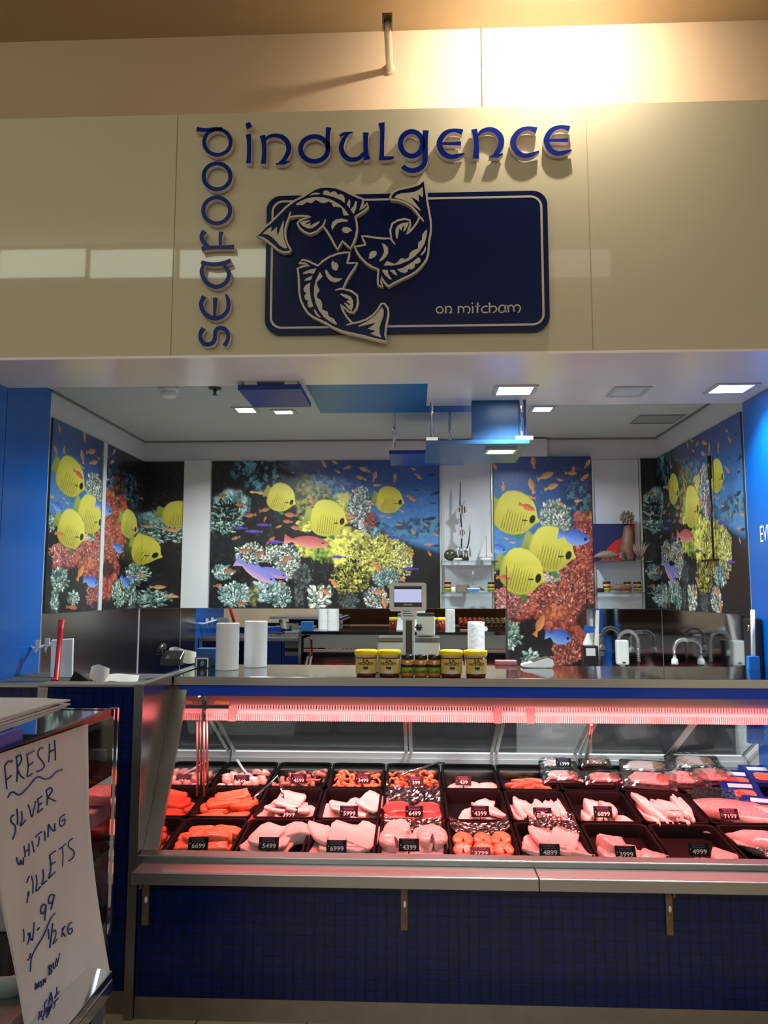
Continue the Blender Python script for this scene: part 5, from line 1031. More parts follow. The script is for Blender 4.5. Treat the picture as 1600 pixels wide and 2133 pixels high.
# back row
for k in range(34): piece('chunk%d' % (k % 3), 'seafood_piece', 'small pink seafood piece in the tray with the 849 price tag', 'seafood', 'seafood mix pieces', 2, 0, -.4+.8*((k*7) % 10)/9+jit(.03), .10+.5*(k % 4)/3+jit(.04), .002+.016*(k//12), rd_.random()*180, jit(20), jit(20), 1.15)
for k in range(22): piece('tent%d' % (k % 3), 'octopus_tentacle', 'curled brown octopus tentacle in the tray with the 4599 price tag', 'octopus', 'octopus pieces', 2, 1, -.36+.72*((k*5) % 8)/7, .12+.5*(k % 4)/3, .002+.014*(k//8), rd_.random()*360, jit(24), jit(24), 1.1)
for k in range(36): piece('prawn%d' % (k % 3), 'orange_prawn', 'curled orange prawn in the tray with the 3499 price tag', 'prawn', 'orange prawns priced 3499', 2, 2, -.4+.8*((k*7) % 9)/8, .10+.52*(k % 4)/3, .002+.014*(k//12), rd_.random()*360, jit(26), jit(26), 1.15)
for k in range(34): piece('prawn%d' % (k % 3), 'orange_prawn', 'curled orange prawn in the tray where the spoon rests', 'prawn', 'orange prawns under the spoon', 2, 3, -.4+.8*((k*7) % 9)/8, .10+.55*(k % 4)/3, .002+.014*(k//12)+(.012 if (k*7) % 9 > 5 else 0), rd_.random()*360, jit(26), jit(26), 1.15)
lay(2, 4, 'plump', 'fish_piece', 'white fish piece at the front of the nearly empty tray with the 439 price tag', 'fish piece', [(-.28, .14, 0, 10, 0), (.0, .12, 0, 0, 0), (.28, .14, 0, -8, 0)], 3, .85)
lay(2, 5, 'smk', 'smoked_piece', 'brown smoked strip lying in the tray without a price tag', 'smoked fish', [(-.16, .42, .0, 20, 0), (.0, .46, .008, -8, 0), (-.06, .34, .012, 30, 0), (.16, .36, .0, -40, 0), (.2, .44, .018, -25, 4), (.0, .24, .0, 60, 0)], 3, 1)
# ------------------------------------------------------------------ price tags
tag_m = mat('black_price_card', srgb(20, 9, 17), .5, noise=.1, nscale=30, spec=.2); glare_m = mat('glare_price_card', srgb(226, 190, 190), .2, coat=.6, noise=.05, nscale=30); digit_m = mat('white_price_digits', (.9, .88, .88), .5, noise=.02, nscale=50); dim_m = mat('dim_price_print', srgb(112, 84, 118), .5, noise=.1, nscale=60)  # the pale card is a black tag with glare painted into its colour
def price(px, py, Y, num, w=.078, h=.046, tilt=22, rz=0, card=None, yaw=0):
    c = at(px, py, Y=Y); base = ZD(Y)-.03
    t = thing('price_tag', 'black price tag reading %s stuck among the fish' % num, 'price tag', (c.x, Y, c.z), 'price tags')
    if card: t['label'] = 'glare-whitened price tag reading %s on the long fillets' % num
    a = R(tilt); f = lambda x, z, d: (c.x+x*math.cos(yaw), Y+d*math.cos(a)+z*math.sin(a)+x*math.sin(yaw), c.z+z*math.cos(a)-d*math.sin(a))
    MB().plate([(-w/2, -h/2), (w/2, -h/2), (w/2, h/2), (-w/2, h/2)], f, -.0012, .0012).build('card', card or tag_m, t)
    v, fc = text(num, h*.52, .002, -h*.20, 1.12, .018); m = MB(); m.add([f(x, y, -.0018) for x, y in v], fc); v, fc = text("'", h*.5, -w*.40, -h*.16); m.add([f(x, y, -.0018) for x, y in v], fc); m.build('digits', digit_m, t)
    m = MB()
    for q in (.38, .25, .12): m.add([f(x, h*q+y, -.0017) for x, y in ((-w*.3-q*.01, 0), (w*.3, 0), (w*.3, .0022), (-w*.3-q*.01, .0022))], [(0, 1, 2, 3)])
    m.build('small_print', dim_m, t)
    p = f(0, -h/2, 0); MB().tube([p, (p[0], p[1]-.004, p[2]-.006), (p[0], p[1]+.004, p[2]-.022)], [.0035, .003, .0022], 6).build('stake', black_pl, t)
    return t
for px, py, num, ti in ((413, 1757, '6699', 18), (560, 1757, '5499', 18), (701, 1763, '6999', 24), (852, 1760, '4399', 16), (1001, 1774, '3799', 66), (1145, 1771, '4899', 22), (1303, 1775, '3999', 30), (1456, 1769, '4999', 12)): price(px, py, 3.075, num, tilt=ti)
for px, py, num, ti in ((601, 1693, '3999', 32), (727, 1690, '5999', 18), (863, 1690, '6499', 22), (1000, 1690, '4399', 14), (1130, 1694, '8599', 20), (1256, 1691, '6899', 22), (1519, 1696, '7199', 30)):
    t = price(px, py, 3.44, num, tilt=ti)
    if num in ('4399', '3999'): t['label'] = 'black price tag reading %s in the middle row of trays' % num
t = price(1404, 1698, 3.44, '5999', card=glare_m)
for px, py, num, ti in ((503, 1624, '849', 24), (622, 1622, '4599', 18), (756, 1622, '3499', 20), (866, 1627, '399', 30), (965, 1626, '439', 34), (1174, 1588, '1399', 34)): price(px, py, 3.80 if num != '1399' else 4.02, num, .076, .044, ti)
for o in list(C.objects):
    if o.get('category') == 'price tag' and 'middle row' not in o['label']:
        n_ = o['label'].split('reading ')[1].split(' ')[0]
        if n_ in ('4399', '3999') : o['label'] = 'black price tag reading %s in the row of trays nearest the glass' % n_
# ------------------------------------------------------------------ tongs, spoons
def pt(px, py, Y): return at(px, py, Y=Y)
t = thing('serving_tongs', 'steel tongs lying across the salmon and white fillet trays', 'tongs', pt(560, 1640, 3.62))
MB().tube([pt(578, 1616, 3.66), pt(556, 1638, 3.55), pt(535, 1655, 3.48), pt(526, 1666, 3.46)], [.005, .007, .008, .006], 8, flat=.5).build('arm', chrome, t); MB().tube([pt(578, 1616, 3.66), pt(586, 1640, 3.60), pt(590, 1664, 3.56)], [.005, .006, .006], 8, flat=.5).build('arm', chrome, t)
t = thing('serving_spoon', 'pale spoon standing in the seafood mix tray', 'spoon', pt(525, 1622, 3.84))
MB().tube([pt(494, 1583, 4.0), pt(505, 1600, 3.92), pt(518, 1615, 3.86)], [.008, .006, .005], 8, flat=.5).build('handle', white_pl, t); b = pt(527, 1622, 3.84); MB().ball(b, .026, .022, .009, 12, 8).build('bowl', white_pl, t)
t = thing('serving_spoon', 'long-handled steel spoon resting on the orange prawns', 'spoon', pt(835, 1612, 3.85))
b = pt(839, 1612, 3.85); MB().ball(b, .032, .022, .009, 14, 8, rot=Matrix.Rotation(R(25), 3, 'Y').transposed()).build('bowl', chrome, t); MB().tube([pt(848, 1608, 3.86), pt(880, 1599, 3.92), pt(912, 1589, 4.0), pt(926, 1589, 4.01)], [.0045, .0045, .0065, .006], 8).build('handle', chrome, t)
# ------------------------------------------------------------------ film, packs and whole fish
def crumple(x0, x1, y0, y1, zf, amp, seed, n=26, m_=26, fr=9):
    rs = np.random.RandomState(seed); G = [(rs.rand()*fr, rs.rand()*fr, rs.rand()*6.28, .5+rs.rand()) for _ in range(9)]
    vs = []
    for j in range(m_+1):
        for i in range(n+1):
            u, v = i/n, j/m_; w = sum(abs(math.sin(a*6*u+b*6*v+c))*d for a, b, c, d in G)/9
            x, y = x0+(x1-x0)*u, y0+(y1-y0)*v; vs.append((x+(rs.rand()-.5)*.003, y+(rs.rand()-.5)*.003, zf(u, v, x, y)+amp*(w-.4)))
    return MB().add(vs, [(j*(n+1)+i, j*(n+1)+i+1, (j+1)*(n+1)+i+1, (j+1)*(n+1)+i) for j in range(m_) for i in range(n)], 0, False)
def wrap(r, k, label, f, amp=.016, seed=1, a0=-.5, a1=.5, b0=0., b1=1.):
    p0, p1 = tp(r, k, a0, b0, 0), tp(r, k, a1, b1, 0)
    o = crumple(p0[0], p1[0], p0[1], p1[1], lambda u, v, x, y: ZD(y)+f(u, v), amp, seed).build('plastic_film', film); return tag(o, label, 'plastic film')
wrap(1, 3, 'crumpled clear film draped in the tray of red tuna', lambda u, v: -.030+.042*v**2+.034*abs(2*u-1)**4*v, .02, 2, -.52, .52, .40, 1.03)
wrap(0, 3, 'strip of clear film poking out behind the pale round steaks', lambda u, v: -.012+.02*v+.02*abs(2*u-1)**3, .016, 3, -.5, .5, .78, 1.02)
wrap(0, 4, 'clear film lining the back of the orange cutlet tray', lambda u, v: -.02+.03*abs(2*u-1)**3+.012*v, .016, 4, -.52, .5, .74, 1.02)
wrap(0, 5, 'crumpled clear film standing up behind the thick white fillets', lambda u, v: -.012+.034*v+.012*u, .026, 5, -.3, .5, .68, 1.06)
wrap(1, 8, 'loose clear film over the whole wrapped fish beside the long fillets', lambda u, v: .008+.012*math.sin(u*4), .012, 6, -.55, .8, 0, 1.05)
o = slab(leaf(.42, .20, 24, .5), .05, .6, .05, 7).build('wrapped_fish', pale_f); o.location = tp(1, 8, .05, .5, .01); o.rotation_euler = (slope, 0, R(-40)); tag(o, 'large pale fish lying under loose clear film', 'fish')
silver_f = flesh('silver_pink_skin', (.70, .56, .54), (.50, .38, .38), 60, .22)
def whole(label, a, b, rz, s):
    p = Vector(tp(0, 8, a, b, .03)); t = thing('whole_fish', label, 'fish', p); t.rotation_euler = (slope, 0, R(rz)); q = p
    MB().tube([(q.x-.17, q.y, q.z), (q.x-.16, q.y, q.z+.004), (q.x-.10, q.y, q.z+.012), (q.x, q.y, q.z+.016), (q.x+.09, q.y, q.z+.012), (q.x+.14, q.y, q.z+.006), (q.x+.165, q.y, q.z+.004)], [.006*s, .022*s, .048*s, .062*s, .042*s, .02*s, .013*s], 16, flat=.62).build('body', silver_f, t)
    MB().plate([(q.x+.16, q.y-.012*s), (q.x+.22, q.y-.06*s), (q.x+.205, q.y), (q.x+.22, q.y+.06*s), (q.x+.16, q.y+.012*s)], lambda x, y, d: (x, y, d), q.z+.007, q.z+.002).build('tail_fin', silver_f, t)
    MB().plate([(q.x-.05, q.y+.05*s), (q.x+.02, q.y+.09*s), (q.x+.09, q.y+.05*s)], lambda x, y, d: (x, y, d), q.z+.014, q.z+.010).build('fin', silver_f, t)
    MB().ball((q.x-.135, q.y-.012*s, q.z+.024*s), .007, .007, .005, 10, 6).build('eye', black_pl, t)
whole('silvery whole fish beside the 4999 tray, its back to the glass', -.05, .5, 118, 1.35); whole('second silvery whole fish farther along from the 4999 tray', .62, .52, 112, 1.2)
wrap(0, 8, 'clear film bunched at the front of the whole fish', lambda u, v: .012, .02, 8, -.30, .6, -.02, .25)
foam = mat('clear_tray_top', (.5, .48, .48), .2, coat=.5, noise=.2, nscale=30)
def pack(px, py, Y, w, d, rz, label, group, cm, cm2=None, tiltx=0):
    c = at(px, py, Y=Y); t = thing('seafood_pack', label, 'pack', (c.x, Y, c.z), group)
    MB().plate(rrect(c.x-w/2, c.x+w/2, Y-d/2, Y+d/2, .014, 3), lambda x, y, z: (x, y, z), c.z, c.z-.018).build('black_base', black_pl, t)
    sl = slab(squ(w*.74, d*.6, 18, .6), .016, .4, .12, int(px)); m = MB(); m.add([(c.x+x, Y+y, c.z+.0005+z) for x, y, z in sl.v], sl.f, 0, True); m.build('contents', cm, t)
    if cm2: sl = slab(squ(w*.24, d*.5, 14, .6), .018, .4, .12, int(px)+1); m = MB(); m.add([(c.x+w*.24+x, Y+y, c.z+.001+z) for x, y, z in sl.v], sl.f, 0, True); m.build('contents', cm2, t)
    crumple(c.x-w/2, c.x+w/2, Y-d/2, Y+d/2, lambda u, v, x, y: c.z+.026-.022*(abs(2*u-1)**4+abs(2*v-1)**4)*.7, .010, int(px), 16, 12).build('film_lid', film, t)
    t.rotation_euler = (slope+R(tiltx), 0, R(rz)); return t
for px, py, Y, l in ((1172, 1618, 3.90, 'vacuum pack of white and orange seafood nearest the smoked strips'), (1258, 1622, 3.89, 'vacuum pack of white and orange seafood beside the big flat packs')): pack(px, py, Y, .20, .12, 0, l, 'black vacuum packs', white_f, smoke_f, 8)
pack(1163, 1594, 4.06, .19, .10, 0, 'vacuum pack standing under the 1399 price tag', 'black vacuum packs', white_f, None, 10); pack(1240, 1590, 4.07, .16, .10, 0, 'dark vacuum pack against the rear door strut', 'black vacuum packs', octo_f, smoke_f, 10)
for px, py, Y, w, rz, l in ((1345, 1600, 4.02, .25, -12, 'big flat black pack at the back, nearest the vacuum packs'), (1445, 1590, 4.06, .26, -6, 'big flat black pack leaning highest against the rear doors'), (1352, 1625, 3.86, .25, -16, 'big flat black pack at the front corner of its stack'), (1422, 1622, 3.88, .24, -8, 'big flat black pack in the middle of the front stack'), (1480, 1616, 3.90, .22, 4, 'big flat black pack beside the blue printed packs')):
    pack(px, py, Y, w, .17, rz, l, 'big flat packs', pale_f, octo_f, 9)
bluep = mat('blue_pack_print', srgb(16, 40, 120), .2, coat=.4, noise=.2, nscale=30); pw_ = mat('white_pack_label', (.8, .78, .8), .4, noise=.05, nscale=40)
for i, (px, py, Y, rz, l) in enumerate(((1530, 1622, 3.88, -14, 'blue printed salmon pack beside the flat black packs'), (1585, 1612, 3.92, -6, 'blue printed salmon pack at the very edge of the view, upper'), (1545, 1648, 3.74, -10, 'blue printed salmon pack in front, lying lower'), (1592, 1680, 3.56, -18, 'blue printed pack lowest by the wrapped fish'))):
    c = at(px, py, Y=Y); t = thing('printed_pack', l, 'pack', (c.x, Y, c.z), 'blue printed packs'); w, d = .17, .17
    MB().plate(rrect(c.x-w/2, c.x+w/2, Y-d/2, Y+d/2, .012, 3), lambda x, y, z: (x, y, z), c.z, c.z-.02).build('sleeve', bluep, t); MB().box(c.x-.05, c.x+.055, Y+.030, Y+.062, c.z+.0005, c.z+.002).build('label', pw_, t)
    sl = slab(squ(.10, .07, 16, .6), .007, .3, .1, i+5); m = MB(); m.add([(c.x+x+.01, Y-.03+y, c.z+.0004+z) for x, y, z in sl.v], sl.f, 0, True); m.build('salmon_window', salmon_d, t); t.rotation_euler = (slope+R(10), 0, R(rz))

# ------------------------------------------------------------------ things on the steel worktop
def on(px, py=1400, Y=3.40): return at(px, py, Y=Y).x
ZW = ztop+.0006
honey = mat('dark_honey', srgb(110, 34, 12), .12, coat=.7, noise=.15, nscale=20); hl = mat('cream_honey_label', srgb(214, 190, 104), .5, noise=.06, nscale=30); brown_t = mat('dark_label_print', srgb(40, 26, 16), .5, noise=.1, nscale=40); hw = mat('pale_label_patch', srgb(206, 206, 206), .5, noise=.04, nscale=40)
tubc = mat('clear_tub_rim', srgb(196, 176, 150), .2, coat=.5, noise=.05, nscale=20)
def bend(v, c, r, z0):       # wrap flat lettering round the tub
    return [(c.x+r*math.sin(x/r), c.y-r*math.cos(x/r), z0+y) for x, y in v]
def tub(px, label, rot=0):
    r, h = .0475, .112; x = on(px, 1405, 3.36); c = Vector((x, 3.36, ZW)); t = thing('honey_tub', label, 'honey tub', c, 'honey tubs with yellow lids')
    MB().lathe([(r*.86, 0), (r*.90, .004), (r*.985, h*.72)], c, 32, sq=.18).build('tub', honey, t); MB().lathe([(r*.985, h*.722), (r, h*.80)], c, 32, sq=.18).build('rim', tubc, t)
    MB().lathe([(r*1.04, h*.80), (r*1.07, h*.81), (r*1.07, h*.94), (r*1.03, h*.985), (r*.9, h)], c, 32, sq=.18).build('lid', yellow_pl, t)
    n = 18; m = MB(); q = r*.985+.0022; A = [rot-1.15+2.3*i/n for i in range(n+1)]
    m.add([(c.x+q*(1.0)*math.sin(a), c.y-q*math.cos(a), c.z+z) for z in (h*.13, h*.68) for a in A], [(i, i+1, n+2+i, n+1+i) for i in range(n)], 0, True); lb = m.build('label', hl, t)
    q += .0008; m = MB()
    for s_, sz, z, k in (('SA', .020, h*.60, 1.25), ('HONEY', .017, h*.49, 1.2)):
        v, f = text(s_, sz, 0, 0, k, .03); m.add(bend([(x+rot*q, y) for x, y in v], c, q, c.z+z), f)
    m.build('lettering', brown_t, lb)
    MB().ball((c.x+q*math.sin(rot+.02), c.y-q*math.cos(rot), c.z+h*.34), .006, .0012, .006, 10, 6).ball((c.x+q*math.sin(rot+.16), c.y-q*math.cos(rot+.16), c.z+h*.35), .0035, .0012, .006, 8, 6).ball((c.x+q*math.sin(rot-.14), c.y-q*math.cos(rot-.14), c.z+h*.35), .0035, .0012, .006, 8, 6).build('bee_mark', brown_t, lb)
    m = MB(); m.add([(c.x+q*math.sin(a), c.y-q*math.cos(a), c.z+z) for z in (h*.14, h*.24) for a in [rot-.42+.84*i/6 for i in range(7)]], [(i, i+1, 8+i, 7+i) for i in range(6)]); m.build('pale_patch', hw, lb)
tub(763, 'yellow-lidded honey tub at the outer end of the row, nearer the two paper rolls', .0); tub(811, 'yellow-lidded honey tub between another tub and the green-labelled jars, under the scale screen', -.02)
tub(940, 'yellow-lidded honey tub next to the green-labelled jars on the far side from the big rolls', .04); tub(991, 'yellow-lidded honey tub in front of the slim paper roll', .06)
for px, l in ((849, 'green-labelled honey jar touching the tub under the scale screen'), (877, 'green-labelled honey jar in the middle of the three'), (905, 'green-labelled honey jar beside the tubs near the slim roll')): jar(on(px, 1405, 3.36), 3.355, ZW, l, 'green-labelled jars in front of the scale', .092, .0285, True)
# paper rolls
def roll(px, py0, py1, wpx, label):
    y = at(px, py1, Z=ZW).y; x = at(px, py1, Y=y).x; h = (py1-py0)/1600*y*1.0; r = wpx/2/1600*y
    y += r; t = thing('paper_roll', label, 'paper roll', (x, y, ZW), 'paper rolls'); k = [(r*.99, 0), (r, .003)]
    MB().lathe(k+[(r*(1+.006*math.sin(i*2.3)), .004+(h-.008)*i/14) for i in range(15)]+[(r*.98, h-.001), (r*.42, h)], (x, y, ZW), 32).build('roll', roll_m, t)
    MB().lathe([(r*.40, h-.02), (r*.40, h+.001), (r*.3, h+.001)], (x, y, ZW), 20).build('core', mat('card_core', srgb(170, 150, 120), .8, noise=.1, nscale=30) if 'card_core' not in bpy.data.materials else bpy.data.materials['card_core'], t)
roll(467, 1300, 1397, 48, 'tall white paper roll nearest the steel end panel'); roll(527, 1296, 1391, 48, 'tall white paper roll standing second, closer to the scale'); roll(994, 1298, 1383, 35, 'slim white paper roll behind the honey tubs on the far side of the scale')
# scale
grey_s = mat('scale_grey', srgb(216, 224, 226), .4, noise=.03, nscale=20); scr = mat('scale_screen', srgb(190, 194, 226), .3, emit=srgb(176, 182, 232), estr=.75)
Ysc = 3.60; px_m = Ysc/1600
X_ = lambda px: at(px, 1300, Y=Ysc).x; Z_ = lambda py, Y=Ysc: at(850, py, Y=Y).z
sc = thing('price_scale', 'grey shop scale with raised lit screen behind the honey jars', 'scale', (X_(852), Ysc, ZW))
m = MB(); m.hexa([(X_(783), Ysc-.10, ZW), (X_(921), Ysc-.10, ZW), (X_(921), Ysc+.12, ZW), (X_(783), Ysc+.12, ZW)], [(X_(790), Ysc-.08, Z_(1335)), (X_(914), Ysc-.08, Z_(1335)), (X_(914), Ysc+.10, Z_(1335)), (X_(790), Ysc+.10, Z_(1335))])
m.build('base', grey_s, sc, bevel=.006); MB().box(X_(789), X_(915), Ysc-.085, Ysc+.11, Z_(1335)+.001, Z_(1326)).build('weighing_plate', mat('plate_steel', (.30, .28, .27), .3, .9, noise=.05, nscale=20), sc, bevel=.003)
MB().box(X_(840), X_(864), Ysc-.135, Ysc-.105, ZW, Z_(1280)).build('post', grey_s, sc, bevel=.004); MB().box(X_(846), X_(859), Ysc-.1365, Ysc-.1355, ZW+.05, Z_(1290)).build('post_inlay', dark_gr, sc)
MB().box(X_(836), X_(868), Ysc-.14, Ysc-.10, Z_(1288), Z_(1270)).build('neck', white_pl, sc, bevel=.003); m = MB()
for k in range(3): m.box(X_(840), X_(862-4*k), Ysc-.1412, Ysc-.1403, Z_(1279)-.006+k*.010, Z_(1279)-.002+k*.010)
m.build('sticker_print', mat('blue_sticker_print', srgb(70, 120, 180), .5, noise=.1, nscale=60), sc)
cx, cz = X_(851.5)-.002, Z_(1243); w, h = .166, .128
hd = MB(); hd.plate(rrect(cx-w/2, cx+w/2, cz-h/2, cz+h/2, .012, 4), D3, Ysc-.135, Ysc-.095).build('display_case', grey_s, sc, bevel=.003)
hdo = [c for c in sc.children if c.name.startswith('display_case')][0]
MB().box(cx-.062, cx+.062, Ysc-.1362, Ysc-.1354, cz-.045, cz+.048).build('bezel', dark_gr, hdo); MB().box(cx-.061, cx+.061, Ysc-.1372, Ysc-.1363, cz-.024, cz+.034).build('screen', scr, hdo)
MB().box(cx-.02, cx+.02, Ysc-.1372, Ysc-.1364, cz-.036, cz-.033).build('brand_line', white_pl, hdo)
pr = MB(); pr.box(X_(868), X_(906), Ysc-.02, Ysc+.06, Z_(1326)+.004, Z_(1283)); pro = pr.build('printer', mat('off_white_printer', srgb(222, 228, 222), .4, noise=.04, nscale=20), sc, bevel=.008); MB().box(X_(870), X_(905), Ysc-.018, Ysc+.055, Z_(1283)+.0005, Z_(1277)).build('printer_lid', dark_gr, sc)
m = MB()
kc = (X_(872), Ysc-.032, Z_(1306)); m.tube([(kc[0], Ysc-.021, kc[2]), (kc[0], Ysc-.045, kc[2])], .010, 10)
for k in range(6): m.ball((kc[0]+.011*math.cos(k*1.047), Ysc-.036, kc[2]+.011*math.sin(k*1.047)), .006, .008, .006, 8, 6)
m.build('knob', mat('maroon_knob', srgb(50, 22, 26), .4, noise=.1, nscale=30), sc)
# terminal and plastic bag box
c = at(1120, 1392, Z=ZW); t = thing('payment_terminal', 'white hand-held terminal with black end lying on the worktop', 'payment terminal', (c.x, c.y, ZW))
cy = c.y+.05; m = MB(); x0, x1 = at(1086, 1390, Y=cy).x, at(1152, 1390, Y=cy).x
pf = [(x0, .006), (x0+.004, .016), (x0+.05, .026), (x1-.03, .048), (x1-.006, .040), (x1, .016), (x1-.01, .004), (x1-.04, .001), (x0+.03, .002)]
MB().plate([(x, ZW+z) for x, z in pf], D3, cy-.035, cy+.035).build('body', white_pl, t, bevel=.004); MB().plate([(x0+.05, ZW+.029), (x1-.03, ZW+.051), (x1-.004, ZW+.044), (x1-.002, ZW+.040), (x1-.03, ZW+.0475), (x0+.05, ZW+.0255)], D3, cy-.032, cy+.032).build('keypad', black_pl, t)
c = at(1058, 1388, Z=ZW); o = MB().box(c.x-.05, c.x+.055, c.y+.07, c.y+.14, ZW, ZW+.02).build('flat_tray', mat('pale_red_lid', srgb(150, 90, 96), .4, noise=.1, nscale=20), bevel=.003); tag(o, 'flat dull red tray beyond the honey tub at the slim roll', 'tray')
# left end of the worktop
zl = ZW
def L(px, py, Y): return at(px, py, Y=Y)
t = thing('desk_phone', 'black desk phone at the end of the worktop beside the paper rolls', 'phone', (L(358, 1395, 3.80).x, 3.80, zl)); c = L(358, 1395, 3.80)
MB().hexa([(c.x-.05, 3.76, zl), (c.x+.05, 3.76, zl), (c.x+.05, 3.84, zl), (c.x-.05, 3.84, zl)], [(c.x-.05, 3.77, zl+.03), (c.x+.05, 3.77, zl+.03), (c.x+.05, 3.84, zl+.07), (c.x-.05, 3.84, zl+.07)]).build('base', black_pl, t, bevel=.004)
MB().tube([(c.x-.055, 3.77, zl+.055), (c.x-.056, 3.775, zl+.075), (c.x-.055, 3.80, zl+.085), (c.x-.052, 3.825, zl+.09)], [.018, .013, .013, .018], 12).build('handset', black_pl, t)
def sheet(label, pts, name='paper_sheet', m_=None, th=.0015):
    n = len(pts)//2; mb = MB(); mb.add(pts+[(p[0], p[1]+.0004, p[2]+th) for p in pts], [(i, i+1, n+i+1, n+i) for i in range(n-1)]+[(2*n+i, 3*n+i, 3*n+i+1, 2*n+i+1) for i in range(n-1)], 0, True)
    o = mb.build(name, m_ or paper_m); return tag(o, label, 'paper')
def curl(px0, px1, py0, py1, Y, label, lift=.05, m_=None):
    a, b = L(px0, py1, Y), L(px1, py1, Y); w = b.x-a.x; h = (py1-py0)/1600*Y; k = 6
    pts = [(a.x+w*i/k, Y+.01*math.sin(i), a.z+.004*math.sin(i*1.3)) for i in range(k+1)]+[(a.x+w*(i/k*.9-.05), Y+lift+.012*math.sin(i*1.1), a.z+h*(1-.18*(i/k-.4)**2*4)) for i in range(k+1)]
    return sheet(label, pts, 'paper_sheet', m_)
curl(350, 384, 1349, 1374, 3.86, 'ruled white sheet standing behind the phone', .03)
curl(360, 416, 1356, 1381, 3.80, 'pale yellow-edged papers in front of the ruled sheet', .05, mat('pale_yellow_paper', srgb(214, 216, 196), .8, noise=.05, nscale=20))
c = L(424, 1398, 3.70); o = MB().box(c.x-.05, c.x+.06, 3.74, 3.82, zl, zl+.085).build('blue_box', mat('bright_blue_box', srgb(16, 84, 150), .4, noise=.1, nscale=20), bevel=.003); tag(o, 'bright blue box behind the little framed sign', 'box')
t = thing('counter_sign', 'small dark counter sign with white frame beside the first paper roll', 'sign', (c.x, 3.66, zl)); s0 = L(421, 1390, 3.66)
MB().box(s0.x-.035, s0.x+.035, 3.66, 3.69, zl, zl+.050).build('panel', black_pl, t); m = MB()
for q in ((-.03, -.024, .002, .048), (.024, .03, .002, .048), (-.024, .024, .042, .048), ): m.box(s0.x+q[0], s0.x+q[1], 3.658, 3.6595, zl+q[2], zl+q[3])
m.build('white_frame', white_pl, t); MB().ball((s0.x, 3.659, zl+.022), .010, .0012, .014, 10, 6).build('emblem', mat('small_blue_emblem', srgb(90, 130, 190), .5, noise=.2, nscale=80), t)

# ------------------------------------------------------------------ mosaic end block and the things behind it
xb0, xb1 = -2.6, CX0-.0215
t = thing('mosaic_counter', 'tall blue mosaic counter block joining the glass case to the blue wall', 'counter', (-1.5, 3.0, 0)); px1_, px2_ = at(78, 1450, Y=2.95).x, at(100, 1450, Y=2.95).x
MB().box(px2_+.001, xb1, 2.955, 3.02, .085, 1.185).build('mosaic_front', bluetile, t); MB().box(XL+.006, px1_-.001, 2.985, 3.015, .085, 1.178).build('mosaic_front', bluetile, t)
MB().box(px1_, px2_, 2.945, 3.018, .085, 1.184).build('corner_post', steel, t, bevel=.003); MB().box(px1_, xb1, 2.945, 3.035, 1.1855, 1.197).build('steel_cap', steel, t, bevel=.002); MB().box(XL+.006, px1_-.001, 2.975, 3.035, 1.1785, 1.190).build('steel_cap', steel, t, bevel=.002)
MB().box(XL+.006, xb1, 2.965, 3.02, .002, .084).build('kick_plate', bpy.data.materials['dull_kick_steel'], t)
bk = MB(); 
bk.box(-1.70, -1.40, 3.0355, 3.045, .2, 1.24).box(-1.375, xb1, 3.0355, 3.045, .2, 1.24); 
MB().box(-1.70, -1.385, 3.0355, 3.05, .2, 1.18).box(-1.375, xb1, 3.0355, 3.05, .2, 1.18).build('blue_back_panel', blue_edge, t)
po = thing('concert_poster', 'grey poster reading VIVALDI MOZART PAGANINI, seen reversed in the mirror', 'poster', (-1.28, 3.052, .9))
MB().box(-1.345, -1.195, 3.0505, 3.0515, .90, 1.165).build('sheet', mat('grey_poster_paper', srgb(160, 170, 186), .6, noise=.06, nscale=30), po)
m = MB()
for s_, z in (('VIVALDI', 1.125), ('MOZART', 1.075), ('PAGANINI', 1.03)):
    v, f = text(s_, .036, 0, 0, .8); m.add([(-1.27-x, 3.0522, z+y) for x, y in v], f)
m.box(-1.345, -1.195, 3.0516, 3.0521, .94, .975); m.build('print', brown_t, po)
# bench in the corner behind the block
t = thing('back_ledge', 'steel ledge behind the mosaic block with papers on it', 'ledge', (-1.6, 3.5, 1.1)); MB().box(XL+.01, CX0-.03, 3.06, 3.96, 1.10, 1.13).build('worktop', mat('dull_dark_steel', (.06, .06, .062), .75, 0, noise=.1, nscale=12), t, bevel=.003); MB().box(XL+.012, XL+.04, 3.08, 3.94, .02, 1.099).build('support', steel, t)
zc = 1.1306
b = at(122, 1400, Y=3.75); t = thing('red_scraper', 'long red plastic handle leaning beside the white cutting board', 'scraper', (b.x, 3.72, zc)); a0, a1 = at(117, 1418, Y=3.62), at(128, 1292, Y=3.76); ab = Vector((a0.x-.004, 3.60, zc+.008))
MB().tube([ab, a0, a0.lerp(a1, .8), a1], [.013, .013, .014, .016], 12, flat=.7).build('handle', red_pl, t); MB().ball(a1+Vector((.001, -.012, -.008)), .006, .004, .012, 10, 6).build('hanging_hole', mat('dark_red_recess', srgb(110, 4, 4), .5, noise=.05, nscale=20), t)
a = [at(x, y, Y=Y) for x, y, Y in ((106, 1334, 3.86), (152, 1331, 3.86), (150, 1417, 3.74), (104, 1419, 3.74))]; e = Vector((-.0, .014, .004)); kk_ = (zc+.001-a[0].z)/(a[3].z-a[0].z); lo = [a[0]+(a[3]-a[0])*kk_, a[1]+(a[2]-a[1])*kk_]; lo[1].z = lo[0].z
o = MB().hexa([a[0], a[1], lo[1], lo[0]], [a[0]+e, a[1]+e, lo[1]+e, lo[0]+e]).build('cutting_board', mat('white_board_plastic', (.74, .78, .74), .5, noise=.03, nscale=20), bevel=.003); tag(o, 'white plastic cutting board leaning by the red handle', 'cutting board')
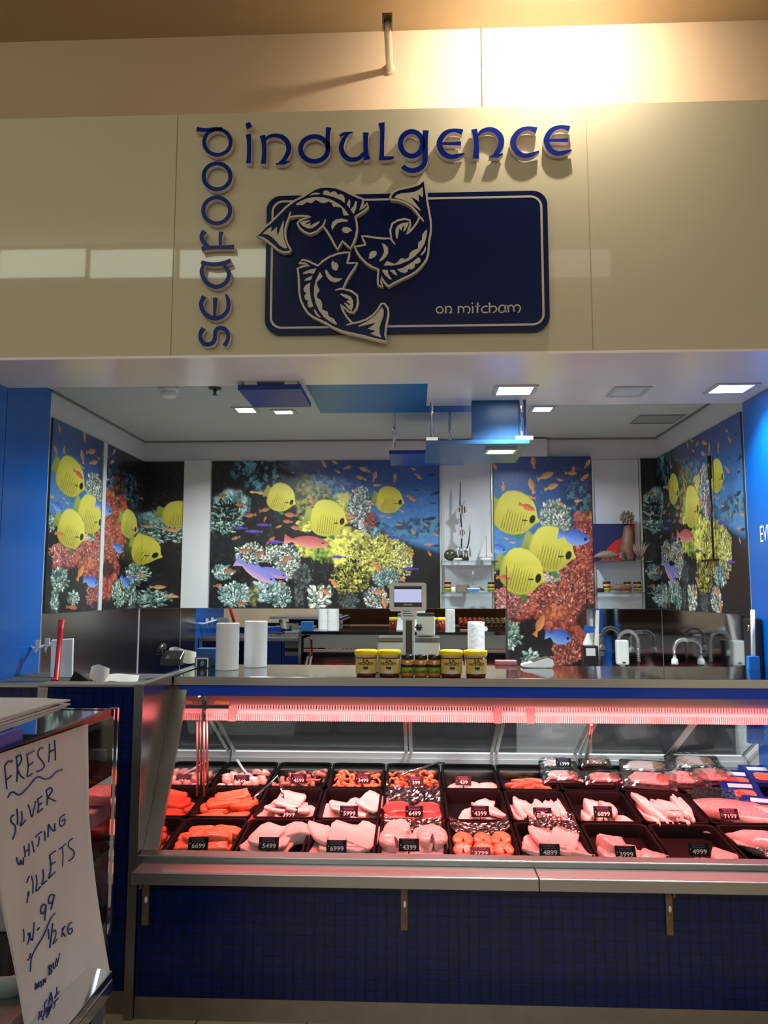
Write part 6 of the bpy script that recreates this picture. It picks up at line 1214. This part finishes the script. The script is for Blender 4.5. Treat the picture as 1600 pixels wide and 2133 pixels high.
t = thing('hook_rail', 'white plastic hook rail beside the blue wall', 'hook rail', at(95, 1345, Y=3.92)); m = MB()
r0_ = [at(x, y, Y=3.9) for x, y in ((72, 1352), (118, 1338))]
MB().tube([(XL+.0045, 3.95, r0_[0].z+.004), r0_[0], r0_[1]], .008, 8).build('rail', white_pl, t)
for k in range(2):
    p = at(80+20*k, 1342-4*k, Y=3.895); MB().box(p.x-.012, p.x+.012, 3.885, 3.892, p.z-.02, p.z+.022).tube([p+Vector((0, -.006, -.02)), p+Vector((-.003, -.02, -.035)), p+Vector((-.004, -.012, -.05))], [.006, .005, .003], 8).build('hook', white_pl, t)
curl(184, 226, 1387, 1420, 3.55, 'curled white sheet standing up behind the mosaic block', .04); curl(216, 287, 1408, 1421, 3.50, 'loose white papers lying beside the curled sheet', .08)
c = at(170, 1412, Y=3.5); t = thing('black_stapler', 'black stapler-like tool beside the curled sheet', 'tool', (c.x, 3.5, zc)); MB().box(c.x-.055, c.x+.04, 3.48, 3.53, zc, c.z-.01).build('base', black_pl, t, bevel=.003); MB().hexa([(c.x-.05, 3.49, c.z-.009), (c.x+.035, 3.49, c.z-.009), (c.x+.035, 3.52, c.z-.009), (c.x-.05, 3.52, c.z-.009)], [(c.x-.03, 3.49, c.z+.03), (c.x-.01, 3.49, c.z+.022), (c.x-.01, 3.52, c.z+.022), (c.x-.03, 3.52, c.z+.03)]).build('arm', black_pl, t)

# ------------------------------------------------------------------ sink corner
zk = .8956
def tapp(label, b, top, end, yb):
    t = thing('spring_tap', label, 'tap', b); n = 60; P = []
    for i in range(n+1):
        u = i/n
        if u < .45: P.append(Vector(b)+(Vector(top)-Vector(b))*(u/.45))
        else:
            a = math.pi*(u-.45)/.55; c = (Vector(top)+Vector((end[0], end[1], top[2])))/2; r = (Vector(top)-c)
            P.append(c+r*math.cos(a)+Vector((0, 0, r.length*1.0))*math.sin(a))
    MB().tube(P, .006, 8).build('hose', chrome, t); m = MB(); k = 420; Q = []
    for i in range(int(n*.28)*6, n*6+1):
        u = i/6; j = min(int(u), n-1); p = P[j].lerp(P[j+1], u-j); d = (P[j+1]-P[j]).normalized(); s_ = Vector((0, 1, 0)).cross(d); s_.normalize(); q = d.cross(s_); a = i*1.0472
        Q.append(p+(s_*math.cos(a)+q*math.sin(a))*.012)
    m.tube(Q, .0028, 5).build('spring', chrome, t)
    e = P[-1]; MB().tube([e, e-Vector((0, 0, .03)), e-Vector((0, 0, .06))], [.010, .010, .013], 12).build('spray_neck', chrome, t); MB().tube([e-Vector((0, 0, .0605)), e-Vector((0, 0, .085)), e-Vector((0, 0, .095))], [.018, .022, .021], 14).build('spray_head', white_pl, t); MB().tube([e-Vector((0, 0, .0955)), e-Vector((0, 0, .103))], .019, 14).build('spray_face', black_pl, t)
    bb = Vector(b); MB().tube([bb, bb+Vector((0, 0, .05))], .018, 14).tube([bb+Vector((-.0, -.0, .055)), bb+Vector((-.035, -.02, .09))], .007, 8).build('base_lever', chrome, t)
Yt = 5.25
p = at(1444, 1330, Y=5.0); q = at(1404, 1330, Y=5.0); z_ = at(1444, 1345, Y=5.0).z
tapp('chrome spring tap hanging free in front of the corner', (p.x, 5.0, zk), (p.x, 5.0, at(1444, 1352, Y=5.0).z), (q.x, 5.0, 0), 0)
p = at(1329, 1330, Y=Yt); q = at(1289, 1330, Y=Yt)
tapp('chrome spring tap behind the white soap dispenser', (p.x, Yt, zk), (p.x, Yt, at(1330, 1335, Y=Yt).z), (q.x, Yt, 0), 0)
c = at(1296, 1356, Y=5.15); t = thing('soap_dispenser', 'white soap dispenser standing before the spring tap', 'soap dispenser', (c.x, 5.15, zk)); h0, h1 = at(1296, 1384, Y=5.15).z, at(1296, 1333, Y=5.15).z
MB().box(c.x-.038, c.x+.038, 5.12, 5.18, h0, h1).build('case', white_pl, t, bevel=.008); MB().tube([(c.x, 5.15, zk), (c.x, 5.15, h0)], .015, 10).build('stand', chrome, t); MB().box(c.x-.008, c.x+.008, 5.10, 5.12, h0+.01, h0+.02).build('spout', dark_gr, t)
c = at(1555, 1345, X=XR-.1); t = thing('wall_dispenser', 'tall black dispenser with round badge on the side splashback', 'dispenser', (XR-.05, c.y, 1.2)); ya, yb2 = at(1540, 1300, X=XR-.06).y, at(1566, 1300, X=XR-.06).y
z0_, z1_ = at(1550, 1392, X=XR-.06).z, at(1550, 1287, X=XR-.06).z
MB().box(XR-.045, XR-.0065, min(ya, yb2), max(ya, yb2), z0_, z1_).build('case', black_pl, t, bevel=.012); MB().tube([(XR-.0455, (ya+yb2)/2, z1_-.05), (XR-.049, (ya+yb2)/2, z1_-.05)], .016, 16).build('badge', chrome, t)
c = at(1566, 1380, Y=3.72); xc_ = at(1567, 1380, Y=3.72).x; t = thing('dustpan_broom', 'bright blue plastic pan with white handle against the blue wall', 'broom', (xc_, 3.72, .9)); b0, b1 = at(1553, 1394, Y=3.72), at(1586, 1394, Y=3.72); t0, t1 = at(1560, 1367, Y=3.72), at(1583, 1367, Y=3.72)
b1.x = min(b1.x, XR-.012); t1.x = min(t1.x, XR-.012); dn = Vector((0, 0, -.34))
MB().hexa([b0+dn, b1+dn, t1, t0], [v+Vector((0, .03, 0)) for v in (b0+dn, b1+dn, t1, t0)]).build('pan', mat('bright_blue_plastic', srgb(24, 116, 206), .4, noise=.05, nscale=12), t, bevel=.004); MB().tube([t0.lerp(t1, .5)+Vector((0, .012, 0)), at(1568, 1270, Y=3.735)], .010, 10).build('handle', white_pl, t)
# cleaning bottle and cloths by the cupboard
c = at(1238, 1330, Y=5.25); t = thing('spray_bottle', 'white and blue spray bottle beside the reef-printed cupboard door', 'spray bottle', (c.x, 5.3, zk)); zt_ = at(1238, 1318, Y=5.3).z
MB().lathe([(.035, 0), (.036, .01), (.036, zt_-zk-.07), (.014, zt_-zk-.02), (.013, zt_-zk)], (c.x-.03, 5.3, zk), 16).build('bottle', white_pl, t); MB().hexa([(c.x-.06, 5.285, zt_+.001), (c.x+.0, 5.285, zt_+.001), (c.x+.0, 5.315, zt_+.001), (c.x-.06, 5.315, zt_+.001)], [(c.x-.05, 5.285, zt_+.05), (c.x+.02, 5.285, zt_+.04), (c.x+.02, 5.315, zt_+.04), (c.x-.05, 5.315, zt_+.05)]).build('trigger_head', mat('spray_blue', srgb(20, 90, 170), .4, noise=.05, nscale=20), t)
c = at(1245, 1300, Y=5.4); o = MB().hexa([(c.x-.03, 5.40, 1.10), (c.x+.0, 5.40, 1.10), (c.x+.03, 5.47, 1.425), (c.x+.005, 5.47, 1.425)], [(c.x-.03, 5.41, 1.10), (c.x+.0, 5.41, 1.10), (c.x+.03, 5.48, 1.425), (c.x+.005, 5.48, 1.425)]).build('white_cloth', paper_m); tag(o, 'narrow white cloth hanging beside the cupboard door', 'cloth')
c = at(1232, 1357, Y=5.1); t = thing('small_label_box', 'dark box with a pale label on the sink bench', 'box', (c.x, 5.15, zk)); MB().box(c.x-.045, c.x+.05, 5.12, 5.2, zk, at(1232, 1345, Y=5.12).z).build('box', black_pl, t, bevel=.004); MB().box(c.x-.03, c.x+.03, 5.1185, 5.1195, at(1232, 1366, Y=5.12).z, at(1232, 1350, Y=5.12).z).build('label', hw, t)

# ------------------------------------------------------------------ side cabinet in the foreground and its hand-written sheet
FX, FY0, FY1, FZ = -.905, .35, 2.31, 1.2
t = thing('side_display_cabinet', 'glass display cabinet in the foreground with silver rail and blue top edge', 'display cabinet', (-1.3, 1.4, 0)); fc = t
MB().box(-1.72, FX-.012, FY0, FY1-.002, FZ-.016, FZ).build('top_glass', mat('dark_glass_top', (.015, .016, .018), .06, coat=.4, noise=.1, nscale=9), t)
m = MB(); m.box(FX-.011, FX+.004, FY0, FY1, FZ-.018, FZ+.004); m.build('top_edge_trim', mat('bronze_trim', srgb(84, 60, 46), .3, .9, noise=.15, nscale=20), t)
MB().box(FX-.06, FX-.012, FY0, 1.80, FZ+.0005, FZ+.034).box(-1.5, FX-.13, FY0, 1.9, FZ+.0005, FZ+.034).build('blue_ledge', blue_edge, t, bevel=.003)
MB().quad((FX, FY0, .60), (FX, FY1-.02, .60), (FX, FY1-.02, FZ-.02), (FX, FY0, FZ-.02)).build('side_glass', clear, t)
MB().box(-1.72, FX+.008, FY1-.018, FY1, .10, FZ+.002).build('end_panel', mirror_dk, t)
MB().box(FX-.012, FX+.012, FY1+.0005, FY1+.012, .56, FZ+.003).build('end_trim', chrome, t)
MB().box(-1.70, FX-.004, FY0, FY1-.0185, .56, .59).build('deck', steel, t); MB().box(-1.70, FX-.012, FY0, FY1-.0185, .59+.41, .59+.415).build('glass_shelf', shelf_gl, t)
MB().box(-1.72, FX-.03, FY0, FY1-.03, .10, .555).build('mosaic_base', tilemat('blue_mosaic_side', srgb(6, 30, 80), srgb(3, 12, 40), .0375, 'YZ'), t); MB().box(-1.72, FX-.05, FY0, FY1-.05, .001, .0995).build('kick_plate', bpy.data.materials['dull_kick_steel'], t)
q0 = at(235, 2022, Z=.555); q1 = at(215, 2030, Z=.57)
sh = MB(); xs = q0.x
sh.hexa([(FX-.02, FY0, .5585), (xs, FY0, .535), (xs, q0.y, .535), (FX-.02, q0.y, .5585)], [(FX-.02, FY0, .570), (xs, FY0, .556), (xs, q0.y, .556), (FX-.02, q0.y, .570)]).box(xs-.006, xs+.002, FY0, q0.y, .50, .5345).box(FX-.0195, xs-.0065, q0.y-.012, q0.y, .50, .5345); sh.build('silver_ledge', chrome, t, bevel=.003)
MB().box(-1.74, -1.7205, FY0, FY1, .10, FZ-.02).build('rear_panel', mat('dark_rear_panel', (.03, .032, .035), .4, noise=.1, nscale=9), t)
MB().tube([(FX-.10, FY0+.05, FZ-.045), (FX-.10, 1.75, FZ-.045)], .012, 10).build('fill_tube', mat('lit_fill_tube', (1, 1, 1), .4, emit=(.9, 1, .94), estr=3), t); lamp('AREA', (FX-.14, 1.3, FZ-.06), 1.3, (.9, 1, .94), .05, .8)  # added tube and lamp, only to brighten the near end of the cabinet
tbx = MB().tube([(FX-.10, 1.96, FZ-.045), (FX-.10, FY1-.06, FZ-.045)], .012, 10).build('pink_tube', pink_on, t); lamp('AREA', (FX-.12, 2.10, FZ-.06), 1.6, pinkc, .05, .28)
zd = .5906
ftray = mat('foam_white', (.70, .76, .72), .6, noise=.04, nscale=20)
def foamtray(px, py, y, z, label):
    p = at(px, py, X=FX-.14); o = MB(); 
    P = rrect(-.12, .12, -.16, .16, .05, 5); R_ = [(P, .055), ([(x*.93, y_*.95) for x, y_ in P], .055), ([(x*.8, y_*.85) for x, y_ in P], .012), ]
    n = len(P); vs = [(p.x+x, p.y+y_, z) for x, y_ in [(a*.85, b_*.88) for a, b_ in P]]+[(p.x+x, p.y+y_, z+h) for Q, h in R_ for x, y_ in Q]
    o.add(vs, [(i*n+j, i*n+(j+1) % n, (i+1)*n+(j+1) % n, (i+1)*n+j) for i in range(3) for j in range(n)]+[tuple(range(n-1, -1, -1)), tuple(3*n+j for j in range(n))], 0, True)
    tag(o.build('foam_tray', ftray), label, 'tray')
foamtray(20, 1950, 0, zd, 'white foam tray with rounded corner behind the cabinet glass')
p = at(10, 1800, X=FX-.2); o = MB().box(p.x-.16, p.x+.12, p.y-.14, p.y+.10, zd+.115, zd+.29).build('foam_box', ftray, bevel=.01); tag(o, 'pale foam box seen beside the edge of the hand-written sheet', 'box'); MB().box(p.x-.17, p.x+.10, p.y-.15, p.y+.12, zd, zd+.1145).build('grey_crate', dark_gr, bevel=.006); tag(bpy.data.objects['grey_crate'], 'grey crate under the pale foam box', 'crate')
for i, (px, py, nm, m_) in enumerate(((200, 1600, 'octo', 0), (205, 1690, 'red', 1), (200, 1740, 'pink', 2))):
    p = at(px, py, X=FX-.09); y = 2.12
    z = zd+.0005 if i == 2 else at(px, py, X=FX-.09, ).z
b_ = mat('red_pack_film', srgb(170, 40, 34), .2, coat=.5, noise=.3, nscale=40)
for lab, y, z, s_, mm in (('red film-wrapped pack glimpsed between the sheet and the cabinet end', 2.13, .80, (.13, .11, .035), b_), ('pale fish fillets glimpsed low in the cabinet beside the sheet', 2.10, zd+.03, (.17, .14, .09), pale_f), ('pale foam pack on the cabinet shelf beside the sheet', 2.10, .89, (.13, .10, .035), pale_f)):
    mb = slab(squ(s_[0]*1.3, s_[1]*1.3, 18, .6), s_[2], .5, .1, 5); o = mb.build('fish_pack', mm); o.location = (FX-.12, y, z); tag(o, lab, 'pack')
MB().box(FX-.26, FX-.025, 2.0, 2.28, .775, .799).box(FX-.26, FX-.245, 2.0, 2.28, zd, .775).build('black_riser', black_pl, None); tag(bpy.data.objects['black_riser'], 'black display riser inside the foreground cabinet', 'riser')
# stack of papers on the top
rs = random.Random(4); zp = FZ+.0365
for i, (dx, ry) in enumerate(((0, 3), (.02, -2), (.035, 5), (.012, 0), (.045, 7))):
    z = FZ+.0365+i*.0055 ; x0, x1 = -1.70, FX-.028; y1 = 2.10-.012*i+dx*.6
    P = [(x0, 1.0), (x1-.02, 1.0), (x1-.004*i, 1.55), (x1-.012+dx*.2, y1-.10), (x1-.02+dx*.7, y1-.03), (x1-.05, y1-.015), (x1-.07, y1), (x0+.1, y1+.01), (x0, y1-.03)]
    mb = MB().plate(P, lambda x, y, d: (x, y, d+.005*math.sin(x*9+i)*max(0, (x+1.2))), z+.0045, z); o = mb.build('paper_sheet', paper_m); tag(o, 'large white paper sheet in the loose stack on the foreground cabinet', 'paper', 'papers on the foreground cabinet')
# the hand-written sheet hanging on the cabinet side
SX = FX+.012
def onS(px, py): return at(px, py, X=SX)
def sheetpt(y, z, off=0):     # gentle curl towards the bottom far corner
    k = max(0, (.95-z))*max(0, (y-1.75))*.16; w = .0025*math.sin(y*40)*(1 if z < 1.1 else .3)
    return Vector((SX+k+w+off, y, z))
top = [onS(x, y) for x, y in ((-45, 1590), (0, 1570), (90, 1540), (183, 1508))]
bot = [onS(x, y) for x, y in ((66, 2240), (98, 2190), (150, 2110), (202, 2030))]
t = thing('handwritten_sheet', 'large white sheet advertising fresh silver whiting fillets in blue handwriting', 'sign', (SX, 1.8, .6)); m = MB(); N, Mx = 24, 24; vs = []
def edge(L_, u):
    q = u*(len(L_)-1); i = min(int(q), len(L_)-2); return L_[i].lerp(L_[i+1], q-i)
def S(u, v):
    a, b = edge(top, u), edge(bot, u); p = a.lerp(b, v); p.y += -.012*math.sin(v*3.14)*u; return sheetpt(p.y, p.z)
for j in range(Mx+1):
    for i in range(N+1): vs.append(S(i/N, j/Mx))
fs = [(j*(N+1)+i, j*(N+1)+i+1, (j+1)*(N+1)+i+1, (j+1)*(N+1)+i) for j in range(Mx) for i in range(N)]; n_ = len(vs); ring = list(range(N+1))+[(j+1)*(N+1)-1 for j in range(1, Mx+1)]+[Mx*(N+1)+i for i in range(N-1, -1, -1)]+[j*(N+1) for j in range(Mx-1, 0, -1)]
m.add(vs+[v-Vector((.0008, 0, 0)) for v in vs], fs+[tuple(n_+i for i in f[::-1]) for f in fs]+[(ring[i], ring[(i+1) % len(ring)], n_+ring[(i+1) % len(ring)], n_+ring[i]) for i in range(len(ring))], 0, True); m.build('sheet', paper_m, t)
def wr(strokes, bx, by, sc_, cuts, r=.0018):
  for c0, c1 in zip([0]+cuts, cuts+[len(strokes)]):
    wd = MB(); wr1(wd, strokes[c0:c1], bx, by, sc_, r); wd.build('handwritten_word', ink, t)
def wr1(m, strokes, bx, by, sc_, r):
    for st in strokes:
        P = smooth_path(st, 4) if len(st) > 2 else st
        Q = []
        for x, y in P:
            p = onS(bx+x/sc_, by+y/sc_)
            k = max(0, (.95-p.z))*max(0, (p.y-1.75))*.16; d = (p-EYE); s_ = (SX+k+.0025*math.sin(p.y*40)*(1 if p.z < 1.1 else .3)+.0012-EYE.x)/d.x
            Q.append(EYE+d*s_)
        m.tube(Q, r, 6)
A = (0, 1400, 4.0); B = (0, 1750, 4.0)
wr([[(40, 780), (75, 740), (95, 750), (103, 735)], [(38, 780), (48, 880), (57, 975)], [(50, 900), (75, 880), (95, 862)],
    [(135, 700), (145, 800), (140, 915)], [(135, 715), (170, 690), (178, 740), (140, 800)], [(145, 800), (170, 860), (203, 885)],
    [(225, 690), (235, 790), (225, 870)], [(222, 690), (255, 672), (285, 655)], [(232, 780), (255, 768), (275, 750)], [(225, 870), (250, 862), (270, 845)],
    [(358, 632), (330, 640), (315, 690), (350, 740), (370, 780), (345, 815), (305, 828)], [(412, 595), (412, 680), (405, 752)], [(455, 565), (460, 650), (462, 735)], [(408, 668), (435, 655), (462, 640)],
    [(65, 1045), (85, 1010), (115, 1000), (150, 1022), (190, 1005), (240, 950), (290, 890), (325, 872), (370, 890), (420, 880), (470, 830), (522, 812)],
    [(115, 1190), (92, 1210), (95, 1250), (125, 1280), (128, 1330), (105, 1395)], [(140, 1140), (148, 1200), (146, 1270)], [(180, 1160), (184, 1220), (172, 1280), (215, 1232)],
    [(235, 1105), (250, 1150), (265, 1205), (285, 1130), (297, 1075)], [(312, 1065), (322, 1110), (312, 1170)], [(312, 1060), (332, 1048), (350, 1032)], [(318, 1112), (335, 1100), (350, 1090)], [(312, 1170), (335, 1155), (358, 1135)],
    [(385, 985), (395, 1050), (390, 1110)], [(385, 985), (420, 962), (435, 990), (398, 1045)], [(398, 1045), (430, 1060), (465, 1075)],
    [(138, 1545), (150, 1590), (165, 1605), (172, 1570), (180, 1590), (192, 1600), (196, 1545)],
    [(200, 1450), (208, 1500), (210, 1540)], [(240, 1430), (242, 1480), (240, 1532)], [(205, 1500), (222, 1488), (240, 1478)], [(265, 1410), (275, 1450), (284, 1500)],
    [(325, 1370), (325, 1410), (312, 1455)], [(298, 1375), (325, 1345), (350, 1330)], [(370, 1325), (374, 1360), (376, 1402)], [(400, 1375), (402, 1320), (405, 1270), (430, 1310), (455, 1322), (455, 1260)],
    [(540, 1185), (505, 1210), (495, 1265), (515, 1285), (540, 1255), (540, 1225), (515, 1240)]], *A, [14, 15, 26])
wr([[(222, 355), (235, 320), (245, 300)], [(225, 525), (232, 450), (238, 430), (240, 465)], [(262, 300), (275, 360), (272, 445)], [(300, 290), (308, 350), (300, 425), (340, 385)], [(358, 245), (362, 310), (350, 370), (390, 335)],
    [(415, 130), (425, 230), (405, 320)], [(412, 130), (440, 105), (465, 90)], [(418, 205), (440, 195), (460, 182)], [(405, 320), (430, 295), (460, 265)], [(520, 60), (525, 130), (522, 218)], [(492, 75), (520, 55), (550, 30)], [(605, -15), (575, 10), (572, 55), (610, 85), (620, 120), (600, 155), (572, 172)],
    [(385, 545), (360, 535), (340, 570), (345, 610), (370, 600), (385, 550), (378, 610), (372, 670)], [(455, 460), (425, 455), (405, 490), (410, 525), (435, 515), (452, 465), (440, 520), (425, 578)],
    [(195, 740), (200, 790), (197, 845)], [(232, 790), (240, 780), (242, 820), (228, 870)], [(250, 770), (255, 830), (272, 815)], [(283, 685), (280, 760), (270, 840)], [(312, 750), (330, 728)],
    [(458, 608), (420, 660), (360, 800), (300, 900), (262, 980), (252, 1095)], [(228, 1000), (245, 985), (255, 940)], [(402, 740), (406, 780), (406, 825)], [(440, 690), (430, 790), (415, 900)], [(440, 765), (462, 750), (465, 790), (445, 860), (478, 825)],
    [(520, 730), (518, 770), (512, 808)], [(540, 715), (520, 765), (545, 800)], [(600, 685), (575, 700), (565, 750), (580, 785), (602, 760), (598, 735), (578, 745)],
    [(298, 1245), (298, 1195), (312, 1230), (322, 1185), (325, 1225)], [(340, 1175), (345, 1225)], [(360, 1210), (362, 1160), (378, 1185), (380, 1150)], [(405, 1050), (412, 1090), (408, 1120)], [(405, 1055), (425, 1040), (425, 1070), (412, 1085), (432, 1085), (425, 1110), (408, 1120)],
    [(445, 1020), (445, 1065), (460, 1060), (462, 1005)], [(468, 985), (478, 1015)], [(498, 940), (485, 1000), (470, 1055)],
    [(330, 1430), (328, 1480), (325, 1530)], [(350, 1420), (345, 1460), (360, 1480)], [(390, 1330), (370, 1370), (375, 1420), (365, 1490)], [(405, 1370), (415, 1310), (425, 1270), (438, 1350)], [(408, 1335), (440, 1320)], [(472, 1225), (472, 1270), (455, 1315), (495, 1262)], [(375, 1410), (430, 1370), (505, 1312)]], *B, [12, 19, 20, 27, 35])


# ------------------------------------------------------------------ produce stand across the mall, seen only in the mirror
t = thing('produce_stand', 'dark wooden produce stand across the mall, mirrored behind the worktop', 'stand', (1.2, -3, 0)); wood = mat('brown_stand_wood', srgb(92, 64, 42), .6, noise=.25, nscale=9)
MB().box(-1.5, 2.6, -3.6, -2.6, .02, .95).box(-1.5, 2.6, -3.7, -3.6, .95, 1.9).build('stand', wood, t)
for i, (x, col, l) in enumerate(((.95, srgb(196, 62, 30), 'round red-orange fruit mirrored beyond the slim roll'), (1.35, srgb(120, 96, 36), 'round olive-brown fruit mirrored beside the yellow fruit'), (1.75, srgb(226, 190, 20), 'round yellow fruit mirrored near the tall mural'))):
    f0 = None; fm_ = mat('fruit_skin_%d' % i, col, .5, noise=.15, nscale=20)
    for a in range(5):
        for b in range(3):
            if f0 is None: o = f0 = MB().ball((0, 0, 0), .042, n=10, m=8).build('fruit', fm_)
            else: o = f0.copy(); C.objects.link(o)
            o.location = (x-.16+a*.085, -2.70-b*.12, .993+b*.03); tag(o, l, 'fruit', l.split(' mirrored')[0])
